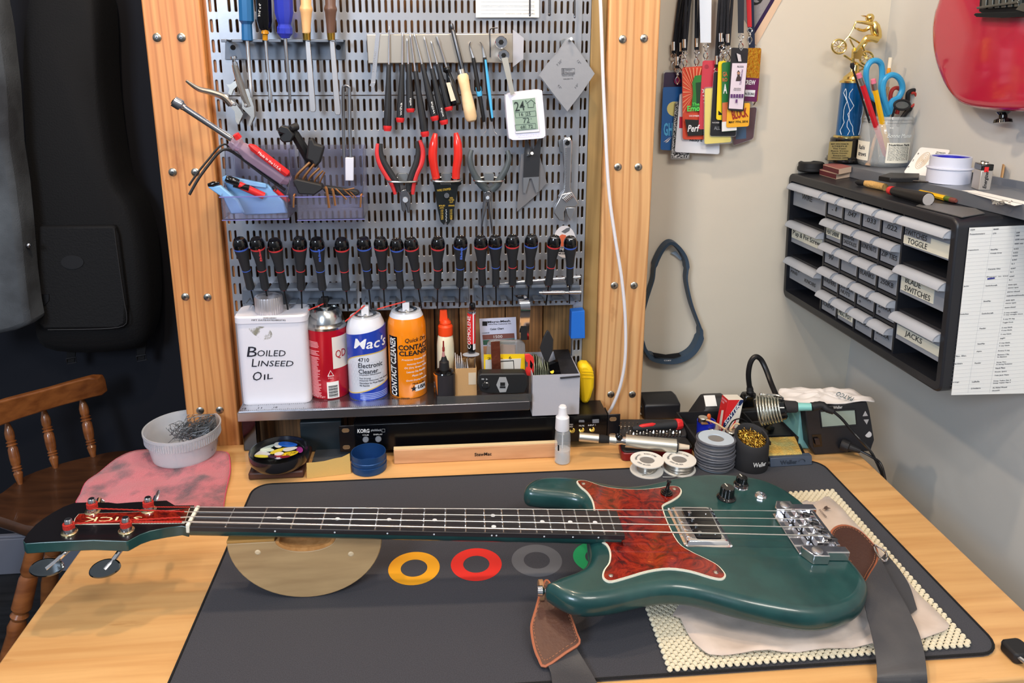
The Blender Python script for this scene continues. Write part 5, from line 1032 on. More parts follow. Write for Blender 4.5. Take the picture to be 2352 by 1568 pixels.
canbody(t, cxo, yo, ro, [(ztop-.005, .56), (ztop-.001, .57), (ztop, .53), (ztop-.002, .48), (ztop-.004, .3), (ztop-.003, .2), (ztop, .18)], CANRIM, 'rim'); MB().box((cxo-.006, yo-.006, ztop-.003), (cxo+.006, yo+.006, ztop+.012)).build('nozzle', WHITE, t, bevel=.001)
straw(t, (931, 692), (866, 710), yo-.006)
mb = MB(); cyl_bar(mb, Co, ro, -60, -28, zb+.003, zz(773, yo-.03, 937)); mb.build('black_strip', GLOSSB, t)
CT('CONTACT CLEANER', Co, ro+.0003, -55, -33, zb+.004, zz(776, yo-.03, 937), WINK, t, sh=.1, b=.02, up=True)
for s, a0, a1, y0_, y1_, m_, sh, b in (('Quick Dry', -4, 70, 788, 776, INK, .2, .01), ('CONTACT', -24, 78, 803, 791, INK, 0, .03), ('CLEANER', -23, 78, 816, 805, INK, 0, .03), ('Precision Cleaning Tool', -15, 70, 828, 823, WINK, .2, 0), ('Instantly Removes', 0, 60, 838, 833.5, WINK, .2, 0), ('Oil, Dirt, Grease, & Flux', -8, 72, 846, 841.5, WINK, .2, 0), ('Leaves No Residue', -2, 64, 855, 850.5, WINK, .2, 0), ('Plastic Safe', 14, 50, 864, 860, WINK, .2, 0), ('Quick Drying Formula', -4, 70, 875, 870.5, WINK, .2, 0), ('Made in the', 14, 56, 882.5, 879, INK, .2, 0), ('DANGER.', -20, 6, 913.5, 911, INK, 0, 0)):
    CT(s, Co, ro, a0, a1, zz(y0_, yo-.03, 937), zz(y1_, yo-.03, 937), m_, t, sh=sh, b=b)
mb = MB(); cyl_bar(mb, Co, ro, 22, 62, zz(899, yo-.03, 937), zz(884, yo-.03, 937)); mb.build('flag_badge', WHITE, t); CT('USA', Co, ro+.0003, 30, 60, zz(894, yo-.03, 937), zz(886, yo-.03, 937), MARK, t, b=.03, sh=.2)
mb = MB(); cs = []
for k in range(10): q_ = math.pi/2+k*math.pi/5; rad_ = .0055 if k % 2 == 0 else .0024; a_ = R(18)+math.cos(q_)*rad_/ro; cs.append(Co+V((math.sin(a_)*(ro+.0008), -math.cos(a_)*(ro+.0008), zz(892, yo-.03, 937)+math.sin(q_)*rad_)))
mb.slab(cs, (0, .0005, 0)); mb.build('star', MARK, t, smooth=False)
# glue, dropper, small box, syringe
t = thing('glue_bottle', 'translucent cream glue bottle with a bright orange twist cap', 'glue bottle', (at_x(1023, 1.25), 1.25, SHZ))
VL(1024, 1.25, [(905, 17), (890, 19), (830, 20), (790, 19.5), (772, 17.5), (767, 15)], mat('glue_cream', (222, 216, 190), .35, sss=.3), t, 'bottle'); VL(1023, 1.25, [(768, 16.5), (764, 17), (748, 17), (745, 15), (743, 12), (741, 13.5), (738, 13), (734, 9), (732, 8.5)], mat('cap_orange', (236, 72, 26), .35), t, 'cap'); MB().rings([rc(at_x(1021, 1.25)-.0075, at_x(1021, 1.25)+.0075, 1.246, 1.254, .002, zz(736, 1.25, 1021)), rc(at_x(1021, 1.25)-.0062, at_x(1021, 1.25)+.0062, 1.247, 1.253, .002, zz(712, 1.25, 1021))]).build('twist_tip', mat('cap_orange', (236, 72, 26), .35), t)
t = thing('dropper_bottle', 'small black dropper bottle with a dark red needle tip standing in front of the glue', 'dropper bottle', (at_x(1021, 1.207), 1.207, SHZ))
VL(1021, 1.207, [(925, 24), (922, 25), (857, 25), (851, 22), (847, 12)], GLOSSB, t, 'bottle'); VL(1020, 1.207, [(849, 12), (846, 12), (830, 11), (828, 8), (820, 5.5), (818, 5)], SATIN, t, 'cap'); VL(1018.5, 1.207, [(820, 4), (810, 3), (806, 2)], mat('needle_hub', (206, 150, 150), .2, trans=.4), t, 'needle_hub'); VL(1018.5, 1.207, [(806, 3), (798, 3), (796, 2), (783, 1.6)], mat('needle_red', (128, 34, 30), .4), t, 'needle_tip')
c_ = V((at_x(1021, 1.207), 1.207, 0)); r_ = 25*mpp(PY(1021, 890, 1.207)); mb = MB(); cyl_bar(mb, c_, r_, -85, -42, zz(915, 1.19, 1021), zz(863, 1.19, 1021)); mb.build('orange_label', mat('label_orange', (224, 120, 30), .5), t); mb = MB(); cyl_bar(mb, c_, r_, -38, 70, zz(912, 1.19, 1021), zz(863, 1.19, 1021)); mb.build('dark_label', mat('label_dark', (44, 42, 46), .3), t)
def openbox(name, lb, cat, x0, x1, y0, y1, z0_, z1_, m, th=.0012, grp=None, part='box'):
    t = thing(name, lb, cat, ((x0+x1)/2, (y0+y1)/2, z0_), grp)
    mb = MB().box((x0, y0, z0_), (x1, y1, z0_+th)); mb.box((x0, y0, z0_+th), (x1, y0+th, z1_)); mb.box((x0, y1-th, z0_+th), (x1, y1, z1_)); mb.box((x0, y0+th, z0_+th), (x0+th, y1-th, z1_)); mb.box((x1-th, y0+th, z0_+th), (x1, y1-th, z1_))
    mb.build(part, m, t); return t
kx0, kx1 = at_x(1045.5, 1.208), at_x(1094.5, 1.208); kz = zz(846, 1.208, 1070)
t = openbox('kraft_box', 'small open kraft cardboard box with folded leaflets, on the shelf', 'box', kx0, kx1, 1.208, 1.256, SHZ+.0003, kz, KRAFT)
MB().box((kx1-.014, 1.2076, kz-.030), (kx1-.001, 1.2079, kz-.008)).build('tape_scrap', mat('tape_scrap', (206, 190, 166), .2), t)
LFT = mat('leaflet_paper', (206, 208, 214), .7)
for i in range(7):
    x = kx0+.002+i*.0031; o = MB().obox((x, 1.211, SHZ+.003), (.0012, 0, 0), (0, .040, 0), (-.001+.0003*i, 0, .062-.003*(i % 3)-(.012 if i > 3 else 0))).build('leaflet', LFT); tag(o, 'white folded leaflets standing in the small kraft box', 'leaflet', 'folded leaflets in the kraft box')
t = thing('syringe', 'clear syringe with red and black label standing in the kraft box', 'syringe', (at_x(1083, 1.225), 1.225, zz(825, 1.225, 1083)))
VL(1083, 1.225, [(845, 9), (822, 9), (805, 9.2), (803, 9.2)], CLEAR, t, 'lower_barrel'); VL(1083, 1.225, [(806, 9.4), (788, 9.6)], GLOSSB, t, 'black_label'); VL(1083, 1.225, [(787, 9.6), (720, 9.6)], RED, t, 'red_label'); VL(1084, 1.225, [(718, 9), (710, 9)], CLEAR, t, 'upper_barrel'); VL(1085, 1.225, [(711, 5.5), (706, 7), (699, 7), (696, 6)], GLOSSB, t, 'end_cap')
c_ = PY(1082, 815, 1.218); MB().slab([c_+V((math.cos(k*math.pi/14)*.0145, math.sin(k*math.pi/14)*.009, 0)) for k in range(28)], (0, 0, .002)).build('finger_flange', mat('frosted_flange', (200, 205, 215), .3, trans=.4), t, bevel=.0005)
c_ = V((at_x(1083, 1.225), 1.225, 0)); r_ = 9.7*mpp(PY(1083, 760, 1.225)); CT('COSMOLENE', c_, r_, -60, -10, zz(800, 1.22, 1083), zz(725, 1.22, 1083), WINK, t, up=True); mb = MB(); cyl_bar(mb, c_, r_, 20, 80, zz(803, 1.22, 1083), zz(719, 1.22, 1083)); mb.build('white_strip', WHITE, t)
# colour chart card
t = thing('colour_chart_card', 'printed abrasive colour chart card with brown 1500 band standing behind the yellow packet', 'card', (at_x(1145, 1.262), 1.262, SHZ)); YB = 1.262
P(t, 'card', mat('card_lilac', (198, 200, 220), .6), SL([(1101, 732), (1185, 728), (1192, 915), (1110, 915)], 0, .0008))
P(t, 'emblem', INK, SL([(1108, 738), (1119, 738), (1119, 748), (1108, 748)], .001, .0003)); WT('Micro-Mesh', (1120, 742), (1172, 739), 5, .0012, INK, t, b=.02); WT('Ultra-Fine Customer Kit', (1121, 746), (1174, 744), 3, .0012, INK, t); WT('Color Chart', (1126, 758), (1157, 756), 4.5, .0012, INK, t, b=.015); WT('COARSE', (1108, 766), (1124, 765), 2.5, .0012, INK, t)
P(t, 'brown_band', mat('band_brown', (120, 74, 66), .6), SL([(1108, 769), (1181, 765), (1182, 776), (1109, 780)], .0012, .0003)); P(t, 'green_band', mat('band_green', (52, 90, 72), .6), SL([(1109, 781), (1182, 777), (1183, 788), (1110, 792)], .0012, .0003)); P(t, 'tan_band', mat('band_tan', (190, 140, 104), .6), SL([(1110, 795), (1184, 791), (1188, 850), (1113, 850)], .0012, .0003))
WT('1500', (1134, 776.5), (1154, 775.5), 6.5, .0016, WINK, t)
# curved stainless strap hook
o = P(None, 'stainless_strap_hook', CHROME, lambda mb: mb.ribbon(cr([W(1190, 676, .015), W(1196, 680, .030), W(1203, 690, .045), W(1207, 705, .050), W(1206, 725, .046), W(1204, 760, .030), W(1204, 780, .022)], 4), [V((.0085, 0, 0))]*25, [V((0, -.6, .8))]*12+[V((0, -1, 0))]*13, .0016)); tag(o, 'bent stainless strap with a black pad hanging from the right rack', 'steel strap')
P(o, 'black_pad', RUBBER, SL([(1196, 748), (1211, 748), (1211, 781), (1196, 781)], .0338, .003), bevel=.0008)
# packets, tape, headlamp, clear holder
t = thing('clear_case', 'small clear plastic case with copper tape standing in front of the colour chart', 'plastic case', (at_x(1165, 1.245), 1.245, SHZ)); YB = 1.245
P(t, 'shell', mat('smoky_clear', (205, 205, 205), .15, trans=.75, ior=1.2), SL([(1114, 858), (1120, 790), (1126, 783), (1198, 783), (1206, 790), (1210, 858)], 0, .010), bevel=.002); P(t, 'tan_insert', mat('tan_insert', (196, 152, 116), .6), SL([(1150, 790), (1182, 792), (1184, 850), (1150, 850)], .003, .002)); P(t, 'copper_tape', mat('copper_foil', (170, 96, 74), .3, .9, bump=(90, .7)), SL([(1127, 785), (1148, 783), (1151, 857), (1130, 857)], .022, .0006))
t = thing('yellow_packet', 'bright yellow packet with white label standing behind the headlamp', 'packet', (at_x(1158, 1.235), 1.235, SHZ)); YB = 1.235
P(t, 'card', mat('bright_yellow', (240, 200, 20), .5), SL([(1111, 814), (1205, 813), (1206, 870), (1112, 872)], 0, .001)); P(t, 'white_label', mat('label_offwhite', (206, 204, 196), .6), SL([(1115, 826), (1197, 823), (1195, 850), (1198, 860), (1115, 862)], .001, .0004)); P(t, 'printed_line', INK, SL([(1150, 829), (1180, 827), (1182, 856), (1180.5, 856), (1178.5, 829), (1150, 831)], .0014, .0002))
WT('2', (1120, 826), (1128, 825), 5, .0014, INK, t); WT('-', (1149, 823.5), (1155, 823), 1, .0014, INK, t); WT('6', (1169, 825), (1175, 824.5), 7, .0014, INK, t)
t = thing('red_tape_cutter', 'small red plastic loop standing at the right end of the yellow packet', 'plastic clip', (at_x(1216, 1.222), 1.222, SHZ)); YB = 1.222
P(t, 'loop', mat('clip_red', (220, 52, 50), .4), SL([(1205, 814), (1216, 813), (1225, 820), (1229, 838), (1227, 855), (1219, 864), (1206, 862), (1207, 850), (1211, 838), (1207, 826)], 0, .004), bevel=.001); P(t, 'slot', GLOSSB, SL([(1218, 826), (1224, 836), (1222, 848), (1217, 842)], .004, .0004)); P(t, 'metal_tooth', STEEL, SL([(1209, 830), (1212, 832), (1212, 843), (1209, 841)], .004, .001))
t = thing('headlamp', 'black headlamp battery unit with a grey hexagon badge in the clear holder', 'headlamp', (at_x(1155, 1.212), 1.212, SHZ)); YB = 1.212
P(t, 'housing', mat('lamp_black', (26, 27, 29), .5), SL([(1099, 862), (1104, 858), (1205, 857), (1211, 862), (1213, 885), (1206, 903), (1180, 905), (1120, 904), (1104, 900), (1098, 885)], 0, .022), bevel=.005)
P(t, 'badge', mat('badge_grey', (150, 152, 154), .4), SL([(1147, 866), (1162, 866), (1168, 883), (1162, 900), (1148, 901), (1140, 884)], .022, .0007)); WT('I', (1148, 891), (1161, 891), 4, .023, INK, t, b=.05); WT('1', (1149, 886), (1160, 886), 8, .023, INK, t, b=.05)
P(t, 'switch', GLOSSB, LA((1115, 884.5, .0225), (1115, 884.5, .0245), [(0, 9), (.7, 9), (1, 7)], 24)); P(t, 'switch_toggle', mat('lamp_black', (26, 27, 29), .5), SL([(1108, 880), (1122, 880), (1122, 889), (1108, 889)], .0245, .001), bevel=.0008); P(t, 'icon', mat('badge_grey', (150, 152, 154), .4), SL([(1106, 869), (1112, 869), (1112, 872), (1106, 872)], .022, .0004), SL([(1116, 868.5), (1121, 871), (1116, 873)], .022, .0004))
t = thing('clear_holder', 'low clear plastic holder strip along the front right of the shelf', 'plastic holder', (at_x(1100, 1.184), 1.184, SHZ)); YB = 1.184
P(t, 'front_wall', mat('smoky_strip', (150, 150, 150), .08, trans=.85, ior=1.2), SL([(1004, 911), (1220, 904), (1222, 922), (1004, 928)], 0, .0012)); P(t, 'curved_guard', CLEAR, SL([(1096, 897), (1108, 897), (1125, 903), (1150, 905), (1175, 902), (1192, 895), (1214, 894), (1214, 908), (1096, 912)], -.012, .0012))
# grey open box with sandpaper and odds
yb0 = 1.1925; gx0, gx1 = PY(1223, 900, yb0).x, PY(1334, 900, yb0).x; gz1 = PY(1280, 860, yb0).z; gz0 = PY(1280, 943, yb0).z; yb1 = min(PZ(1204, 780, gz1).y, 1.30)
GB = mat('grey_card', (168, 168, 176), .75, bump=(200, .08))
gz0 = SHZ-.0002; t = openbox('grey_card_box', 'pale grey open cardboard box of sandpaper at the right end of the shelf', 'box', gx0, min(gx1, .2485), yb0, yb1, .0662, gz1, GB)
SP = mat('envelope_green_white', (150, 158, 132), .8, var=(70, (96, 100, 84), .4, .6))
for i in range(9):
    x = gx0+.0055+i*.0033; y = yb0+.012+.002*(i % 3)
    q = [V((x, y, gz1-.05)), V((x+.002, y+.035, gz1-.05)), V((x+.001, y+.045, gz1+.018-.0018*i)), V((x+.003*math.sin(i), y+.022, gz1+.022-.002*i)), V((x, y+.004, gz1+.004-.0006*i))]
    o = MB().slab(q, (.0011, 0, 0)).build('abrasive_sheet', SP); tag(o, 'crumpled grey-green abrasive sheets at the left of the grey box', 'abrasive sheet', 'abrasive sheets in the grey box')
YB = yb0+.035; o = P(None, 'black_scraper', mat('scraper_black', (38, 38, 40), .45), SL([(1240, 800), (1248, 775), (1257, 758), (1262, 762), (1271, 780), (1270, 806), (1258, 833), (1250, 826)], 0, .004), bevel=.001); tag(o, 'pointed black oval scraper standing in the grey box', 'scraper')
q = [PZ(1268, 792, gz1+.002), PZ(1300, 790, gz1+.002), PY(1332, 864, yb0-.004), PY(1287, 868, yb0-.004)]; o = MB().slab(q, (0, 0, -.0015)).build('black_flat_file', mat('sooty_steel', (44, 46, 52), .5, .3, bump=(200, .3))); tag(o, 'flat black steel strip lying across the front of the grey box', 'steel strip')
YB = yb0+.02; o = P(None, 'small_black_carton', GLOSSB, SL([(1262, 838), (1282, 830), (1290, 865), (1262, 868)], 0, .012)); tag(o, 'small black carton with a yellow spot inside the grey box', 'carton'); P(o, 'yellow_spot', mat('bright_yellow', (240, 200, 20), .5), LA((1268, 853, .0122), (1268, 853, .0126), [(0, 4.5), (1, 4.5)], 14, 1))
YB = YW-.002
o = P(None, 'blue_foam_block', mat('block_blue', (28, 106, 200), .6, bump=(60, .05)), SL([(1313, 716), (1343, 713), (1344, 777), (1311, 778)], .002, .020), bevel=.001); tag(o, 'small bright blue block stuck on the right rail', 'foam block')
t = thing('tape_measure', 'yellow rounded tape measure hanging right of the grey box', 'tape measure', W(1348, 930, .02)); 
P(t, 'shell', mat('bright_yellow', (240, 200, 20), .35), SL([(1330, 842), (1340, 837), (1352, 838), (1362, 848), (1366, 868), (1365, 892), (1358, 915), (1352, 928), (1336, 928), (1334, 880)], .002, .028), bevel=.006); P(t, 'ridge', mat('bright_yellow', (240, 200, 20), .35), *[SL([(1337, y), (1363, y+1), (1363, y+2.4), (1337, y+1.4)], .030, .0009) for y in (852, 858, 866)]); P(t, 'hook', STEEL, SL([(1333, 918), (1338, 918), (1338, 930), (1333, 930)], .010, .006))
o = P(None, 'white_cable', mat('white_cable', (218, 216, 222), .45), TU([(1372, -80, .03), (1379, 0, .03), (1386, 200, .03), (1397, 420, .032), (1412, 540, .034), (1428, 640, .036), (1436, 730, .036), (1436, 820, .034), (1425, 885, .030), (1408, 930, .024), (1396, 950, .016)], 4.2, 8, 6)); tag(o, 'long white cable hanging down over the right-hand wooden post', 'cable')
YB = 1.262; o = P(None, 'white_cable', mat('white_cable', (218, 216, 222), .45), TU([(1320, 946, 0), (1338, 935, 0), (1362, 934, .0), (1380, 940, .0), (1386, 950, .0)], 5, 8, 4)); tag(o, 'short white cable arch behind the black rack unit', 'cable')
# ---------------------------------------------------------------- rack tuner below the shelf
yk = 1.195; YB = yk; kx0, kx1 = PY(814, 1000, yk).x, PY(1395, 975, yk).x; kz0 = .012; kz1 = PY(820, 976, yk).z
t = thing('rack_tuner', 'long glossy black rack tuner lying under the shelf', 'rack tuner', ((kx0+kx1)/2, yk+.03, kz0))
MB().box((kx0, yk+.003, kz0), (kx1, yk+.060, kz1)).build('chassis', mat('rack_black', (16, 16, 20), .3), t, bevel=.001); MB().box((kx0, yk, kz0), (kx1, yk+.003, kz1)).build('front_panel', mat('tuner_gloss', (8, 9, 12), .18, spec=.35), t, bevel=.0008)
for a, b in ((779, 814), (1395, 1424)):
    xa, xb = PY(a, 1000, yk).x, PY(b, 980, yk).x; e_ = MB().box((xa, yk, kz0), (xb, yk+.0022, kz1)).box((xa if a > 1000 else xb-.0022, yk+.0022, kz0), ((xa+.0022) if a > 1000 else xb, yk+.03, kz1)).build('rack_ear', mat('rack_black', (16, 16, 20), .3), t, bevel=.001)
    for z in (kz0+.009, kz1-.009):
        c = V(((xa+xb)/2-.002, yk-.0002, z)); q = [c+V((math.cos(k*math.pi/10)*.0035+(.0025 if k < 5 or k > 15 else -.0025), 0, math.sin(k*math.pi/10)*.0035)) for k in range(20)]; MB().tube(q+[q[0]], .0005, 5).slab([p_+V((0, .0001, 0)) for p_ in q], (0, .0003, 0)).build('ear_slot', mat('slot_tan', (120, 92, 62), .6), e_, smooth=False)
WT('KORG', (821, 994), (848.6, 993.5), 9, .0004, WINK, t, b=.03); WT('pitchblack', (852, 991.5), (876, 991), 6.5, .0004, mat('grey_ink', (150, 154, 160), .6), t, b=.02); P(t, 'logo_box', mat('grey_ink', (150, 154, 160), .6), TU([(877, 992, .0004), (877, 985, .0004), (884, 985, .0004), (884, 992, .0004), (877, 992, .0004)], .5, 4, 1)); WT('CALIB', (832.6, 1000), (847, 1000), 3, .0004, WINK, t); WT('DISPLAY', (858, 999), (878.6, 998.5), 3, .0004, WINK, t)
for x, y in ((840, 1009), (869, 1008)): P(t, 'button', mat('button_grey', (104, 108, 116), .5), LA((x, y, 0), (x, y, .003), [(0, 7.2), (.7, 7.2), (1, 6)], 20))
for x, y in ((1314.5, 988), (1336, 987), (1360, 986)): P(t, 'jack', BRASS, LA((x, y, 0), (x, y, .0015), [(0, 6), (.8, 6), (.9, 4), (.2, 4), (.2, 1)], 20))
P(t, 'mute_button', mat('button_grey', (104, 108, 116), .5), SL([(1330, 965), (1342, 965), (1343, 970), (1329, 970)], 0, .0015), bevel=.0006); P(t, 'power_button', mat('button_grey', (104, 108, 116), .5), SL([(1361, 964), (1376, 963), (1376, 971), (1361, 972)], 0, .002), bevel=.0004)
WT('MUTE', (1330, 979), (1342, 979), 3, .0004, WINK, t); WT('INPUT 1', (1351, 978), (1368, 977), 3, .0004, WINK, t); WT('CABLE', (1306, 976), (1316, 976), 3, .0004, WINK, t); WT('CHECK', (1306, 981), (1316, 981), 3, .0004, WINK, t)
o = MB().box((PY(691, 985, 1.23).x, 1.222, .0005), (PY(786, 985, 1.23).x, 1.258, PY(740, 968, 1.222).z)).build('dark_box', mat('dark_teal_box', (34, 44, 50), .4), bevel=.002); tag(o, 'dark grey box in the shadow under the shelf behind the bowl', 'box')
o = MB().box((PY(562, 1000, 1.25).x, 1.235, .0005), (PY(596, 1000, 1.25).x, 1.26, .075)).build('black_power_block', GLOSSB, bevel=.002); tag(o, 'upright black block in the shadow beside the left post under the shelf', 'power block')
# ================================================================ things on the desk in front of the shelf
YB = YW
def HE(cx, cy, ax, ay, rot, z, n=20, pinch=0.):
    o = []
    for k in range(n):
        a = 2*math.pi*k/n; u, v = ax*math.cos(a), ay*math.sin(a)*(1-pinch*(.5+.5*math.cos(a))); c_, s_ = math.cos(R(rot)), math.sin(R(rot)); o.append(PZ(cx+u*c_-v*s_, cy+u*s_+v*c_, z))
    return o
BW = wood('rosewood_base', (74, 42, 34), (48, 26, 22), scale=(6, 60, 60), rough=.45)
o = MB().slab([PZ(x, y, .0135) for x, y in ((569, 1087), (697, 1081), (717, 1022), (594, 1030))], (0, 0, -.013)).build('rosewood_base', BW, bevel=.003); tag(o, 'dark rosewood block under the round bowl of picks', 'wooden base')
bc = PZ(641, 1033, .040); brr = 67*mpp(bc)
o = MB().lathe((bc.x, bc.y, .0140), (bc.x, bc.y, .0405), [(0, brr*.55), (.02, brr*.72), (.25, brr*.93), (.5, brr), (.8, brr*1.01), (1, brr), (1, brr*.97), (.6, brr*.965), (.3, brr*.86), (.16, brr*.6), (.15, .001)], 48, up=(0, 1, 0)).build('round_bowl', mat('black_lacquer', (30, 30, 34), .22, .3, coat=.5), ang=50); tag(o, 'round black bowl of guitar picks on the rosewood block', 'bowl')
pk_ = [(600.6, 1041, 21, 7, 3, (196, 198, 200), 'large pale grey'), (612, 1031.6, 18, 5.5, 4, (200, 212, 200), 'pale green lower'), (614, 1024.6, 18, 6.5, -14, (206, 218, 206), 'pale green ringed upper'), (640, 1034, 21, 4.5, -18, (206, 186, 60), 'plain mustard yellow'), (641, 1041, 11, 3.5, -8, (214, 208, 206), 'small white'), (666, 1030, 17, 5, -10, (196, 198, 194), 'shiny silver-white'), (639, 1021, 10, 6, 0, (206, 210, 208), 'white one under the blue'), (661, 1019.5, 22, 6.5, 3, (30, 92, 190), 'bright blue'), (688, 1032, 8, 6.5, 20, (140, 50, 126), 'magenta'), (664, 1042, 22, 6.5, -14, (222, 190, 34), 'yellow lettered'), (640, 1050, 10, 3.2, -5, (200, 192, 214), 'pale lilac'), (638, 1046, 9, 3, 0, (150, 42, 50), 'dark red'), (602, 1047, 18, 3.4, 2, (200, 190, 70), 'thin yellow'), (655, 1048, 12, 3, -6, (120, 30, 44), 'maroon'), (625, 1048, 10, 3, 10, (60, 40, 60), 'dark purple')]
for i, (x, y, ax, ay, rt_, c_, nm) in enumerate(pk_):
    z = .0270+.0009*(i % 8)
    o = MB().slab(HE(x, y, ax, ay, rt_, z, pinch=.35 if ax > 11 else 0), (0, 0, -.0008)).build('guitar_pick', mat('pick_%d' % i, c_, .35)); tag(o, nm+' guitar pick in the black bowl', 'guitar pick', 'guitar picks in the bowl')
    if i == 9: TX('BIG STUBBY', PZ(657, 1047, z), PZ(682, 1040, z)-PZ(657, 1047, z), PZ(658, 1042, z)-PZ(657, 1047, z), INK, o, nrm=(0, 0, 1))
o = MB().slab([PZ(x, y, .004) for x, y in ((716, 1062), (730, 1018), (806, 1012), (812, 1054), (790, 1056))], (0, 0, -.0035)).build('grey_abrasive_pad', mat('wet_dry_grey', (62, 66, 72), .95, bump=(1500, .5))); tag(o, 'dark grey abrasive pad lying behind the tan sandpaper', 'abrasive pad')
a_, b_ = PZ(705, 1099, .0004), PZ(806, 1087, .0004); mb = MB(); top = [(704, 1063), (722, 1062), (745, 1059), (768, 1053), (785, 1050), (803, 1041)]; fr_ = []; 
for i, (x, y) in enumerate(top): u = (x-704)/99; b0 = a_.lerp(b_, u); q = PY(x, y, b0.y+.004); fr_.append((b0, q))
pts = [p[0] for p in fr_]+[p[1] for p in fr_][::-1]
o = MB().slab(pts, (0, .0009, 0)).build('tan_sandpaper', mat('garnet_tan', (198, 164, 96), .9, bump=(1200, .3))); tag(o, 'torn tan sandpaper sheet propped on edge beside the blue ring', 'sandpaper')
c = PZ(848, 1074, .0003); r_ = 40.5*mpp(c); h = .020
o = MB().lathe((c.x, c.y, .0004), (c.x, c.y, .031), [(0, r_*.97), (.05, r_), (.40, r_), (.42, r_*.955), (.5, r_*.955), (.52, r_*1.0), (.66, r_*1.0), (.68, r_*.97), (1, r_*.97), (1, r_*.93), (.10, r_*.93), (.09, .001)], 44, up=(0, 1, 0)).build('blue_tin', mat('tin_blue', (36, 78, 134), .38, .5), ang=25); tag(o, 'open round blue metal tin beside the long wooden block', 'tin')
# long wooden block
q0, q1 = PZ(905, 1066, .0003), PZ(1280, 1050, .0003); hb = PY(905, 1034, q0.y).z; d = (q1-q0).normalized(); nn = V((-d.y, d.x, 0))
t = thing('sanding_block', 'long pale wooden block lettered StewMac in front of the rack tuner', 'wooden block', q0.lerp(q1, .5))
MB().obox(q0, q1-q0, nn*.011, (0, 0, hb)).build('block', wood('beech_block', (208, 160, 118), (188, 138, 98), scale=(8, 60, 60), rough=.5), t, bevel=.0015); MB().obox(q0+nn*.001+V((0, 0, hb+.0001)), q1-q0, nn*.010, (0, 0, .0006)).build('pale_top', mat('pale_top_wood', (224, 202, 158), .6), t)
ym_ = q0.lerp(q1, .5).y; TX('StewMac', V((PY(1090, 1047, ym_).x, ym_-.0008, PY(1090, 1047, ym_).z)), PY(1129, 1045, ym_)-PY(1090, 1047, ym_), (0, 0, .0062), INK, t, nrm=(0, -1, 0), b=.02)
# spray bottle
yb_ = PZ(1292, 1060, 0).y; t = thing('spray_bottle', 'small clear spray bottle with a white pump standing before the wooden block', 'spray bottle', (PY(1292, 1000, yb_).x, yb_, .0003))
VL(1292, yb_, [(1060, 16), (1057, 18.5), (1005, 18.5), (998, 18), (990, 17), (984, 12)], mat('bottle_clear', (225, 232, 236), .05, alpha=.22, coat=.5), t, 'bottle', ref=1292); VL(1292, yb_, [(1058, 17), (1050, 17.3), (1030, 17.3), (1029, 1)], mat('water', (214, 224, 230), .05, alpha=.35), t, 'liquid', ref=1292)
VL(1292, yb_, [(985, 16), (983, 16.5), (957, 15.5), (954, 12), (951, 11), (950, 10.5), (934, 9.5), (931, 7)], WHITE, t, 'pump', ref=1292); VL(1292, yb_, [(1045, 1.6), (984, 1.6)], mat('frosted_tube', (210, 214, 218), .3), t, 'dip_tube', n=8, ref=1292)
YB = yb_-.014; P(t, 'bar_mark', INK, SL([(1281, 1022), (1284.5, 1022), (1284.5, 1035), (1281, 1035)], 0, .0004))
YB = YW
# tub with steel wool
zt_ = .062; c = PZ(418, 977, zt_); r_ = 86*mpp(c)*.985; c0 = V((c.x, c.y, 0)); zB = .009
t = thing('deli_tub', 'translucent round plastic tub holding steel wool at the back left of the desk', 'plastic tub', (c.x, c.y, zB)); TUBM = mat('tub_plastic', (214, 220, 228), .3, alpha=.42)
MB().lathe((c.x, c.y, zB), (c.x, c.y, zt_), [(0, .001), (.001, r_*.78), (.03, r_*.82), (.6, r_*.91), (.62, r_*.96), (.9, r_*.97), (.92, r_), (1, r_*1.0), (.99, r_*.96), (.90, r_*.935), (.62, r_*.90), (.05, r_*.80), (.04, .001)], 56, up=(0, 1, 0)).build('tub', TUBM, t, ang=40)
mb = MB()
for k in range(90):
    a = 2*math.pi*k/90; p = c0+V((math.cos(a)*r_*.968, math.sin(a)*r_*.968, zB+(zt_-zB)*.64)); mb.tube([p, p+V((0, 0, (zt_-zB)*.24))], .0007, 4)
mb.build('ribbed_rim', mat('tub_rib', (214, 220, 228), .3, trans=.5), t)
rnd = random.Random(2); mb = MB()
wc = V((c.x+.022, c.y+.004, .046)); 
for k in range(420):
    q = []; p = wc+V((rnd.gauss(0, .020), rnd.gauss(0, .011), rnd.gauss(0, .006))); d = V((rnd.uniform(.5, 1), rnd.gauss(0, .5), rnd.gauss(.25, .35)))*.006
    for j in range(7): q.append(p.copy()); p += d; d += V((rnd.gauss(0, .003), rnd.gauss(0, .003), rnd.gauss(0, .002)))
    q = [V((wc.x+max(-.042, min(.040, z.x-wc.x)), wc.y+max(-.026, min(.024, z.y-wc.y)), max(.022, min(.068, z.z)))) for z in q]; q = [c0+(V((z.x, z.y, 0))-c0)*min(1, r_*.86/max(1e-6, (V((z.x, z.y, 0))-c0).length))+V((0, 0, z.z)) for z in q]; mb.tube(q, .0005, 3)
o = mb.build('steel_wool', mat('steel_wool_grey', (110, 114, 118), .5, .6)); tag(o, 'grey clump of steel wool inside the plastic tub', 'steel wool', kind='stuff')
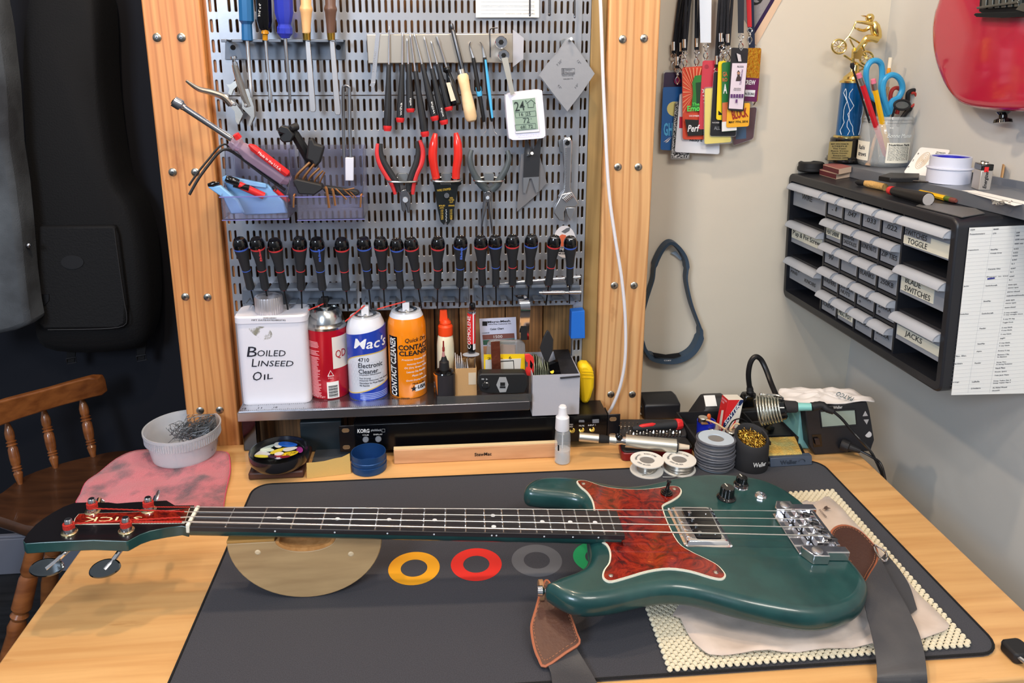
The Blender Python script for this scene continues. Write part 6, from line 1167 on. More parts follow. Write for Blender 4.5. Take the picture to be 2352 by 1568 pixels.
# pink shop cloth over the rear left corner
PKC = mat('pink_terry', (198, 104, 114), .95, bump=(700, 1., .002), var=(26, (104, 70, 80), .50, .70), sheen=.3)
oc = [(520, 1038), (528, 1062), (527, 1090), (518, 1125), (512, 1168), (505, 1188), (482, 1196), (400, 1188), (300, 1176), (215, 1166), (176, 1156), (184, 1128), (196, 1104), (220, 1080), (246, 1060), (278, 1044), (318, 1036), (360, 1034), (420, 1032), (480, 1033)]
cl = cr([V((p.x, p.y, 0)) for p in [PZ(x, y, .006) for x, y in oc]], 3, True); cc = sum(cl, V())/len(cl); rs = []
def dz_(p, e):                                # lies on the desk, sags past its left and back edges
    over = max(0, (DX0-p.x)) ; z = .0058+.0022*math.sin(p.x*70+p.y*31)+.0014*math.sin(p.y*95-p.x*20)
    return z-over*.12
for k in range(12): s = 1-k/12.; rs.append([V((cc.x+(p.x-cc.x)*s, cc.y+(p.y-cc.y)*s, dz_(V((cc.x+(p.x-cc.x)*s, cc.y+(p.y-cc.y)*s, 0)), k))) for p in cl])
mb = MB().rings(rs, caps=False); mb.f.append(tuple(range(11*len(cl), 12*len(cl))))
o = mb.build('shop_cloth', PKC, ang=80); so = o.modifiers.new('s', 'SOLIDIFY'); so.thickness = .0022; so.offset = 1; tag(o, 'stained pink terry shop cloth under the bass headstock', 'cloth')
MB().tube([V((p.x, p.y, dz_(p, 0)+.001)) for p in cl+[cl[0]]], .0014, 6).build('overlocked_hem', mat('hem_pink', (212, 84, 110), .9, bump=(900, .8)), o)
# ================================================================ soldering corner
# hex bit case
ZC = .024
t = thing('bit_case', 'black and red driver bit case lying open beside the solder spools', 'bit case', PZ(1500, 1060, 0))
cs = [PZ(x, y, .016) for x, y in ((1428, 1041), (1594, 1031), (1576, 1005), (1420, 1008))]; MB().slab(rq(cs, .008), (0, 0, -.0155)).build('lid', mat('case_red', (120, 20, 22), .35), t, bevel=.002, label='dark red underside'); MB().slab(rq([PZ(x, y, .0190) for x, y in ((1430, 1037), (1594, 1028), (1576, 1003), (1421, 1005))], .008), (0, 0, -.003)).build('lid_rim', SATIN, t, bevel=.001)
MB().slab(rq([PZ(x, y, .020) for x, y in ((1424, 1004), (1578, 1000), (1570, 962), (1422, 962))], .006), (0, 0, -.0195)).build('bit_tray', mat('tray_dark', (40, 40, 43), .7), t, bevel=.0015)
rnd = random.Random(8)
for i in range(17):
    x = 1440+i*7.6; y = 1003-i*.25; c = PZ(x, y, .020); h = .010+rnd.uniform(-.001, .003); MB().lathe(c+V((0, 0, -.002)), c+V((0, 0, h)), [(0, .0026), (.55, .0026), (.6, .0016+.0008*(i % 3)), (.92, .0013+.0006*(i % 2)), (1, .0005)], 6).build('driver_bit', NICKEL, t)
for i in range(5): c = PZ(1426+i*9.3, 985, .020); MB().lathe(c+V((0, 0, -.002)), c+V((0, 0, .013)), [(0, .0022), (.5, .0022), (.55, .0009), (1, .0006)], 6).build('driver_bit', NICKEL, t)
t = thing('ratchet_handle', 'black screwdriver handle with red stripe and red end lying on the bit case', 'screwdriver', PZ(1500, 990, .02))
A_, B_ = PZ(1452, 984, .029), PZ(1552, 974, .029); MB().lathe(A_, B_, [(0, .004), (.1, .006), (.3, .0065), (.6, .0062), (.85, .0075), (1, .008)], 14).build('grip', SOFTB, t); MB().lathe(B_, B_+(B_-A_).normalized()*.012, [(0, .0105), (.5, .0105), (1, .0085)], 8).build('red_end', RED, t, bevel=.001); MB().lathe(A_+V((.006, -.001, .003)), A_.lerp(B_, .55)+V((0, -.001, .0045)), [(0, .001), (.3, .004), (.8, .004), (1, .001)], 10).build('red_stripe', RED, t)
t = thing('vacuum_pen', 'satin silver cylinder tool with a pale tip lying across the bit case', 'silver tool', PZ(1460, 1030, .03)); SAL = mat('satin_aluminium', (198, 196, 186), .32, .85)
pt = lambda x, y, z: PZ(x, y, z); A_, B_ = pt(1418, 1011, .034), pt(1553, 1024, .030); k = mpp(A_); ax_ = (B_-A_)
MB().lathe(A_+ax_*.14, B_, [(0, 15*k), (1, 16*k)], 28).build('barrel', SAL, t); MB().lathe(A_-ax_*.02, A_+ax_*.14, [(0, 11*k), (.6, 9*k), (1, 10*k)], 20).build('polished_neck', CHROME, t)
MB().lathe(A_-ax_*.14, A_-ax_*.02, [(0, 12*k), (1, 12.5*k)], 24).build('collar', SAL, t); MB().lathe(A_-ax_*.66, A_-ax_*.32, [(0, 9.5*k), (.02, 10.5*k), (1, 10.5*k)], 20).build('end_tube', SAL, t); MB().lathe(A_-ax_*.33, A_-ax_*.13, [(0, 8*k), (.3, 10*k), (.7, 9*k), (1, 8*k)], 14).build('black_wrap', RUBBER, t)
MB().lathe(B_, B_+ax_*.03, [(0, 14*k), (1, 14*k)], 24).build('black_ring', SATIN, t); MB().lathe(B_+ax_*.03, B_+ax_*.22, [(0, 12*k), (.1, 7*k), (1, 5*k)], 16).build('tip', mat('nozzle_cream', (206, 190, 168), .5), t); p_ = A_+ax_*.02; MB().ball(p_+V((0, -.002, .007)), .007, 10).tube([p_+V((0, -.002, .010)), p_+V((.001, .0, .028))], .0018, 8).build('trigger_knob', GLOSSB, t)
def spool(px, pyb, r, rw, h, lb, wire, m_w, fl=.0016, zb_=.0036, top=mat('spool_white', (222, 220, 214), .4), txt=True):
    c = PZ(px, pyb, zb_); k = mpp(c); t = thing('wire_spool' if not txt else 'solder_spool', lb, 'spool', (c.x, c.y, zb_)); R_, W_ = r*k, rw*k
    MB().lathe((c.x, c.y, zb_), (c.x, c.y, zb_+fl), [(0, R_), (1, R_)], 40).build('lower_flange', top, t)
    z1 = zb_+h; n = 40; q = [[V((c.x+q_*math.cos(2*math.pi*i/n), c.y+q_*math.sin(2*math.pi*i/n), z)) for i in range(n)] for q_, z in ((R_*.46, z1), (R_, z1), (R_, z1+fl), (R_*.46, z1+fl), (R_*.44, z1+fl*.5), (R_*.40, zb_+fl), (0.0001, zb_+fl))]
    MB().rings(q, caps=False).build('upper_flange', top, t, ang=35)
    mb = MB(); rw_ = wire; nz = int((h-fl)/(rw_*2.02)); pts = []; rnd = random.Random(int(px))
    for j in range(nz):
        z = zb_+fl+rw_+j*(h-fl-2*rw_)/max(1, nz-1); wob = rnd.uniform(-.5, .5)*rw_*(2 if not txt else .6)
        for i in range(25): a = 2*math.pi*i/24; q_ = W_+wob+rnd.uniform(0, .15)*rw_; pts.append(V((c.x+q_*math.cos(a), c.y+q_*math.sin(a), z+i/24*(h-fl-2*rw_)/max(1, nz-1)+(math.sin(a+j)*rw_*.7 if not txt else 0))))
    mb.tube(pts, rw_, 6); mb.build('wound_wire', m_w, t, ang=60)
    MB().lathe((c.x, c.y, zb_+fl), (c.x, c.y, z1), [(0, W_-rw_), (1, W_-rw_)], 30).build('core', mat('core_grey', (120, 118, 116), .5), t)
    if txt:
        for a0, s in ((200, 'KESTER 63/37'), (20, 'ROSIN CORE'), (110, '50066-NC')):
            cu = V((c.x, c.y, z1+fl+.0001))
            text_mesh(s, lambda u, v, w_: cu+V((math.cos(R(a0+70*(1-u)))*(R_*(.60+.13*v)), math.sin(R(a0+70*(1-u)))*(R_*(.60+.13*v)), .0001+.0002*w_)), 'lettering', mat('spool_ink', (70, 70, 74), .7), t)
    return t, c, z1+fl, R_
SOLD = mat('solder', (190, 186, 178), .28, 1.)
spool(1485, 1080, 38, 22, .0185, 'narrow solder spool with a white label, leftmost of the two solder spools', .00045, SOLD)
spool(1559, 1076, 38, 33, .0165, 'full solder spool with a white label between the narrow spool and the grey wire', .0006, SOLD)
t, c, z1, R_ = spool(1640, 1066, 39.5, 42, .0475, 'tall spool of thick grey wire with a pale blue top flange', .0019, mat('grey_insulation', (88, 90, 98), .35), top=mat('spool_pale_blue', (176, 190, 204), .4), txt=False)
MB().slab([V((c.x-.004, c.y+.003, z1-.006)), V((c.x+.004, c.y+.003, z1-.006)), V((c.x, c.y-.004, z1-.006))], (0, 0, .0004)).build('triangle_mark', INK, t)
for x, y, x2, y2 in ((1475, 1091, 1500, 1082), (1522, 1095, 1562, 1090)):
    p_, q_ = PZ(x, y, .0058), PZ(x2, y2, .010); o = MB().tube(cr([p_, p_.lerp(q_, .6)+V((0, -.002, -.001)), q_], 4), .0009, 6).build('solder_end', SOLD); tag(o, 'loose solder end curling out of the %s' % ('narrow spool' if x < 1500 else 'full spool'), 'solder wire')
# brass wool holder
c = PZ(1721, 1068, .0036); k = mpp(c); R_ = 40*k; t = thing('brass_wool_holder', 'black rubber holder lettered Weller filled with brass wool', 'tip cleaner', (c.x, c.y, .0036)); n = 48; rs = []
for f_, q_ in ((0, .98), (.04, 1), (.7, .98), (.95, .96), (1.0, .90), (.97, .82), (.80, .80), (.60, .78)):
    rs.append([V((c.x+q_*R_*math.cos(2*math.pi*i/n), c.y+q_*R_*math.sin(2*math.pi*i/n), .0036+f_*(.047+.018*(.5+.5*math.sin(2*math.pi*i/n))))) for i in range(n)])
MB().rings(rs).build('holder', mat('holder_black', (34, 34, 37), .75), t, ang=50)
Cc = V((c.x, c.y, .0036)); CT('Weller', Cc, R_, -14, 34, .013, .021, WINK, t, b=.01)
rnd = random.Random(4); mb = MB()
for k in range(240):
    a, q_ = rnd.uniform(0, 6.28), R_*.74*math.sqrt(rnd.random()); p = V((c.x+q_*math.cos(a), c.y+q_*math.sin(a), .0036+.040+.012*(.5+.5*math.sin(a)*q_/R_)+rnd.uniform(-.002, .005))); q = []; a0 = rnd.uniform(0, 6); d = V((rnd.gauss(0, 1), rnd.gauss(0, 1), rnd.gauss(0, .5))).normalized()
    for j in range(9): q.append(p+V((math.cos(a0+j*1.1), math.sin(a0+j*1.1), math.sin(a0+j)))*.0016+d*j*.0008)
    mb.tube(q, .00035, 4)
mb.build('brass_wool', BRASS, t)
# iron stand with sponge
t = thing('iron_stand', 'black soldering iron stand with coil holder and yellow sponge', 'iron stand', PZ(1810, 1060, .0036)); z0 = .0036
MB().slab([PZ(x, y, .012) for x, y in ((1752, 1062), (1858, 1056), (1812, 975), (1700, 978))], (0, 0, -.008)).build('base', SATIN, t, bevel=.003)
pa, pb = PZ(1770, 1073, z0), PZ(1866, 1067, z0); ht = V((0, 0, .0145)); fd = (pb-pa).normalized(); nb = V((-fd.y, fd.x, 0)); MB().rings([[pa, pb, pb+nb*.014, pa+nb*.014], [pa+ht+nb*.004, pb+ht+nb*.004, pb+ht*1.05+nb*.014, pa+ht*1.05+nb*.014]]).build('front_lip', mat('lip_slate', (66, 76, 92), .35), t, bevel=.001)
EM = mat('embossed_slate', (40, 48, 60), .35); e0 = pa+fd*.017+ht*.25; TX('Weller', e0+V((0, -.0002, 0))+nb*.0008, fd*.030, ht*.45+nb*.0018, EM, t, nrm=(0, -1, .25), b=.02, th=.0005)
c_ = pa+fd*.055+ht*.45+nb*.0012; MB().tube([c_+fd*.0055*math.cos(a)+ht.normalized()*.0048*math.sin(a)+V((0, -.0004, 0)) for a in [math.pi*i/10 for i in range(11)]], .0005, 5).build('embossed_emblem', EM, t)
MB().slab([PZ(x, y, .021) for x, y in ((1757, 1004), (1826, 1001), (1843, 1040), (1763, 1044))], (0, 0, -.010)).build('sponge', mat('sponge_yellow', (214, 172, 84), .95, bump=(330, 1., .003), var=(50, (186, 176, 110), .4, .65)), t, bevel=.0015)
MB().slab([PZ(x, y, .0125) for x, y in ((1762, 1050), (1852, 1046), (1826, 996), (1750, 1000))], (0, 0, -.002)).build('sponge_tray', SATIN, t)
MB().slab([PZ(x, y, .020) for x, y in ((1722, 1000), (1822, 996), (1790, 962), (1700, 968))], (0, 0, -.012)).build('rear_plate', mat('plate_black', (30, 32, 34), .5, bump=(60, .3)), t, bevel=.002); MB().slab([PZ(x, y, .0203) for x, y in ((1732, 980), (1775, 978), (1770, 968), (1728, 970))], (0, 0, .0004)).build('plate_recess', mat('hole_black', (12, 12, 14), .9), t)
c0 = PY(1742, 943, 1.135); c1 = PY(1796, 940, 1.118); k = mpp(c0); ax_ = c1-c0; x_, y_, z_ = frame(ax_); mb = MB(); pts = []
for i in range(8*20+1): a = 2*math.pi*i/20; u = i/(8*20); rr2 = (33-8*u)*k; pts.append(c0+ax_*u+(x_*math.cos(a)+y_*math.sin(a))*rr2)
mb.tube(pts, 2.3*k, 8).build('coil', mat('coil_wire', (206, 208, 196), .25, .9), t, ang=70)
MB().tube(cr([c1+V((0, .0, .020)), c1+V((-.010, .0, .026)), c0+V((.008, 0, .030)), c0+V((.002, 0, .030))], 4), .0018, 8).ball(c0+V((.002, 0, .030)), .0032, 10).build('top_wire', HOOK, t)
MB().lathe(c1-ax_*.12, c1+ax_*.22, [(0, 22*k), (.1, 25*k), (.8, 22*k), (1, 17*k)], 22).build('funnel', GLOSSB, t); MB().tube(cr([c1+V((-.004, .004, -.016)), c1+V((-.010, .03, -.045)), PZ(1775, 985, .014)], 4), .005, 8).build('support_arm', SATIN, t)
# soldering iron
t = thing('soldering_iron', 'soldering iron with black foam grip and turquoise band resting in the coil', 'soldering iron', c1); g0, g1, g2, g3 = PY(1786, 933, 1.120), PY(1833, 934, 1.108), PY(1864, 934, 1.100), PY(1914, 945, 1.090)
MB().lathe(g0, g1, [(0, 13*k), (.1, 14.5*k), (.9, 13*k), (1, 10*k)], 20).build('foam_grip', mat('foam_black', (42, 40, 42), .9, bump=(600, .4)), t); MB().lathe(g1-(g2-g1)*.15, g2, [(0, 9.5*k), (1, 8.5*k)], 18).build('turquoise_band', mat('turquoise', (122, 186, 180), .35), t)
mb = MB(); pts = cr([g2, g2+V((.016, -.002, .003)), g3.lerp(g2, .3)+V((0, 0, .002)), g3], 6); mb.tube(pts, [10.5*k*(1-.35*i/(len(pts)-1))*(1 if i % 2 else .93) for i in range(len(pts))], 14).build('strain_relief', SATIN, t, ang=70)
CB = mat('cable_black', (20, 20, 23), .4)
MB().tube(cr([g3, PY(1934, 962, 1.085), PY(1960, 993, 1.078), PY(1985, 1020, 1.07), PZ(2008, 1050, -.004), V((.745, 1.05, -.03)), V((.755, .98, -.12)), V((.76, .92, -.3))], 6), .0024, 8).build('cable', CB, t); MB().lathe(g1, g1-(g1-g0)*1.6, [(0, .003), (.5, .003), (.55, .002), (1, .0008)], 12).build('barrel_tip', STEEL, t)
# station
WSB = mat('station_black', (30, 31, 36), .45, bump=(700, .1)); TEAL = mat('station_turquoise', (120, 176, 176), .4)
yf = 1.130; t = thing('soldering_station', 'black and turquoise soldering station with grey display and white cloth on top', 'soldering station', (.70, yf+.07, 0)); Q = lambda x, y, d=0: PY(x, y, yf+d)
front = [Q(1849, 938), Q(1992, 923), Q(1998, 945), Q(2008.6, 1010), Q(2000, 1037), Q(1872, 1045), Q(1858, 1022)]; front[-2] = V((front[-2].x, yf, .0008)); front[-3] = V((front[-3].x, yf, .003))
MB().slab(front, (0, .022, 0)).build('front_panel', WSB, t, bevel=.002)
xl, xr = Q(1852, 940).x, Q(1996, 930).x; zt_ = Q(1849, 938).z; MB().rings([[V((xl+.002, y, .001)), V((xr, y, .001)), V((xr, y, zt_+dz)), V((xl+.002, y, zt_+dz))] for y, dz in ((yf+.021, .001), (yf+.095, -.012))]).build('case', TEAL, t, bevel=.003, label='turquoise case')
MB().box((xl+.001, yf+.02, .0008), (xl+.0025, yf+.10, .026)).build('lower_skirt', WSB, t)
YB = yf; P(t, 'display', mat('lcd_grey', (146, 160, 150), .2, coat=.5), SL([(1885, 946), (1963, 942), (1966, 974), (1889, 980)], -.0002, .0006)); P(t, 'display_bezel', WSB, TU([(1883, 944, .0005), (1965, 940, .0005), (1968, 976, .0005), (1887, 982, .0005), (1883, 944, .0005)], 1.6, 6, 1))
GI = mat('button_pale', (168, 168, 170), .5); P(t, 'up_button', GI, SL([(1988, 944), (1994, 955), (1982, 956)], 0, .0012), bevel=.0003); P(t, 'down_button', GI, SL([(1984, 964), (1996, 963), (1991, 975)], 0, .0012), bevel=.0003); P(t, 'round_button', GI, LA((1994, 997, 0), (1994, 997, .0014), [(0, 7.5), (.7, 7.5), (1, 6.5)], 22))
P(t, 'power_switch', GLOSSB, SL([(1865, 998), (1886, 997), (1889, 1025), (1869, 1027)], 0, .0006)); P(t, 'rocker', mat('rocker_brown', (44, 34, 34), .3), SL([(1871, 1008), (1882, 1007), (1885, 1021), (1874, 1022)], .0006, .004), bevel=.0008); WT('Weller', (1914, 939), (1935, 937.5), 6.5, .0004, WINK, t)
c_ = W(1932, 1019, 0); e_ = c_+V((.024, -.020, -.004)); MB().lathe(c_, c_+(e_-c_)*.45, [(0, .0095), (.2, .0105), (.9, .010), (1, .007)], 14).lathe(c_+(e_-c_)*.4, e_, [(0, .0068), (.5, .006), (1, .004)], 14).build('cable_connector', SATIN, t, ang=25)
MB().tube(cr([e_, e_+V((.015, -.012, -.006)), PZ(2020, 1070, -.002)+V((.004, 0, 0)), V((.738, 1.04, -.03)), V((.742, .99, -.10)), V((.745, .93, -.3))], 6), .0022, 8).build('cable', CB, t)
YB = YW
# white cloth
CLW = mat('cotton_white', (222, 216, 212), .9, bump=(40, .3, .002), sheen=.3); zt2 = zt_+.002; ol_ = [(1788, 899), (1800, 893), (1840, 890), (1880, 890), (1915, 891), (1950, 895), (1980, 904), (2004, 912), (2006, 922), (1960, 923), (1900, 925), (1850, 925), (1800, 920), (1792, 908)]
def wcl(i, t_): return None
cl = []
for x, y in ol_:
    p = PZ(x, y, zt2+.006)
    if p.y > yf+.12: p = PY(x, y, yf+.12)
    cl.append(p)
cl = cr(cl, 3, True); cc = sum(cl, V())/len(cl); rs = []; n_ = len(cl)
for k_ in range(8): s = 1-k_/8.; rs.append([V((cc.x+(p.x-cc.x)*s, cc.y+(p.y-cc.y)*s, (p.z*s+(zt2+.008)*(1-s))+.0022*math.sin(i*.55+k_*.8)+.0018*math.sin(i*1.3-k_))) for i, p in enumerate(cl)])
mb = MB().rings(rs, caps=False); mb.f.append(tuple(range(7*n_, 8*n_))); o = mb.build('white_cloth', CLW, ang=80); so = o.modifiers.new('s', 'SOLIDIFY'); so.thickness = .002; tag(o, 'folded white cotton cloth lying on the soldering station', 'cloth')
a_ = PZ(1962, 913, zt2+.011); b_ = PZ(1925, 899, zt2+.011); h_ = PZ(1968, 905, zt2+.011)-a_; TX('PATCO', a_, b_-a_, h_*-1, mat('teal_ink', (40, 80, 92), .7), o, nrm=(0, 0, 1))
# adapter, plug, tube box, tray
AD = mat('adapter_black', (26, 27, 31), .4); ya = 1.285; a_ = PY(1478, 967, ya); b_ = PY(1562, 967, ya); zt3 = PY(1520, 929, ya).z
t = thing('power_adapter', 'black wall-wart power adapter with ribbed cord behind the bit case', 'power adapter', ((a_.x+b_.x)/2, ya+.03, .0006))
MB().rings([[V((a_.x+i_, ya, .0006)), V((b_.x-i_*.3, ya, .0006)), V((b_.x, ya, zt3)), V((a_.x, ya, zt3)), V((a_.x-.006, ya+.04, zt3+.004)), V((b_.x-.004, ya+.04, zt3+.004))][:0] or [V((a_.x+.002, y, .0006)), V((b_.x, y, .0006)), V((b_.x, y, zt3+dz)), V((a_.x, y, zt3+dz))] for i_, y, dz in ((0, ya, 0), (0, ya+.03, .006), (0, ya+.055, .003))]).build('housing', AD, t, bevel=.004)
MB().lathe(PY(1432, 938, ya), PY(1472, 934, ya), [(0, .0035), (.12, .0035), (.14, .0055), (.22, .0055), (.24, .004), (.36, .004), (.38, .006), (.5, .006), (.52, .0045), (.64, .0045), (.66, .0065), (.8, .0065), (.82, .005), (1, .006)], 12).build('strain_relief', AD, t); MB().tube(cr([PY(1434, 938, ya), PY(1425, 946, ya), PY(1420, 965, ya-.02), PZ(1420, 985, .004)], 5), .0024, 8).build('cord', CB, t)
yp = 1.262; t = thing('power_strip', 'black power strip with an angled plug at the wall behind the solder tray', 'power strip', PY(1740, 940, yp)); p0 = PY(1700, 950, yp); MB().box((p0.x-.005, yp-.01, .0006), (p0.x+.075, yp+.040, PY(1720, 938, yp).z)).build('strip', SATIN, t, bevel=.003)
YB = yp; P(t, 'plug', GLOSSB, SL([(1703, 940), (1700, 928), (1708, 920), (1714, 908), (1736, 908), (1733, 920), (1736, 938)], 0, .022), bevel=.004); P(t, 'plug_collar', SATIN, LA((1724, 912, .01), (1722, 888, .01), [(0, 12), (.3, 12.5), (.35, 7.5), (.5, 7.5), (.55, 8.5), (.7, 7), (.75, 8), (1, 6.5)], 14)); P(t, 'cord', CB, TU([(1722, 892, .01), (1719, 860, .01), (1724, 832, .01), (1735, 819, .01), (1748, 826, .01), (1760, 850, .02), (1771, 880, .04), (1782, 906, .07), (1792, 930, .10)], 6, 10, 5))
YB = YW
t = openbox('black_parts_tray', 'open black tray of wires and potentiometers behind the grey wire spool', 'tray', .448, .575, 1.135, 1.262, .0004, .027, SATIN, .003); 
t = thing('black_gadget', 'black gadget with a paper label at the wall behind the parts tray', 'gadget', PY(1625, 940, 1.28)); p0, p1 = PY(1590, 945, 1.28), PY(1672, 925, 1.28)
MB().rings([[V((p0.x+i_, 1.35, .0006)), V((p1.x, 1.35, .0006)), V((p1.x-i_*.2, 1.35, h_)), V((p0.x+.02+i_, 1.35, h_))][:4] if False else [V((p0.x, y, .0006)), V((p1.x, y, .0006)), V((p1.x, y, h_)), V((p0.x+.025, y, h_))] for i_, y, h_ in ((0, 1.266, .026), (0, 1.285, .046), (0, 1.312, .040))]).build('body', mat('gadget_black', (40, 39, 41), .5), t, bevel=.005); MB().obox(V((p0.x+.022, 1.270, .0320)), (.022, 0, 0), (0, .015, .0155), (0, -.0002, .0004)).build('paper_label', PAPER, t)
# tube carton
t = thing('tube_carton', 'tilted red white and navy vacuum tube carton lettered SOVTEK', 'carton', PY(1675, 980, 1.21)); f0, f1, f2, f3 = PY(1656, 1000, 1.212), PY(1690, 1000, 1.205), PY(1705, 919, 1.205), PY(1676, 917, 1.212); l0, l3 = PY(1645, 985, 1.237), PY(1662, 905, 1.237)
cw = f2-f3; U_, H_ = f1-f0, f3-f0; H_ = (H_+(f2-f1))/2; D_ = l3-f3; WC = mat('carton_white', (218, 212, 200), .6); RC = mat('carton_red', (204, 32, 36), .5); NC = mat('carton_navy', (24, 40, 84), .5)
MB().obox(f0, U_, H_, D_).build('carton', WC, t); nf = U_.cross(H_).normalized(); nf = -nf if nf.y > 0 else nf; nl = D_.cross(H_).normalized(); nl = -nl if nl.x > 0 else nl
def face(O_, A_, B_, uv, m, n_, h, nm='printed_panel'): MB().slab([O_+A_*u+B_*v+n_*h*.3 for u, v in uv], n_*h).build(nm, m, t, smooth=False)
face(f0, D_, H_, ((0, 0), (1, 0), (1, 1), (0, 1)), RC, nl, .0003); face(f0, U_, H_, ((0, .35), (.75, 1), (0, 1)), RC, nf, .0003); face(f0, U_, H_, ((0, .12), (1, .94), (1, 1), (.8, 1), (0, .36)), NC, nf, .0004); face(f0, U_, H_, ((.35, 0), (.75, .05), (.8, .5), (.55, .25)), RC, nf, .0003)
TX('SOVTEK', f0+U_*.16+H_*.30+nf*.0005, U_*.72+H_*.54, H_*.10-U_*.15, WINK, t, nrm=nf, b=.02); face(f0, D_, H_, ((.15, .1), (.5, .08), (.62, .62), (.35, .66)), WC, nl, .0006, 'white_label'); TX('ELECTRON', f0+D_*.92+H_*.90+nl*.0005, D_*-.75, H_*.05, mat('print_pink', (226, 170, 176), .6), t, nrm=nl); TX('TUBE', f0+D_*.92+H_*.82+nl*.0005, D_*-.45, H_*.05, mat('print_pink', (226, 170, 176), .6), t, nrm=nl)
def pot(x, y, z, r, h, lb, m=NICKEL):
    c = PZ(x, y, z); t = thing('potentiometer', lb, 'potentiometer', c, 'loose potentiometers in the parts tray'); MB().lathe(c, c+V((0, 0, h)), [(0, r), (.9, r), (1, r*.92)], 24).build('can', m, t); MB().box(c+V((-.006, -r-.003, 0)), c+V((.006, -r+.002, .0015))).build('terminal_strip', mat('phenolic', (120, 84, 50), .6), t)
c = PZ(1620, 1000, .004); o = MB().lathe(c, c+V((0, 0, .030)), [(0, .016), (1, .0165), (1, .0145), (.2, .0145), (.19, .001)], 30, up=(0, 1, 0)).build('blue_lid_cup', mat('cap_royal', (26, 40, 170), .4)); tag(o, 'royal blue round cap with parts on it in the black tray', 'cap')
pot(1614, 968, .036, .0085, .009, 'silver potentiometer sitting on the royal blue cap'); pot(1681, 1001, .034, .012, .011, 'silver potentiometer with wires between the wire spool and brass wool'); pot(1640, 990, .020, .012, .008, 'flat silver potentiometer half hidden behind the grey wire spool')
c = PZ(1628, 958, .040); o = MB().ball(c, .0075, 12, (.55, .35, 1)).tube([c+V((0, 0, -.006)), c+V((.006, 0, -.014)), c+V((.012, -.004, -.022))], .0005, 5).build('orange_capacitor', mat('cap_orange2', (216, 104, 50), .4)); tag(o, 'small orange capacitor standing up in the parts tray', 'capacitor')
for pts, r, m_, lb in ((((1614, 962, .040), (1630, 966, .044), (1650, 975, .040), (1665, 985, .042), (1681, 990, .044)), .0018, mat('cloth_wire', (206, 176, 136), .8), 'cream cloth-covered wire between the loose potentiometers'), (((1678, 985, .046), (1692, 972, .050), (1710, 985, .045), (1720, 1000, .040)), .0016, mat('cloth_wire', (206, 176, 136), .8), 'pale pink wire bending towards the brass wool holder'), (((1672, 984, .046), (1684, 966, .055), (1704, 962, .055), (1722, 975, .045), (1733, 992, .030)), .0012, CB, 'thin black wire arching over the parts tray')):
    o = MB().tube(cr([PZ(*p) for p in pts], 5), r, 7).build('hookup_wire', m_); tag(o, lb, 'wire', 'loose wires in the parts tray')
# cable clamp at the near right corner
t = thing('cable_clamp', 'black clamp with steel rod at the near right corner of the desk', 'clamp', PZ(2330, 1490, 0)); MB().slab(rq([PZ(x, y, .014) for x, y in ((2296, 1466), (2338, 1461), (2390, 1500), (2335, 1505))], .004), (0, 0, -.0135)).build('pad', SATIN, t, bevel=.003); MB().tube([PZ(2303, 1474, .010), PZ(2334, 1504, .010), PZ(2380, 1540, .008)], .0025, 8).build('rod', STEEL, t)
# ================================================================ parts cabinet on the right wall
_Rz = M.Rotation(-.001, 4, 'Z') @ M.Rotation(-.0389, 4, 'Y') @ M.Rotation(-.0123, 4, 'X')
CM = M.Translation((.7406, .9586, .1899)) @ _Rz; CI = CM.inverted(); CD = .140; CW, CHt = .508, .262
cab = thing('parts_cabinet', 'black wall cabinet of clear hand-labelled small-parts drawers', 'parts cabinet', CM)
def C(mb, name, m, par=None, **k): return mb.build(name, m, par or cab, world=False, **k)
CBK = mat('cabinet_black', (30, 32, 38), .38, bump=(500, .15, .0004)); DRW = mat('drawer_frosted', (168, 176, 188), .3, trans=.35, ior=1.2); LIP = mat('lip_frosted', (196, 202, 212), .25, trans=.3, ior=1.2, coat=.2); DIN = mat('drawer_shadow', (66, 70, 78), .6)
mb = MB(); o1 = rr(CW/2, CHt/2, CW, CHt, .014, 5); i1 = rr(CW/2, CHt/2, CW-.022, CHt-.030, .004, 5)
mb.rings([[V((-.004, p[0], p[1])) for p in i1], [V((-.004, p[0], p[1])) for p in o1], [V((CD, p[0], p[1])) for p in o1], [V((CD, p[0], p[1])) for p in i1], [V((.03, p[0], p[1])) for p in i1], [V((-.004, p[0], p[1])) for p in i1]], caps=False); C(mb, 'housing', CBK, bevel=.003)
C(MB().box((.092, .010, .012), (.096, CW-.010, CHt-.012)), 'inner_back', CBK)
mb = MB(); y_s = [.128+.0585*k for k in range(5)]; zl, zh = .015, CHt-.015; hs_ = (zh-zl)/5
for y in y_s: mb.box((.001, y-.0022, zl), (.085, y+.0022, zh))
C(mb, 'divider_grid', CBK); mb = MB()
for k in range(1, 5): mb.box((.0015, .1302, zl+hs_*k-.0022), (.085, .3598, zl+hs_*k+.0022))
C(mb, 'shelf_grid', CBK)
LP_ = (zh-zl)/3
for y0, y1 in ((.011, .1258), (.3642, CW-.011)):
    for k in range(3): z0 = zl+LP_*k+LP_*.66; C(MB().box((.004, y0, z0), (.085, y1, min(z0+LP_*.34, zh))), 'blank_panel', CBK, bevel=.001)
def ctext(s, y_far, y_near, z0, z1, m, par, x=.0008, sh=.1): 
    text_m = text_mesh(s, lambda u, v, w_: V((x-.0002*w_, y_far+(y_near-y_far)*u, z0+(z1-z0)*v)), 'lettering', m, None, sh, 0)
    text_m.data.transform(M.Translation(text_m.location)); text_m.location = (0, 0, 0); text_m.parent = par
PINK = mat('marker_black', (24, 24, 28), .6); LABP = mat('label_tape', (218, 220, 206), .7)
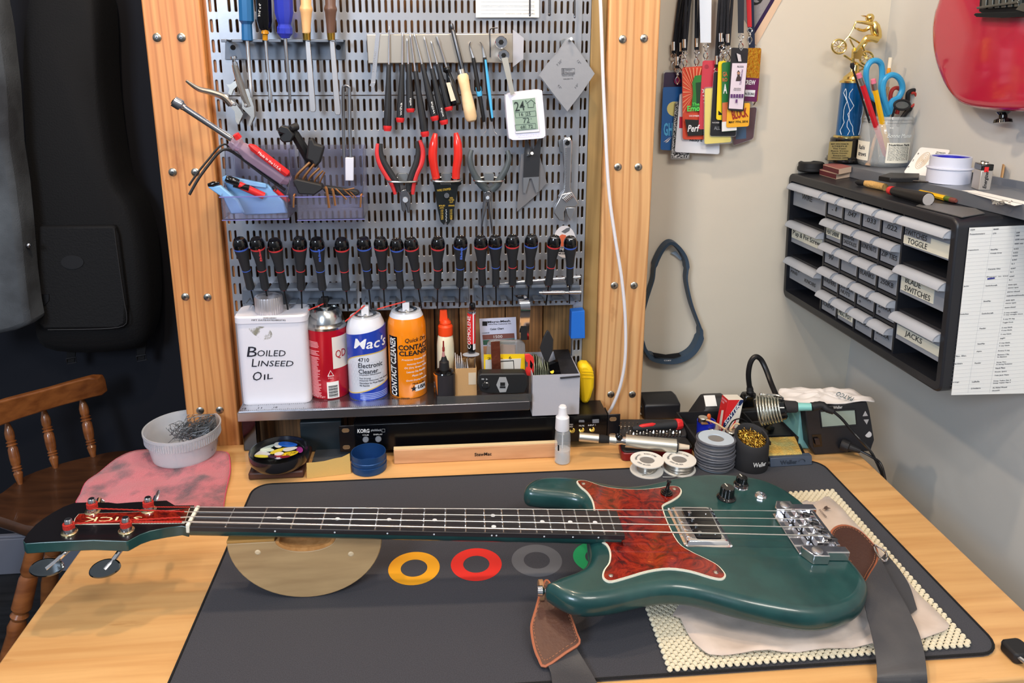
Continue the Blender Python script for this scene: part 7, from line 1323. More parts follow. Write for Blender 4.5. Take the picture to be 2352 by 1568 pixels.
def drawer(y0, y1, z0, z1, lines, paper=None, cont=None):
    g = .0016; y0 += g; y1 -= g; z0 += g; z1 -= g
    d = C(MB().box((.0022, y0, z0), (.0040, y1, z1-.004)).box((.0042, y0+.001, z0), (.080, y1-.001, z0+.0012)), 'drawer', DRW, bevel=.0006)
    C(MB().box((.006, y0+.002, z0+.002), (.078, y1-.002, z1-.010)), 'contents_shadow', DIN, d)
    pf = [(.004, z1-.0015), (-.003, z1-.0008), (-.009, z1-.0032), (-.0128, z1-.0078), (-.0142, z1-.0115)]; pf = [(p.x, p.y) for p in cr([V((a, b, 0)) for a, b in pf], 3)]; pb = [(a+.0012, b-.0012) for a, b in pf]
    mb = MB(); 
    for i in range(len(pf)-1): pass
    ou = pf+pb[::-1]; mb.slab([V((a, y0+.0004, b)) for a, b in ou], (0, (y1-y0)-.0008, 0)); C(mb, 'pull_lip', LIP, d, ang=40)
    for y in (y0+.0004, y1-.0014): C(MB().slab([V((a, y, b)) for a, b in pf]+[V((.002, y, z1-.014)), V((.003, y, z1-.002))][:1], (0, .001, 0)), 'lip_gusset', LIP, d)
    if paper:
        for a, b, c_, e in paper: C(MB().box((.0012, y0+(y1-y0)*a, z0+(z1-z0)*c_), (.0021, y0+(y1-y0)*b, z0+(z1-z0)*e)), 'paper_label', LABP, d)
    for s, a, b, c_, e in lines: ctext(s, y1-(y1-y0)*a, y1-(y1-y0)*b, z0+(z1-z0)*c_, z0+(z1-z0)*e, PINK, d)
    if cont: C(MB().box((.0044, y0+(y1-y0)*cont[1], z0+.003), (.03, y0+(y1-y0)*cont[2], z0+.012)), 'contents', cont[0], d)
    return d
small = [[('.1', 1), ('.047', 1), ('.033', 1), ('.022', 1)], [('HEAT SHRINK', 2), ('BRIDGE\nSADDLES', 0), ('BONE NUTS', 0), ('ZIP TIES', 0)], [('9V', 1), ('', 0), ('BLANKS', 0), ('250KB', 1)], [('WASHERS', 0), ('JUMPER\nNUTS', 0), ('500KA\no', 0), ('250KA\no', 0)], [('SCREWS', 0), ('MISC POT', 2), ('500KA\n.', 0), ('250KA\n.', 0)]]
CTS = {(0, 0): (RED, .1, .5), (0, 1): (mat('cap_yellow', (200, 180, 60), .5), .1, .3), (3, 0): (BRASS, .2, .8), (3, 1): (NICKEL, .2, .9), (4, 0): (STEEL, .1, .8)}
for r in range(5):
    for c in range(4):
        y1 = y_s[4-c]; y0 = y_s[3-c]; z1 = zh-hs_*r; s, st = small[r][c]
        w_ = min(.84, .12*len(s.split('\n')[0])+.1); a = .5-w_/2
        ln = [(s, a, a+w_, .14 if '\n' in s else .26, .56 if '\n' in s else .47)] if s else []
        drawer(y0+.0022, y1-.0022, z1-hs_+.002, z1-.002, ln, [(.02, .98, .2, .62)] if st == 2 else None, CTS.get((r, c)))
big = [[([('WIRE', .3, .62, .40, .62)], None, (BLUEP, .6, .95)), ([("P'up & Pot Screws", .06, .95, .30, .58)], [(.04, .98, .22, .66)], None), ([('STRAP\nPINS', .06, .38, .30, .62), ('KNOBS', .52, .86, .22, .38)], None, (SATIN, .3, .9))],
       [([('SWITCHES', .03, .50, .38, .56), ('TOGGLE', .10, .52, .12, .30)], [(.0, 1, .06, .34), (.0, .42, .34, .52)], (SATIN, .5, .95)), ([('BLADE\nSWITCHES', .12, .68, .16, .62)], [(.26, .97, .12, .68)], (STEEL, .05, .3)), ([('JACKS', .22, .60, .24, .48)], [(.05, .97, .18, .52)], (BRASS, .3, .7))]]
for i, (y0, y1) in enumerate(((.3642, CW-.011), (.011, .1258))):
    for k in range(3): z1 = zh-LP_*k; ln, pp, ct_ = big[i][k]; drawer(y0, y1, z1-LP_*.66, z1-.001, ln, pp, ct_)
# parts list taped to the end of the cabinet
def sp(x, y, off=.0016):
    A = CM @ V((0, -off, 0)); n = CM.to_3x3() @ V((0, 1, 0)); d = ray(x, y); return CAM+d*((A-CAM).dot(n)/d.dot(n))
pl = [CI @ sp(x, y) for x, y in ((2227, 523), (2560, 508), (2500, 900), (2185, 907))]
sheet = C(MB().slab(pl, (0, .0004, 0)), 'parts_list', PAPER)
TI = mat('print_ink', (70, 72, 80), .8); GL = mat('grid_grey', (176, 178, 184), .8); zs_ = 3.733
rows_ = [(98, 'ITEM', 'BRAND', ''), (134, 'Potentiometers', 'CTS', '250K'), (158, '', '', '500K'), (192, '', '', '250K mini'), (228, '', '', '500K mini'), (272, 'Capacitors', 'StewMac', '0.022'), (305, '', 'Orange Drop', '0.022'), (332, '', '', '0.033'), (367, '', '', '0.047'), (400, '', '', '0.1'), (440, '', 'Ceramic Disc', '0.047'), (470, '', '', '0.1'), (508, '', '        Paper in Oil', '0.047'), (538, '', '', '0.1'), (582, 'Jacks', 'Switchcraft', 'mono open'), (608, '', '', 'stereo open'), (640, '', '', 'stereo closed'), (674, '', '', 'make/break/transfer'), (715, '', 'StewMac', 'mono open'), (740, '', '', 'stereo open'), (774, '', '', 'mono closed'), (820, 'Switches', 'Switchcraft', '3 way straight'), (838, '', '', '3 way straight short'), (875, '', '', '2 way 90 deg'), (905, '', '', 'Toggle Knob'), (948, '', 'Fender', '5 way blade'), (972, '', '', '4 way blade'), (1005, '', '', '3 way blade'), (1040, '', '', 'JagJM'), (1080, '', 'StewMac', '5 way blade'), (1104, '', '', '3 way blade'), (1146, '', 'Alpha', 'Rotary 4 way'), (1180, 'Misc. Elec.', '', 'Battery Clip'), (1200, '', '', '9v Battery'), (1245, 'Hardware', 'Fender', 'Strap Pins'), (1264, '', '', 'A String Retainer'), (1295, '', '', 'Neck Plate'), (1327, '', '', 'Knobs (pair)'), (1358, '', '', 'Tele Jack Plate'), (1405, 'Strings', 'LaBella', 'Deep Talkin Flat 4'), (1424, '', '', 'Deep Talkin Flat 5'), (1462, "", "D'Addario", 'XL Nickel Wound'), (1486, '', '', 'Acoustic')]
H1 = (sp(2228, 530)-sp(2228, 523))*.66*-1*-1
for zy, a, b, c in rows_:
    f = (zy-98)/1390.; x0_, x1_, x2_ = 182-172*f-0, 380-195*f, 580-212*f; y = zy
    for s, zx, dy, wch in ((a, x0_, 8, 9.2), (b, x1_, 2, 9), (c, x2_, -4, 8.2)):
        if not s: continue
        A = sp(2180+zx/zs_, 500+(y+dy+5)/zs_, .0019); B_ = sp(2180+(zx+wch*len(s))/zs_, 500+(y+dy+4-wch*len(s)*.05)/zs_, .0019); U = sp(2180+zx/zs_+.4, 500+(y+dy-7)/zs_, .0019)-A
        o = TX(s, A, B_-A, U, TI, None, nrm=CM.to_3x3() @ V((0, -1, 0))); o.data.transform(CI @ M.Translation(o.location)); o.location = (0, 0, 0); o.parent = sheet; WM[o.name] = CM
mb = MB()
for k in range(43):
    y = 115+k*33; f = (y-98)/1390.; A, B_ = CI @ sp(2180+(178-172*f)/zs_, 500+(y+4)/zs_, .0018), CI @ sp(2560, 500+(y+4-70*.9-90+60)/zs_, .0018); mb.tube([A, B_], .00012, 3)
for x0_, x1_ in ((375, 160), (575, 345)): mb.tube([CI @ sp(2180+x0_/zs_, 500+80/zs_, .0018), CI @ sp(2180+x1_/zs_, 500+1500/zs_, .0018)], .00012, 3)
C(mb, 'grid_lines', GL, sheet, smooth=False)
q = [sp(2268, 640.5, .0019), sp(2284, 638.5, .0019)]; C(MB().tube([CI @ q[0], CI @ q[1]], .0011, 5), 'crossed_out_word', mat('biro_blue', (40, 44, 130), .6), sheet)
# ---------------------------------------------------------------- on top of the cabinet
def TP(x, y, zo=0.):
    n = CM.to_3x3() @ V((0, 0, 1)); A = CM @ V((0, 0, CHt+zo)); d = ray(x, y); return CAM+d*((A-CAM).dot(n)/d.dot(n))
UPV = (CM.to_3x3() @ V((0, 0, 1)))
GMT = mat('grey_metal_tray', (128, 134, 144), .4, .5); q0, q1 = CI @ TP(1958, 392, .0), CI @ TP(2352, 503, .0)
pan = thing('metal_tray', 'long grey metal tray lying on top of the parts cabinet', 'tray', CM @ V((.05, .2, CHt)))
ZO = .0205; xa_ = (CI @ TP(2199, 468, 0)).x; mb = MB().box((xa_, -.15, CHt+ZO-.0015), (CD+.018, .49, CHt+ZO)); mb.box((xa_-.001, -.15, CHt+.0004), (xa_+.001, .49, CHt+ZO+.001)); mb.box((CD+.016, -.15, CHt+.0004), (CD+.018, .49, CHt+ZO+.012)); mb.build('pan', GMT, pan, xf=CM, world=True, bevel=.0005)
def TS(pts, zo, th, name, m, par, **k): return MB().slab([TP(x, y, zo+th) for x, y in pts], UPV*-th).build(name, m, par, **k)
o = TS([(2105, 472), (2125, 463), (2240, 478), (2262, 489), (2210, 498)], .0008, .0012, 'grey_plate', mat('plate_grey', (112, 112, 112), .45, .4), None); tag(o, 'flat dull grey plate on the near end of the cabinet top', 'plate')
def lie(px, py, px2, py2, zo, prof, m, name, par=None, n=14, **k):
    A, B_ = TP(px, py, zo), TP(px2, py2, zo); s = mpp(A); return MB().lathe(A, B_, [(t_, r*s) for t_, r in prof], n).build(name, m, par, **k)
c = TP(1862, 392, .004); o = MB().lathe(c, c+V((0, 0, .018)), [(0, .0245), (.1, .026), (.4, .026), (.45, .0245), (.9, .0245), (1, .022), (.9, .019), (.88, .001)], 30).build('black_puck', SATIN); tag(o, 'round black cap at the far left end of the cabinet top', 'cap')
MBX = mat('match_maroon', (92, 34, 40), .6); MBC = mat('match_cream', (214, 186, 160), .6)
for lb, fr_, sd_, zo in (('lower matchbox with dark red striker on the cabinet top', [(1882, 401), (1920, 412), (1962, 405), (1925, 395)], 0, .0004), ('upper matchbox with dark red striker stacked on the lower one', [(1890, 390), (1926, 401), (1955, 395), (1920, 386)], 0, .0115)):
    t = thing('matchbox', lb, 'matchbox', TP(1920, 405, zo), 'two stacked matchboxes'); b = [TP(x, y, zo) for x, y in fr_]; MB().slab(b, UPV*.0105).build('drawer', MBC, t, bevel=.0003); nv = (b[1]-b[0]).normalized(); nn_ = V((-nv.y, nv.x, 0)) ; mb = MB().obox(b[0]+UPV*.001-nn_*-.0002, (b[1]-b[0]), UPV*.0085, (b[0]-b[3]).normalized()*.0005); mb.build('striker', MBX, t); MB().slab([p+UPV*.0106 for p in b], UPV*.0003).build('printed_top', mat('match_top', (150, 90, 88), .6), t)
t = thing('burnt_brush', 'small bound bundle of pale bristles with a burnt black end on the cabinet top', 'brush', TP(2000, 425, 0)); lie(1984, 420, 2033, 430, .006, [(0, 6), (.3, 8.5), (1, 8)], mat('bristle_straw', (206, 164, 98), .8, bump=(300, 1.)), 'bristles', t, sy=1) if False else lie(1984, 420, 2033, 430, .006, [(0, 6), (.3, 8.5), (1, 8)], mat('bristle_straw', (206, 164, 98), .8, bump=(300, 1.)), 'bristles', t); lie(1966, 418, 1988, 421, .006, [(0, 3), (.3, 7), (1, 6)], SATIN, 'burnt_end', t)
t = thing('cut_tool_grip', 'black cylindrical handle with a red end and cut grey face on the cabinet top', 'handle', TP(2090, 450, 0)); lie(2050, 438, 2132, 458, .0105, [(0, 9), (.1, 11), (1, 15)], BLACK, 'barrel', t); lie(2041, 436, 2052, 438.5, .0105, [(0, 7), (.3, 10), (1, 10)], RED, 'red_end', t); A_ = TP(2132, 458, .0105); B_ = TP(2133.5, 458.4, .0105); s_ = mpp(A_); MB().lathe(A_, A_+(B_-A_).normalized()*.0008, [(0, 14*s_), (1, 13.5*s_)], 24).build('cut_face', mat('cut_face_grey', (164, 160, 158), .5), t)
t = thing('short_pencil', 'stubby yellow pencil with a worn brown eraser behind the black handle', 'pencil', TP(2150, 450, 0)); lie(2108, 438, 2172, 455, .005, [(0, 2), (.12, 5.5), (1, 6)], mat('pencil_yellow', (236, 184, 30), .4), 'body', t, n=6); lie(2172, 455, 2184, 458.5, .005, [(0, 6), (1, 6)], mat('ferrule_green', (96, 120, 50), .4, .4), 'ferrule', t); lie(2184, 458.5, 2196, 461.5, .005, [(0, 6), (.7, 6), (1, 4)], mat('eraser_brown', (112, 58, 50), .8), 'eraser', t)
t = thing('white_tape_roll', 'white round plastic container with a blue inner ring on the metal tray', 'tape roll', TP(2176, 425, ZO)); c = TP(2176, 418, ZO+.0002); s_ = mpp(c); r_ = 45*s_; n = 44
MB().rings([[V((c.x+q_*r_*math.cos(2*math.pi*i/n), c.y+q_*r_*math.sin(2*math.pi*i/n), c.z+z)) for i in range(n)] for q_, z in ((1, 0), (1, .022), (1.06, .023), (1.06, .0245), (.94, .025), (.94, .042), (.86, .042), (.86, .02), (.001, .02))]).build('container', mat('container_white', (206, 210, 226), .35), t, ang=30); MB().rings([[V((c.x+q_*r_*math.cos(2*math.pi*i/n), c.y+q_*r_*math.sin(2*math.pi*i/n), c.z+z)) for i in range(n)] for q_, z in ((.85, .021), (.85, .041), (.62, .0405), (.60, .021))]).build('blue_ring', mat('tape_blue', (40, 40, 180), .4), t)
def upq(px, py, w_, h_, dep, m, name, par, base=.002, yaw=0.):
    """upright block standing on the cabinet top: w_ px wide, h_ px tall"""
    b = TP(px, py, ZO+.0002); s = mpp(b); r_ = V((math.cos(yaw), math.sin(yaw), 0)); f_ = V((-math.sin(yaw), math.cos(yaw), 0)); return b, r_, f_, s
b, r_, f_, s_ = upq(2250, 437, 0, 0, 0, None, '', None, yaw=-.25); t = thing('nine_volt_battery', 'nine volt battery lettered Energizer standing on the metal tray', 'battery', b); W_, H_ = 42*s_, 60*s_
BS = mat('battery_silver', (176, 170, 164), .35, .5); MB().obox(b-r_*.002, r_*.017, f_*.0255, (0, 0, H_*.76)).build('silver_body', BS, t, bevel=.0012); MB().obox(b-r_*.002+V((0, 0, H_*.76)), r_*.017, f_*.0255, (0, 0, H_*.24)).build('black_top', GLOSSB, t, bevel=.0012)
b2 = b-r_*.002; 
for k in (.28, .72): MB().lathe(b2+r_*.0085+f_*.0255*k+V((0, 0, H_)), b2+r_*.0085+f_*.0255*k+V((0, 0, H_+.003)), [(0, .0035), (.6, .003), (1, .0036)], 10).build('terminal', NICKEL, t)
TX('Energizer', b2+r_*.0120-f_*.0002+V((0, 0, .003)), V((0, 0, H_*.68)), r_*-.0065, INK, t, nrm=-f_, b=.02, sh=.2); MB().obox(b2+r_*.004-f_*.0004+V((0, 0, H_*.70)), r_*.006, f_*.0003, (0, 0, H_*.20)).build('red_swoosh', RED, t)
o = TS([(2208, 437), (2240, 437), (2352, 462), (2420, 478), (2352, 468), (2330, 472)], ZO+.0002, .0006, 'white_paper_slip', PAPER, None); tag(o, 'white paper slip lying beside the battery in the metal tray', 'paper')
b, r_, f_, s_ = upq(2300, 428, 0, 0, 0, None, '', None, yaw=-.6); o = MB().obox(b+f_*.02, r_*.002, f_*.022, (0, 0, .030)).build('cardboard_scrap', KRAFT); tag(o, 'small brown cardboard scrap standing behind the battery', 'cardboard')
rnd = random.Random(9); mb = MB(); 
for k in range(26): p = TP(2300+rnd.uniform(-22, 26), 465+rnd.uniform(-3, 6), ZO+.001); mb.tube([p, p+V((rnd.uniform(-.006, .006), rnd.uniform(-.006, .006), rnd.uniform(0, .002)))], .0006, 4)
o = mb.build('wire_clippings', SOLD); tag(o, 'little heap of silvery wire clippings in the metal tray', 'wire clippings', kind='stuff')
cq = [TP(2075, 397, ZO+.0003), TP(2143, 406, ZO+.0003)]; h_ = PY(2113, 336, cq[0].y+.018); h2 = PY(2184, 346, cq[1].y+.018); t = thing('stamp_card', 'white square card with a beige thumbprint design leaning by the glass jar', 'card', cq[0]); U_ = cq[1]-cq[0]; V_ = ((h_-cq[0])+(h2-cq[1]))*.5; n_ = U_.cross(V_).normalized(); n_ = -n_ if n_.y > 0 else n_
MB().slab(rq([cq[0], cq[1], cq[1]+V_, cq[0]+V_], .004), -n_*.0008).build('card', PAPER, t); BE = mat('thumb_beige', (204, 184, 156), .8)
for r_ in (.27, .22, .17, .12, .07, .03): MB().tube([cq[0]+U_*(.36+r_*.62*math.cos(a))+V_*(.52+r_*1.15*math.sin(a))+n_*.0003 for a in [2*math.pi*i/24 for i in range(25)]], .0005, 4).build('printed_whorl', BE, t)
for s, u, v in (('R', .06, .72), ('S', .03, .46), ('P', .02, .2)): TX(s, cq[0]+U_*u+V_*v+n_*.0002, U_*.045, V_*.06, INK, t, nrm=n_)
TX('5224 Spring St Drive\nDenver, CO 80204', cq[0]+U_*.62+V_*.80+n_*.0002, U_*.30, V_*.09, INK, t, nrm=n_)
o = TS([(2018, 404), (2044, 396), (2112, 398), (2110, 408), (2044, 408)], ZO+.0003, .008, 'black_binder_clip', BLACK, None, bevel=.001); tag(o, 'flat black folded clip with worn print in front of the glass jar', 'clip')
o = lie(2084, 414, 2132, 418, ZO+.003, [(0, 2), (.1, 2.6), (1, 2)], DSTEEL, 'dark_rod', None); tag(o, 'thin dark rod lying beside the white container', 'rod')
# jar with pens and scissors
jb = TP(2027, 379, ZO+.0003); YJ = jb.y; k = mpp(jb); t = thing('glass_jar', 'clear glass jam jar holding pencils and scissors on the metal tray', 'glass jar', jb); h = 112*k/math.cos(.0); n = 44
MB().rings([[V((jb.x+q_*k*math.cos(2*math.pi*i/n), jb.y+q_*k*math.sin(2*math.pi*i/n), jb.z+z*h)) for i in range(n)] for q_, z in ((.5, 0), (46, 0), (53, .03), (55, .12), (55.5, .70), (54, .82), (49, .87), (52, .89), (49, .92), (52, .95), (50, 1), (48, 1), (47, .9), (52, .80), (53, .12), (46, .05), (.5, .05))]).build('glass', mat('jar_glass', (225, 232, 234), .04, alpha=.22, coat=.5), t, ang=60)
Cj = V((jb.x, jb.y, jb.z)); LC = mat('label_jar', (222, 220, 206), .7); mb = MB(); cyl_patch(Cj, 55.6*k, -28, 30, lambda u: h*.10, lambda u: h*.50, 10)(mb); mb.build('nutrition_label', LC, t); mb = MB(); cyl_patch(Cj, 55.6*k, -122, -66, lambda u: h*.12, lambda u: h*.50, 10)(mb); mb.build('white_label', LC, t)
CT('Nutrition Facts', Cj, 56*k, -24, 26, h*.44, h*.48, INK, t, b=.02)
for i in range(10): CT(('Serving size 2 tablespoons', 'Calories 50 Total Fat 0g', 'Sat Fat 0g Trans Fat 0g', 'Sodium 0mg Carb 13g', 'Sugars 12g Protein 0g')[i % 5], Cj, 56*k, -24, 25, h*(.41-.028*i), h*(.41-.028*i+.016), INK, t)
CT('Bonne Maman', Cj, 56*k, -30, 30, h*.60, h*.68, mat('glass_emboss', (214, 220, 220), .2), t, sh=.3); CT('Rashi\nstraws', Cj, 56*k, -100, -72, h*.2, h*.42, MARK, t)
YB = YJ
def stick(lb, name, cat, pts, grp='pens and pencils in the glass jar'):
    t = thing(name, lb, cat, W(pts[0][0][0], pts[0][0][1], pts[0][0][2]), grp)
    for nm, A_, B_, pr_, m_, n_ in [(nm_, a_, b_, p_, m_, n2) for (a_, b_, p_, nm_, m_, n2) in [(x[0], x[1], x[2], x[3], x[4], x[5]) for x in pts]]: P(t, nm, m_, LA(A_, B_, pr_, n_))
    return t
FE = mat('ferrule_silver', (196, 190, 186), .3, 1.); EP = mat('eraser_pink', (214, 116, 140), .8); PR = mat('pencil_red', (200, 30, 44), .4); PYL = mat('pencil_yellow2', (232, 178, 24), .4)
stick('red pencil with pink eraser leaning in the glass jar', 'pencil', 'pencil', [((2036, 362, .015), (1981, 195, .03), [(0, 2), (.06, 6.5), (1, 6.5)], 'body', PR, 6), ((1981, 195, .03), (1975, 178, .031), [(0, 6.5), (1, 6.5)], 'ferrule', FE, 12), ((1975, 178, .031), (1972, 169, .032), [(0, 6), (1, 5.5)], 'eraser', EP, 12)])
stick('yellow pencil with pink eraser leaning in the glass jar', 'pencil', 'pencil', [((2042, 352, .02), (2010, 206, .034), [(0, 2), (.06, 6.5), (1, 6.5)], 'body', PYL, 6), ((2010, 206, .034), (2007, 191, .035), [(0, 6.5), (1, 6.5)], 'ferrule', FE, 12), ((2007, 191, .035), (2005.5, 182, .036), [(0, 6), (1, 5)], 'eraser', EP, 12)])
stick('thin black stick with a knob behind the red pencil in the jar', 'stylus', 'pen', [((2012, 330, .0), (1959, 158, .02), [(0, 2.4), (1, 2.2)], 'rod', SATIN, 8), ((1959, 158, .02), (1957, 145, .021), [(0, 3), (.4, 5.5), (1, 4)], 'knob', SATIN, 10)])
stick('white stick printed with a pineapple at the back of the jar', 'printed stick', 'stick', [((2012, 380, -.03), (2046, 132, -.02), [(0, 4), (1, 4.5)], 'rod', mat('stick_cream', (228, 218, 196), .5), 12), ((2040, 170, -.017), (2042, 156, -.0165), [(0, 3), (.5, 4.6), (1, 3)], 'pineapple_print', mat('pine_orange', (226, 150, 40), .5), 8)]).name = 'printed_stick'
stick('bamboo stick with a ball end leaning left inside the jar', 'bamboo_stick', 'stick', [((1993, 380, .01), (2040, 200, -.01), [(0, 6), (.02, 6), (.04, 3.6), (1, 3.4)], 'rod', mat('bamboo_tan', (190, 144, 96), .5), 10)])
stick('black marker standing between the pencils in the jar', 'marker_pen', 'pen', [((2010, 372, -.005), (2001, 222, 0), [(0, 7), (.9, 8), (1, 6)], 'barrel', BLACK, 12)])
SB = mat('scissor_blue', (52, 150, 200), .35); t = thing('scissors', 'scissors with bright turquoise-blue handles standing in the jar', 'scissors', W(2045, 360, 0))
P(t, 'long_handle', SB, TU([(2030, 270, .004), (2018, 236, .004), (1997, 218, .004), (1990, 190, .006), (1990, 160, .008), (1999, 143, .008), (2013, 139, .008), (2024, 148, .006), (2026, 172, .004), (2024, 200, .004), (2028, 240, .004), (2036, 268, .004)], 6.5, 10, 4))
P(t, 'round_handle', SB, TU([(2042, 262, .010), (2030, 226, .010), (2028, 196, .010), (2036, 178, .012), (2052, 172, .012), (2067, 182, .012), (2073, 203, .010), (2064, 224, .010), (2048, 234, .010), (2045, 262, .010)], 6.5, 10, 4)); P(t, 'handle_web', SB, SL([(2030, 228), (2048, 236), (2050, 250), (2044, 270), (2032, 268), (2026, 240)], .000, .010), bevel=.002)
P(t, 'blade', STEEL, SL([(2030, 266), (2046, 268), (2044, 330), (2036, 368), (2030, 320)], .002, .002))
DR_ = mat('scissor_red', (176, 52, 44), .45); t = thing('scissors', 'scissors with dark grey and red handles at the right of the jar', 'scissors', W(2070, 350, 0)); P(t, 'handle', SATIN, TU([(2060, 290, -.004), (2078, 262, 0), (2090, 250, 0), (2108, 240, .002), (2112, 224, .004), (2106, 210, .004), (2096, 208, .004), (2086, 214, .004), (2084, 232, .002), (2076, 252, 0)], 5, 10, 4)); P(t, 'red_lining', DR_, TU([(2092, 246, .006), (2104, 236, .008), (2106, 224, .009), (2101, 214, .009), (2094, 214, .009)], 3, 8, 4)); P(t, 'second_handle', DR_, TU([(2052, 260, -.006), (2045, 225, -.006), (2050, 206, -.004), (2062, 202, -.004), (2070, 212, -.004), (2066, 236, -.006), (2060, 262, -.006)], 4.5, 8, 4)); P(t, 'blade', STEEL, SL([(2050, 276), (2066, 276), (2062, 330), (2056, 360), (2052, 330)], -.004, .002))
t = thing('loupe', 'small round black-framed magnifier lens on the pens in the jar', 'magnifier', W(2072, 240, .03)); P(t, 'frame', SATIN, TU([(2052+20+18*math.cos(a), 241+11*math.sin(a), .034) for a in [2*math.pi*i/14 for i in range(15)]], 2.6, 8, 2)); P(t, 'lens', mat('lens_grey', (120, 126, 126), .05, trans=.5), SL([(2072+17*math.cos(2*math.pi*i/20), 241+10*math.sin(2*math.pi*i/20)) for i in range(20)], .033, .001)); P(t, 'arm', SATIN, TU([(2056, 248, .03), (2048, 275, .02), (2046, 310, .01)], 2.5, 6, 3))
# trophy
GOLD = mat('trophy_gold', (234, 206, 128), .2, 1.); yt = 1.428; YB = yt; t = thing('trophy', 'gold dirt-bike rider trophy on a blue column and black base', 'trophy', W(1940, 372, 0)); kq = PY(1940, 368, 1.428); s_ = mpp(kq); cx = PY(1943, 345, yt).x
def zt_(py): return PY(1943, py, yt).z
def tring(r, z, n=36): return [V((cx+r*s_*math.cos(2*math.pi*i/n), yt+r*s_*math.sin(2*math.pi*i/n), z)) for i in range(n)]
z0 = kq.z; MB().rings([tring(43, z0), tring(43, z0+.003), tring(40, z0+.005), tring(40, z0+.008), tring(37, z0+.010), tring(36, zt_(318)), tring(33, zt_(315))]).build('base', GLOSSB, t, ang=25)
MB().rings([tring(30, zt_(316)), tring(30, zt_(312)), tring(27, zt_(310))]).build('lower_collar', GOLD, t, ang=25); TBL = mat('trophy_blue', (18, 96, 160), .15, .6, coat=.5); MB().rings([tring(25.5, zt_(312)), tring(25.5, zt_(190))]).build('column', TBL, t); MB().rings([tring(29, zt_(190)), tring(29, zt_(186)), tring(23, zt_(182)), tring(22, zt_(176)), tring(15, zt_(170)), tring(9, zt_(164)), tring(8, zt_(150)), tring(5, zt_(146))]).build('top_collar', GOLD, t, ang=25)
Ct = V((cx, yt, 0)); rnd = random.Random(1); LG = mat('lightning_white', (206, 216, 226), .3)
for k_ in range(5):
    a = -60+k_*30; z = zt_(308); pts = []
    while z < zt_(194): pts.append(Ct+V((math.sin(R(a))*25.7*s_, -math.cos(R(a))*25.7*s_, z))); z += .008; a += rnd.uniform(-14, 14)
    MB().tube(pts, .0007, 4).build('lightning_streak', LG, t)
pq = PY(1905, 325, yt-36*s_); pq2 = PY(1953, 367, yt-36*s_); MB().box((pq.x, yt-37.2*s_, pq2.z), (pq2.x, yt-36*s_, pq.z)).build('plaque', mat('plaque_gold', (176, 162, 112), .35, .6), t); YB = yt-37.3*s_
for i, s in enumerate(('BEST HIGH MARK IN', 'STEEPLE', 'The Team', 'Race Crew', 'Denver, Colorado', 'Season', 'Winner 2008')): WT(s, (1909+2*(i % 3), 332+i*5.3), (1949-3*(i % 3), 332+i*5.3), 3, .0003, INK, t)
YB = yt
GT = lambda pts, r, sm=4: TU([(x, y, 0 if len(q) < 3 else q[2]) for q in pts for x, y in [q[:2]]], r, 8, sm)
for (x, y, r_), nm in (((1927, 107, 16), 'front_wheel'), ((1990, 133, 15), 'rear_wheel')):
    w_ = P(t, nm, GOLD, TU([(x+r_*math.cos(a), y+r_*math.sin(a), 0) for a in [2*math.pi*i/20 for i in range(21)]], 2.6, 8, 1)); P(w_, 'spokes', GOLD, *[TU([(x, y, 0), (x+r_*math.cos(a), y+r_*math.sin(a), 0)], .7, 4, 1) for a in [2*math.pi*i/10 for i in range(10)]], LA((x, y, -.004), (x, y, .004), [(0, 3), (1, 3)], 8))
P(t, 'bike_frame', GOLD, GT([(1927, 107), (1950, 82), (1961, 62)], 1.6, 2), GT([(1950, 84), (1976, 100), (1984, 112), (1990, 133)], 2, 2), GT([(1952, 90), (1962, 110), (1976, 118), (1990, 133)], 2, 2), GT([(1978, 96), (1998, 94), (2018, 92)], 3, 2), SL([(1962, 112), (1976, 108), (1984, 120), (1976, 136), (1960, 134)], -.004, .008), GT([(1961, 62), (1966, 50), (1970, 50)], 1.8, 2), GT([(1961, 62), (1966, 66)], 1.8, 1))
P(t, 'rider', GOLD, LA((2006, 50, 0), (2017, 90, 0), [(0, 6), (.25, 11), (.6, 11.5), (.9, 9.5), (1, 7)], 14), GT([(2003, 54, .010), (1986, 52, .012), (1968, 50, .010)], [5, 3.8, 2.6]), GT([(2003, 58, -.008), (1986, 70, -.012), (1968, 66, -.010)], [5, 3.8, 2.6]), GT([(2016, 90, .008), (1992, 86, .010), (1980, 98, .010), (1966, 118, .008)], [7, 6, 4.4, 3.4]), GT([(2016, 92, -.006), (1996, 90, -.008), (1984, 104, -.008), (1972, 122, -.008)], [7, 6, 4.4, 3.4]), GT([(1968, 118, .008), (1958, 120, .008)], 3, 1), LA((2000, 53, 0), (1999, 44, 0), [(0, 5), (1, 5)], 10))
def helm(mb): c = W(1998, 41, 0); mb.ball(c, 9.5*mpp(c), 14, (1.05, .95, 1.05)); mb.slab([W(1990, 36, .004), W(1982, 35, .003), W(1990, 39, .004)], (0, .008, 0))
P(t, 'helmet', GOLD, helm); P(t, 'ramp', GOLD, GT([(1938, 127), (1987, 156)], 2.6, 1), GT([(1987, 156), (1972, 162), (1958, 166)], 2, 3), LA((1958, 165, 0), (1959, 134, 0), [(0, 5), (.5, 3), (1, 4)], 10))
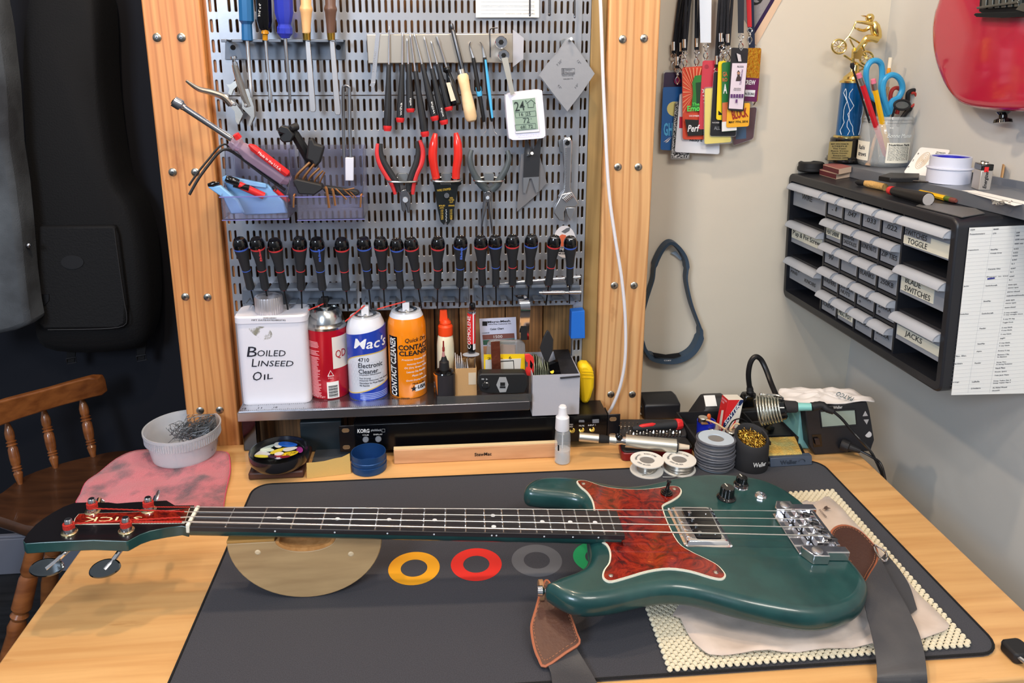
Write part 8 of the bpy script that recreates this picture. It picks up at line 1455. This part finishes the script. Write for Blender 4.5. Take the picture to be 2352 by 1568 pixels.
# ================================================================ red guitar hanging on the right wall
XG = .845; gp = lambda x, y, dx=0.: PX(x, y, XG+dx)
go = [(2148, 0), (2140, 24), (2136, 45), (2134, 67), (2135, 105), (2141, 138), (2152, 172), (2167, 203), (2186, 228), (2203, 240), (2230, 248), (2272, 253.5), (2320, 256), (2360, 256), (2450, 250), (2540, 220), (2620, 120), (2640, -40), (2560, -160), (2400, -220), (2260, -200), (2180, -120)]
t = thing('red_electric_guitar', 'glossy crimson electric guitar body hanging at the upper right wall', 'electric guitar', gp(2300, 250)); GR = mat('guitar_crimson', (176, 28, 58), .14, coat=.8)
q = cr([gp(*p) for p in go], 4, True); cc = sum(q, V())/len(q); rs = []
for s, dx in ((.86, -.0005), (.93, .001), (.975, .004), (.995, .008), (1, .014), (1, .036), (.99, .040)): rs.append([V((XG+dx, cc.y+(p.y-cc.y)*s, cc.z+(p.z-cc.z)*s)) for p in q])
MB().rings(rs).build('body', GR, t, ang=40); BG = mat('trem_black', (30, 36, 40), .35, .6)
def gs(pts, d0, th, m, nm): MB().slab([gp(x, y, -d0-th) for x, y in pts], (th, 0, 0)).build(nm, m, t, bevel=.0006)
gs([(2252, -20), (2400, -20), (2400, 36), (2262, 34), (2248, 26)], .001, .006, BG, 'tremolo_plate')
for i in range(6): gs([(2256+i*15, -18), (2266+i*15, -18), (2264+i*15, 20-i), (2254+i*15, 21-i)], .007, .006, mat('saddle_grey', (112, 116, 112), .35, .8), 'saddle')
gs([(2236, 34), (2240, 30), (2352, 26), (2400, 26), (2400, 36), (2300, 41), (2242, 39)], .008, .008, BG, 'fine_tuner_bar'); gs([(2242, 16), (2336, 2), (2338, 7), (2243, 21)], .012, .004, mat('saddle_grey', (112, 116, 112), .35, .8), 'lock_screws'); gs([(2332, 22), (2345, 8), (2375, 0), (2400, 8), (2395, 22), (2350, 27)], .016, .004, mat('saddle_grey', (112, 116, 112), .35, .8), 'lever_collar')
c = gp(2304, 257, .02); MB().lathe(c, c+V((0, -.003, -.016)), [(0, .010), (.3, .006), (.55, .006), (.7, .012), (1, .013)], 18).build('strap_button', GLOSSB, t)
# ================================================================ on the plaster wall beside the post
YB = YD
t = thing('headband_goggle_strap', 'dark blue-grey headband loop hanging on the plaster wall', 'headband', W(1539, 560, .02)); HB = mat('headband_slate', (54, 72, 90), .5)
lp = [(1539, 556), (1524, 566), (1511, 588), (1502, 612), (1499, 638), (1491, 664), (1482, 693), (1474, 728), (1472, 765), (1480, 800), (1499, 820), (1537, 826), (1566, 820), (1590, 804), (1605, 778), (1607, 755), (1598, 729), (1587, 699), (1578, 664), (1574, 636), (1576, 611), (1571, 588), (1556, 566)]
ps = cr([W(x, y, .014) for x, y in lp], 4, True); n_ = len(ps); kk = mpp(ps[0]); rs = []
for i, p in enumerate(ps):
    tg = (ps[(i+1) % n_]-ps[i-1]).normalized(); sd = V((0, 1, 0)).cross(tg); u = i/n_; wd = (4.2 if .13 < u < .36 or .66 < u < .86 else 8.5)*kk*.62; wd = 9*kk if .42 < u < .62 else wd; rs.append([p-sd*wd+V((0, .009, 0)), p-sd*wd*.7-V((0, .010, 0)), p+sd*wd*.7-V((0, .012, 0)), p+sd*wd+V((0, .009, 0))])
rs.append(rs[0]); MB().rings(rs, caps=False).build('band', HB, t, ang=50); P(t, 'foam_pad', RUBBER, SL([(1499, 810), (1530, 815), (1560, 811), (1565, 818), (1548, 823), (1505, 821)], .026, .004), bevel=.001); WT('COBY', (1525, 829), (1542, 829), 3, .0275, WINK, t, b=.02); P(t, 'top_clip', mat('clip_pale', (140, 160, 180), .4), SL([(1541, 581), (1552, 577), (1566, 592), (1564, 598), (1550, 586)], .004, .002))
# pennant
t = thing('pennant', 'grey pennant with purple border and lettering at the top of the plaster wall', 'pennant', W(1760, 40, .001)); P(t, 'felt', mat('pennant_grey', (140, 136, 138), .95, bump=(300, .5)), SL([(1700, -60), (1800, -60), (1770, 5), (1730, 78), (1700, 30)], .001, .001)); P(t, 'purple_stripe', mat('pennant_purple', (44, 26, 66), .9), SL([(1800, -60), (1812, -60), (1776, 6), (1731, 82), (1727, 74), (1768, 4)], .0012, .0012)); P(t, 'cream_border', mat('pennant_cream', (214, 184, 156), .9), SL([(1812, -60), (1834, -60), (1790, 10), (1738, 104), (1731, 100), (1731, 82), (1776, 6)], .0010, .0012)); WT('S', (1728, 14), (1750, 8), 28, .0022, INK, t, b=.03, up=(.2, -.97)); P(t, 'tape', mat('tape_beige', (176, 170, 140), .6), SL([(1725, 82), (1734, 81), (1731, 112), (1721, 110)], .003, .0006))
# ---------------------------------------------------------------- lanyards with event passes
LAM = mat('laminate_clear', (226, 230, 234), .1, trans=.85, ior=1.1)
def badge(lb, pts, d, col, top, cord=None, cm=None, margin=0, ex=(), cw=3.4):
    t = thing('lanyard_pass', lb, 'pass', W(pts[0][0], pts[0][1], d), 'event passes hanging on lanyards'); cxm = sum(p[0] for p in pts)/len(pts); cym = sum(p[1] for p in pts)/len(pts)
    cs = rq([V((p[0], p[1], 0)) for p in pts], 4); P(t, 'card', col, SL([(c_.x, c_.y) for c_ in cs], d, .0007))
    if margin: P(t, 'clear_sleeve', LAM, SL([(cxm+(c_.x-cxm)*(1+margin), cym+(c_.y-cym)*(1+margin*.6)) for c_ in cs], d-.0006, .0004))
    if cord:
        x0_, x1_ = cord; tx, ty = top
        P(t, 'swivel_clip', CHROME, TU([(tx, ty+2, d), (tx-5, ty-8, d+.002), (tx, ty-16, d+.002), (tx+5, ty-8, d+.002), (tx, ty+2, d)], 1.4, 6, 4), LA((tx, ty-16, d+.002), (tx, ty-24, d+.002), [(0, 2), (.5, 3.4), (1, 2)], 10), TU([(tx-6, ty-30, d+.002), (tx, ty-24, d+.002), (tx+6, ty-30, d+.002), (tx, ty-36, d+.002), (tx-6, ty-30, d+.002)], 1.3, 6, 3))
        if cm[1] == 'cord': P(t, 'neck_cord', cm[0], TU([(x0_, -60, .012), ((x0_+tx)/2-1, 10, d*.8), (tx-2, ty-36, d+.002)], cw, 8, 4), TU([(x0_+8, -60, .010), ((x0_+8+tx)/2+3, 10, d*.7), (tx+2, ty-36, d+.001)], cw, 8, 4)); P(t, 'crimp', CHROME, LA((tx-1, ty-62, d+.003), (tx-1, ty-42, d+.003), [(0, 4.6), (1, 4.6)], 10))
        else: P(t, 'neck_strap', cm[0], SL([(x0_-cw, -60), (x0_+cw, -60), (tx+cw*.8, ty-38), (tx-cw*.8, ty-38)], d+.002, .0012))
    for i_, f in enumerate(ex): f(t, d+.0008+.0003*i_)
    return t
def L(s, p0, p1, h, m, b=0., sh=0., up=None): return lambda t, d: WT(s, p0, p1, h, d+.0004, m, t, b=b, sh=sh, up=up)
def Sq(pts, m, nm='printed_area', sm=0): return lambda t, d: P(t, nm, m, SL(pts, d, .0003, sm))
def Dk(x, y, r_, m, nm='printed_disc'): return Sq([(x+r_*math.cos(2*math.pi*i/24), y+r_*math.sin(2*math.pi*i/24)) for i in range(24)], m, nm)
BC = (mat('cord_black', (26, 28, 36), .8, bump=(900, 1.)), 'cord'); c_ = lambda n_, r_, g_, b_, ro=.4: mat('pass_'+n_, (r_, g_, b_), ro, coat=.2)
badge('purple-printed pass in a clear sleeve, furthest left at the back of the lanyards', [(1526, 166), (1566, 166), (1566, 296), (1518, 298)], .010, c_('purple', 46, 26, 64), (1548, 158), (1572, 0), BC, .12, (Dk(1556, 186, 8, c_('magenta', 176, 40, 110)),))
badge('blue pass with a pale yellow moon and large GH lettering', [(1523, 200), (1570, 199), (1562, 346), (1517, 344)], .016, c_('blue', 22, 90, 160), (1556, 192), (1584, 0), BC, 0, (Dk(1549, 250, 17, c_('moon', 214, 206, 130)), L('GH', (1524, 312), (1545, 312), 30, c_('sky', 80, 170, 220), .03), Sq([(1524, 326), (1540, 314), (1530, 324)], WINK, 'claw_mark'), Sq([(1528, 328), (1543, 314), (1534, 326)], WINK, 'claw_mark')))
badge('black and white speckled pass in a clear sleeve, left of the red-orange one', [(1552, 236), (1584, 236), (1582, 362), (1542, 362)], .022, mat('pass_speckle', (20, 20, 22), .5, var=(420, (200, 200, 200), .46, .56)), (1566, 160), (1588, 0), BC, .1)
badge('white name pass lettered Nicky E, lowest behind the red-orange one', [(1562, 215), (1655, 215), (1652, 354), (1550, 349)], .028, c_('white', 224, 226, 232, .3), (1600, 150), (1600, 0), BC, .03, (L('Nicky E', (1584, 326), (1613, 327), 7, INK, .02), Sq([(1561, 268), (1572, 268), (1572, 294), (1560, 294)], c_('pinkred', 196, 44, 70))))
badge('red-orange pass with sunburst and green festival lettering', [(1567, 155), (1621, 151), (1622, 320), (1568, 320)], .036, c_('orange', 210, 74, 46), (1573, 152), (1580, 0), BC, 0, tuple(Sq([(1597, 212), (1568.5, y), (1568.5, y+3)], c_('ray', 230, 150, 110)) for y in range(162, 266, 12))+tuple(Sq([(1597, 212), (x, 155.5), (x+2.5, 155.5)], c_('ray', 230, 150, 110)) for x in range(1573, 1618, 9))+(Sq([(1596, 174), (1612, 172), (1620, 190), (1620, 250), (1600, 256), (1588, 246), (1592, 214), (1590, 190)], c_('leafgreen', 44, 120, 48)), Sq([(1598, 190), (1614, 188), (1616, 236), (1600, 240)], c_('darkgreen', 20, 60, 34)), L('The', (1590, 243), (1606, 242), 7, c_('lime', 90, 210, 90), .02, .1), L('Emo', (1578, 256), (1608, 255), 13, c_('lime', 90, 210, 90), .03, .1), Sq([(1573, 274), (1621, 276), (1620, 310), (1580, 312)], GLOSSB), L('Perf', (1579, 303), (1608, 302), 16, WINK, .02, .3), L('DECEMBER', (1583, 268), (1606, 268), 4, WINK)))
badge('rose-red pass with faint pattern right of the sunburst one', [(1614, 139), (1653, 139), (1641, 296), (1604, 297)], .042, c_('rose', 190, 56, 72), (1621, 136), (1620, 0), ((mat('webbing_white', (206, 216, 228), .7, bump=(600, .2, .0005))), 'strap'), 0, (Dk(1623, 153, 5, c_('rosedark', 150, 40, 58)), L('A M I', (1612, 204), (1616, 236), 8, WINK, .0, 0, (1, 0))), 15)
badge('pale cream-yellow pass in a wide clear sleeve', [(1619, 203), (1662, 201), (1680, 326), (1618, 331)], .046, c_('cream', 220, 206, 120), (1646, 190), (1660, 0), BC, .08)
badge('black pass lettered ALL below the green one', [(1640, 165), (1690, 166), (1690, 312), (1631, 312)], .050, c_('black', 26, 28, 34), (1660, 150), (1668, 0), BC, .04, (L('ALL', (1640, 298), (1654, 298), 8, mat('pass_grey_ink', (130, 134, 140), .5), .02), L('NOISE', (1636, 283), (1652, 283), 3, WINK)))
badge('narrow bright yellow pass edge left of the green one', [(1650, 141), (1668, 139), (1664, 276), (1645, 275)], .054, c_('yellow', 236, 206, 30), (1657, 138), (1662, 0), BC, 0, (Sq([(1650, 254), (1662, 264), (1650, 264)], INK),))
badge('green and orange pass with a large white letter A', [(1658, 144), (1692, 140), (1693, 300), (1658, 303)], .058, c_('green', 40, 110, 60), (1672, 140), (1676, 0), BC, 0, (L('GA', (1661, 176), (1671, 175), 11, c_('terracotta', 200, 110, 70), .02), L('RO', (1660, 188), (1671, 187), 9, c_('terracotta', 200, 110, 70), .02), L('A', (1661, 215), (1670, 215), 22, WINK, .03), Sq([(1659, 236), (1690, 232), (1690, 278), (1659, 280)], c_('terracotta', 200, 110, 70)), Sq([(1658, 280), (1692, 277), (1692, 299), (1658, 302)], WINK)))
badge('golden orange pass lettered BLOCK MAY 7TH, 2016', [(1671, 240), (1723, 236), (1720, 290), (1668, 293)], .062, c_('amber', 232, 170, 40), (1700, 235), None, None, 0, (L('BLOCK', (1683, 275), (1719, 268), 22, c_('brick', 150, 40, 30), .04), L('MAY 7TH, 2016', (1674, 284), (1718, 282), 6, INK, .02)))
badge('shiny gold foil pass with purple crew panel, right of the lanyards', [(1716, 110), (1749, 110), (1740, 234), (1709, 232)], .040, mat('gold_foil', (206, 156, 50), .2, .8, bump=(160, .6)), (1722, 100), (1718, 0), (mat('strap_red', (196, 36, 44), .7), 'strap'), 0, (Sq([(1714, 178), (1744, 180), (1738, 234), (1710, 232)], c_('plum', 96, 24, 80)), L('CREW', (1708, 194), (1735, 195), 11, WINK, .03), Sq([(1712, 206), (1735, 207), (1733, 222), (1710, 221)], WHITE), L('N. ESCANO', (1712, 218), (1733, 219), 6, INK, .01)), 6)
badge('dark blue-maroon pass low at the right behind the amber one', [(1692, 250), (1738, 246), (1730, 318), (1684, 334)], .020, c_('maroon', 96, 72, 78), (1730, 240), (1722, 0), (mat('strap_navy', (30, 44, 72), .7), 'strap'), .06, (Sq([(1690, 292), (1714, 290), (1714, 318), (1690, 320)], c_('steelblue', 70, 96, 124)),), 8)
ALU = badge('tall black-framed pass with portrait lettered ALULA, front of the lanyards', [(1680, 109), (1719, 111), (1708, 256), (1671, 253)], .068, c_('black', 26, 28, 34), (1702, 114), (1702, 0), (mat('strap_charcoal', (30, 36, 46), .7), 'strap'), 0, (Sq([(1682, 145), (1716, 145), (1706, 251), (1674, 249)], c_('lilacwhite', 218, 206, 218)), L('ALULA', (1693, 155), (1708, 155), 4.5, INK, .01), L('MOMENTS', (1703, 160), (1698, 194), 4, c_('violet', 90, 50, 110), 0, 0, (1, 0)), Sq([(1690, 186), (1692, 178), (1694, 174), (1693, 166), (1696, 161), (1700, 166), (1699, 174), (1702, 178), (1702, 186)], mat('portrait_dark', (60, 46, 48), .6), 'portrait'), Dk(1696.5, 168, 3.2, mat('portrait_skin', (170, 128, 106), .6), 'portrait_face'), L('Darlin Africano', (1686, 204), (1702, 204), 2.6, INK), L('Social Cameraman', (1685, 207.5), (1702, 207.5), 2.6, INK))+tuple(Sq([(1678.5+i*6.2, 216), (1683+i*6.2, 216), (1682.4+i*6.2, 224.5), (1678+i*6.2, 224.5)], c_('violet', 90, 50, 110), 'day_box') for i in range(5))+(Sq([(1690, 228), (1694, 228), (1693.4, 236), (1689.4, 236)], c_('violet', 90, 50, 110), 'day_box'), Sq([(1692, 122), (1701, 126), (1703, 141), (1696, 141)], mat('emblem_pale', (196, 192, 196), .5), 'emblem')), 8)
# ================================================================ left side: chair, backpack, coat
CHW = wood('chair_wood', (150, 90, 46), (118, 66, 32), scale=(5, 40, 60), rough=.28, coat=.5); CHS = wood('chair_seat_wood', (82, 50, 30), (60, 36, 22), scale=(8, 40, 60), rough=.35, coat=.3)
zs = -.30; t = thing('wooden_chair', 'varnished wooden spindle-back chair behind the left end of the desk', 'chair', PZ(130, 1140, -.74))
so_ = [(-45, 1160), (-30, 1145), (0, 1132), (56, 1092), (136, 1064), (213, 1045), (270, 1034), (330, 1036), (360, 1066), (345, 1120), (280, 1170), (170, 1200), (80, 1212), (14, 1194), (-30, 1178)]
sq_ = cr([PZ(x, y, zs) for x, y in so_], 3, True); cc = sum(sq_, V())/len(sq_); MB().rings([[cc+(p-cc)*.93+V((0, 0, -.036)) for p in sq_], [p+V((0, 0, -.022)) for p in sq_], [p+V((0, 0, -.006)) for p in sq_], [cc+(p-cc)*.97 for p in sq_], [cc+(p-cc)*.6+V((0, 0, -.008)) for p in sq_]]).build('seat', CHS, t, ang=60)
TURN = [(0, 5), (.10, 8), (.18, 10), (.22, 7), (.235, 11), (.255, 8), (.28, 10.5), (.30, 8), (.34, 10), (.45, 11), (.58, 10.5), (.62, 8), (.635, 12), (.66, 8), (.69, 11.5), (.71, 8), (.76, 10), (.84, 10), (.93, 7), (1, 4.5)]
for bx, by, tx, ty in ((-32, 1160, -68, 1010), (47, 1112, 16, 970), (128, 1075, 100, 940), (215, 1050, 188, 915)):
    b = PZ(bx, by, zs-.004); tp = PY(tx, ty, b.y+.03); k = mpp(b); MB().lathe(b, tp, [(u, r*k) for u, r in TURN], 16).build('spindle', CHW, t, ang=25)
yr = [PZ(x, y, zs).y+.03 for x, y in ((-32, 1160), (47, 1112), (128, 1075), (215, 1050))]
def rail_y(px): return yr[1]+(yr[3]-yr[1])*(px-47)/168.
ro = [(-90, 952), (-40, 935), (0, 922), (50, 909), (97, 897), (155, 880), (200, 868), (222, 868), (229, 880), (235, 909), (210, 914), (184, 921), (140, 933), (97, 946), (50, 961), (0, 979), (-50, 1000), (-90, 1020)]
MB().slab([PY(x, y, rail_y(x)-.012) for x, y in ro], (.004, .028, 0)).build('top_rail', CHW, t, bevel=.004)
LT = [(0, 1.0), (.16, 1.05), (.18, .85), (.2, 1.0), (.36, 1.08), (.38, .8), (.40, 1.02), (.42, .8), (.46, 1.05), (.5, .9), (.6, 1.05), (.8, .8), (1, .55)]
for (x0_, y0_, yy, x1_, y1_, y2) in ((86, 1240, 1.50, -20, 1640, 1.44), (150, 1235, 1.66, 120, 1560, 1.72), (-60, 1230, 1.62, -150, 1600, 1.66), (262, 1200, 1.62, 262, 1560, 1.60)):
    a = PY(x0_, y0_, yy); a.z = zs-.03; b = PY(x1_, y1_, y2); b.z = -.739; MB().lathe(a, b, [(u, q*.0185) for u, q in LT], 16).build('leg', CHW, t, ang=25)
BPK = mat('backpack_black', (9, 9, 12), .8, bump=(250, .5)); YB = 1.95; t = thing('backpack', 'black backpack hanging on the dark navy wall at the left', 'backpack', W(200, 800, .02))
bo = [(60, 20), (90, -40), (200, -60), (230, 0), (240, 200), (270, 400), (310, 470), (335, 560), (345, 690), (338, 770), (310, 800), (200, 812), (100, 800), (82, 740), (70, 500), (55, 200)]
q = cr([W(x, y, .10) for x, y in bo], 3, True); cc = sum(q, V())/len(q); MB().rings([[V((cc.x+(p.x-cc.x)*s, YB-.002-d, cc.z+(p.z-cc.z)*s)) for p in q] for s, d in ((.97, 0), (1, .03), (1, .09), (.93, .12), (.8, .13))]).build('main_bag', BPK, t, ang=60)
pq = [(88, 520), (262, 518), (270, 540), (290, 700), (288, 745), (270, 755), (100, 757), (88, 745)]; P(t, 'front_pocket', mat('pocket_black', (12, 12, 15), .75, bump=(250, .5)), SL(pq, .13, .020), bevel=.006); P(t, 'piping', mat('piping_grey', (50, 50, 52), .5), TU([(262, 524, .152), (272, 600, .152), (285, 690, .152), (291, 725, .152), (284, 748, .152), (230, 755, .152), (110, 757, .152)], 1.2, 6, 3)); P(t, 'oval_badge', mat('badge_dark', (26, 26, 29), .6), SL([(166+26*math.cos(2*math.pi*i/24), 602+16*math.sin(2*math.pi*i/24)) for i in range(24)], .150, .002))
P(t, 'zip_pull', DSTEEL, SL([(92, 676), (112, 676), (112, 690), (102, 702), (92, 690)], .150, .003)); 
for x, y in ((164, 828), (325, 822)): P(t, 'strap', BPK, SL([(x-12, y-40), (x+12, y-40), (x+6, y+4), (x-10, y+4)], .05, .004)); P(t, 'buckle', mat('buckle_grey', (52, 52, 56), .4, .5), TU([(x-12, y-4, .058), (x+10, y-8, .058), (x+12, y+4, .058), (x-10, y+8, .058), (x-12, y-4, .058)], 1.4, 6, 1))
COT = mat('coat_grey', (94, 100, 106), .9, bump=(300, .5), var=(5, (52, 54, 58))); YB = 1.80
co = [(-120, -80), (-20, -80), (6, 60), (22, 200), (30, 330), (44, 420), (54, 520), (62, 620), (72, 700), (80, 742), (40, 756), (0, 765), (-60, 780), (-120, 790)]
q = [W(x, y, .06) for x, y in co]; cc = sum(q, V())/len(q); o = MB().rings([[V((p.x, YB-.002, p.z)) for p in q], [V((p.x, YB-.05+.012*math.sin(i*1.7), p.z)) for i, p in enumerate(q)], [V((cc.x+(p.x-cc.x)*.85, YB-.075, cc.z+(p.z-cc.z)*.99)) for p in q]]).build('grey_coat', COT, ang=60, bevel=.01); tag(o, 'grey cloth coat hanging at the far left edge in front of the backpack', 'coat')
c = W(66, 563, .056); MB().ball(c, .006, 10).build('snap_stud', CHROME, o)
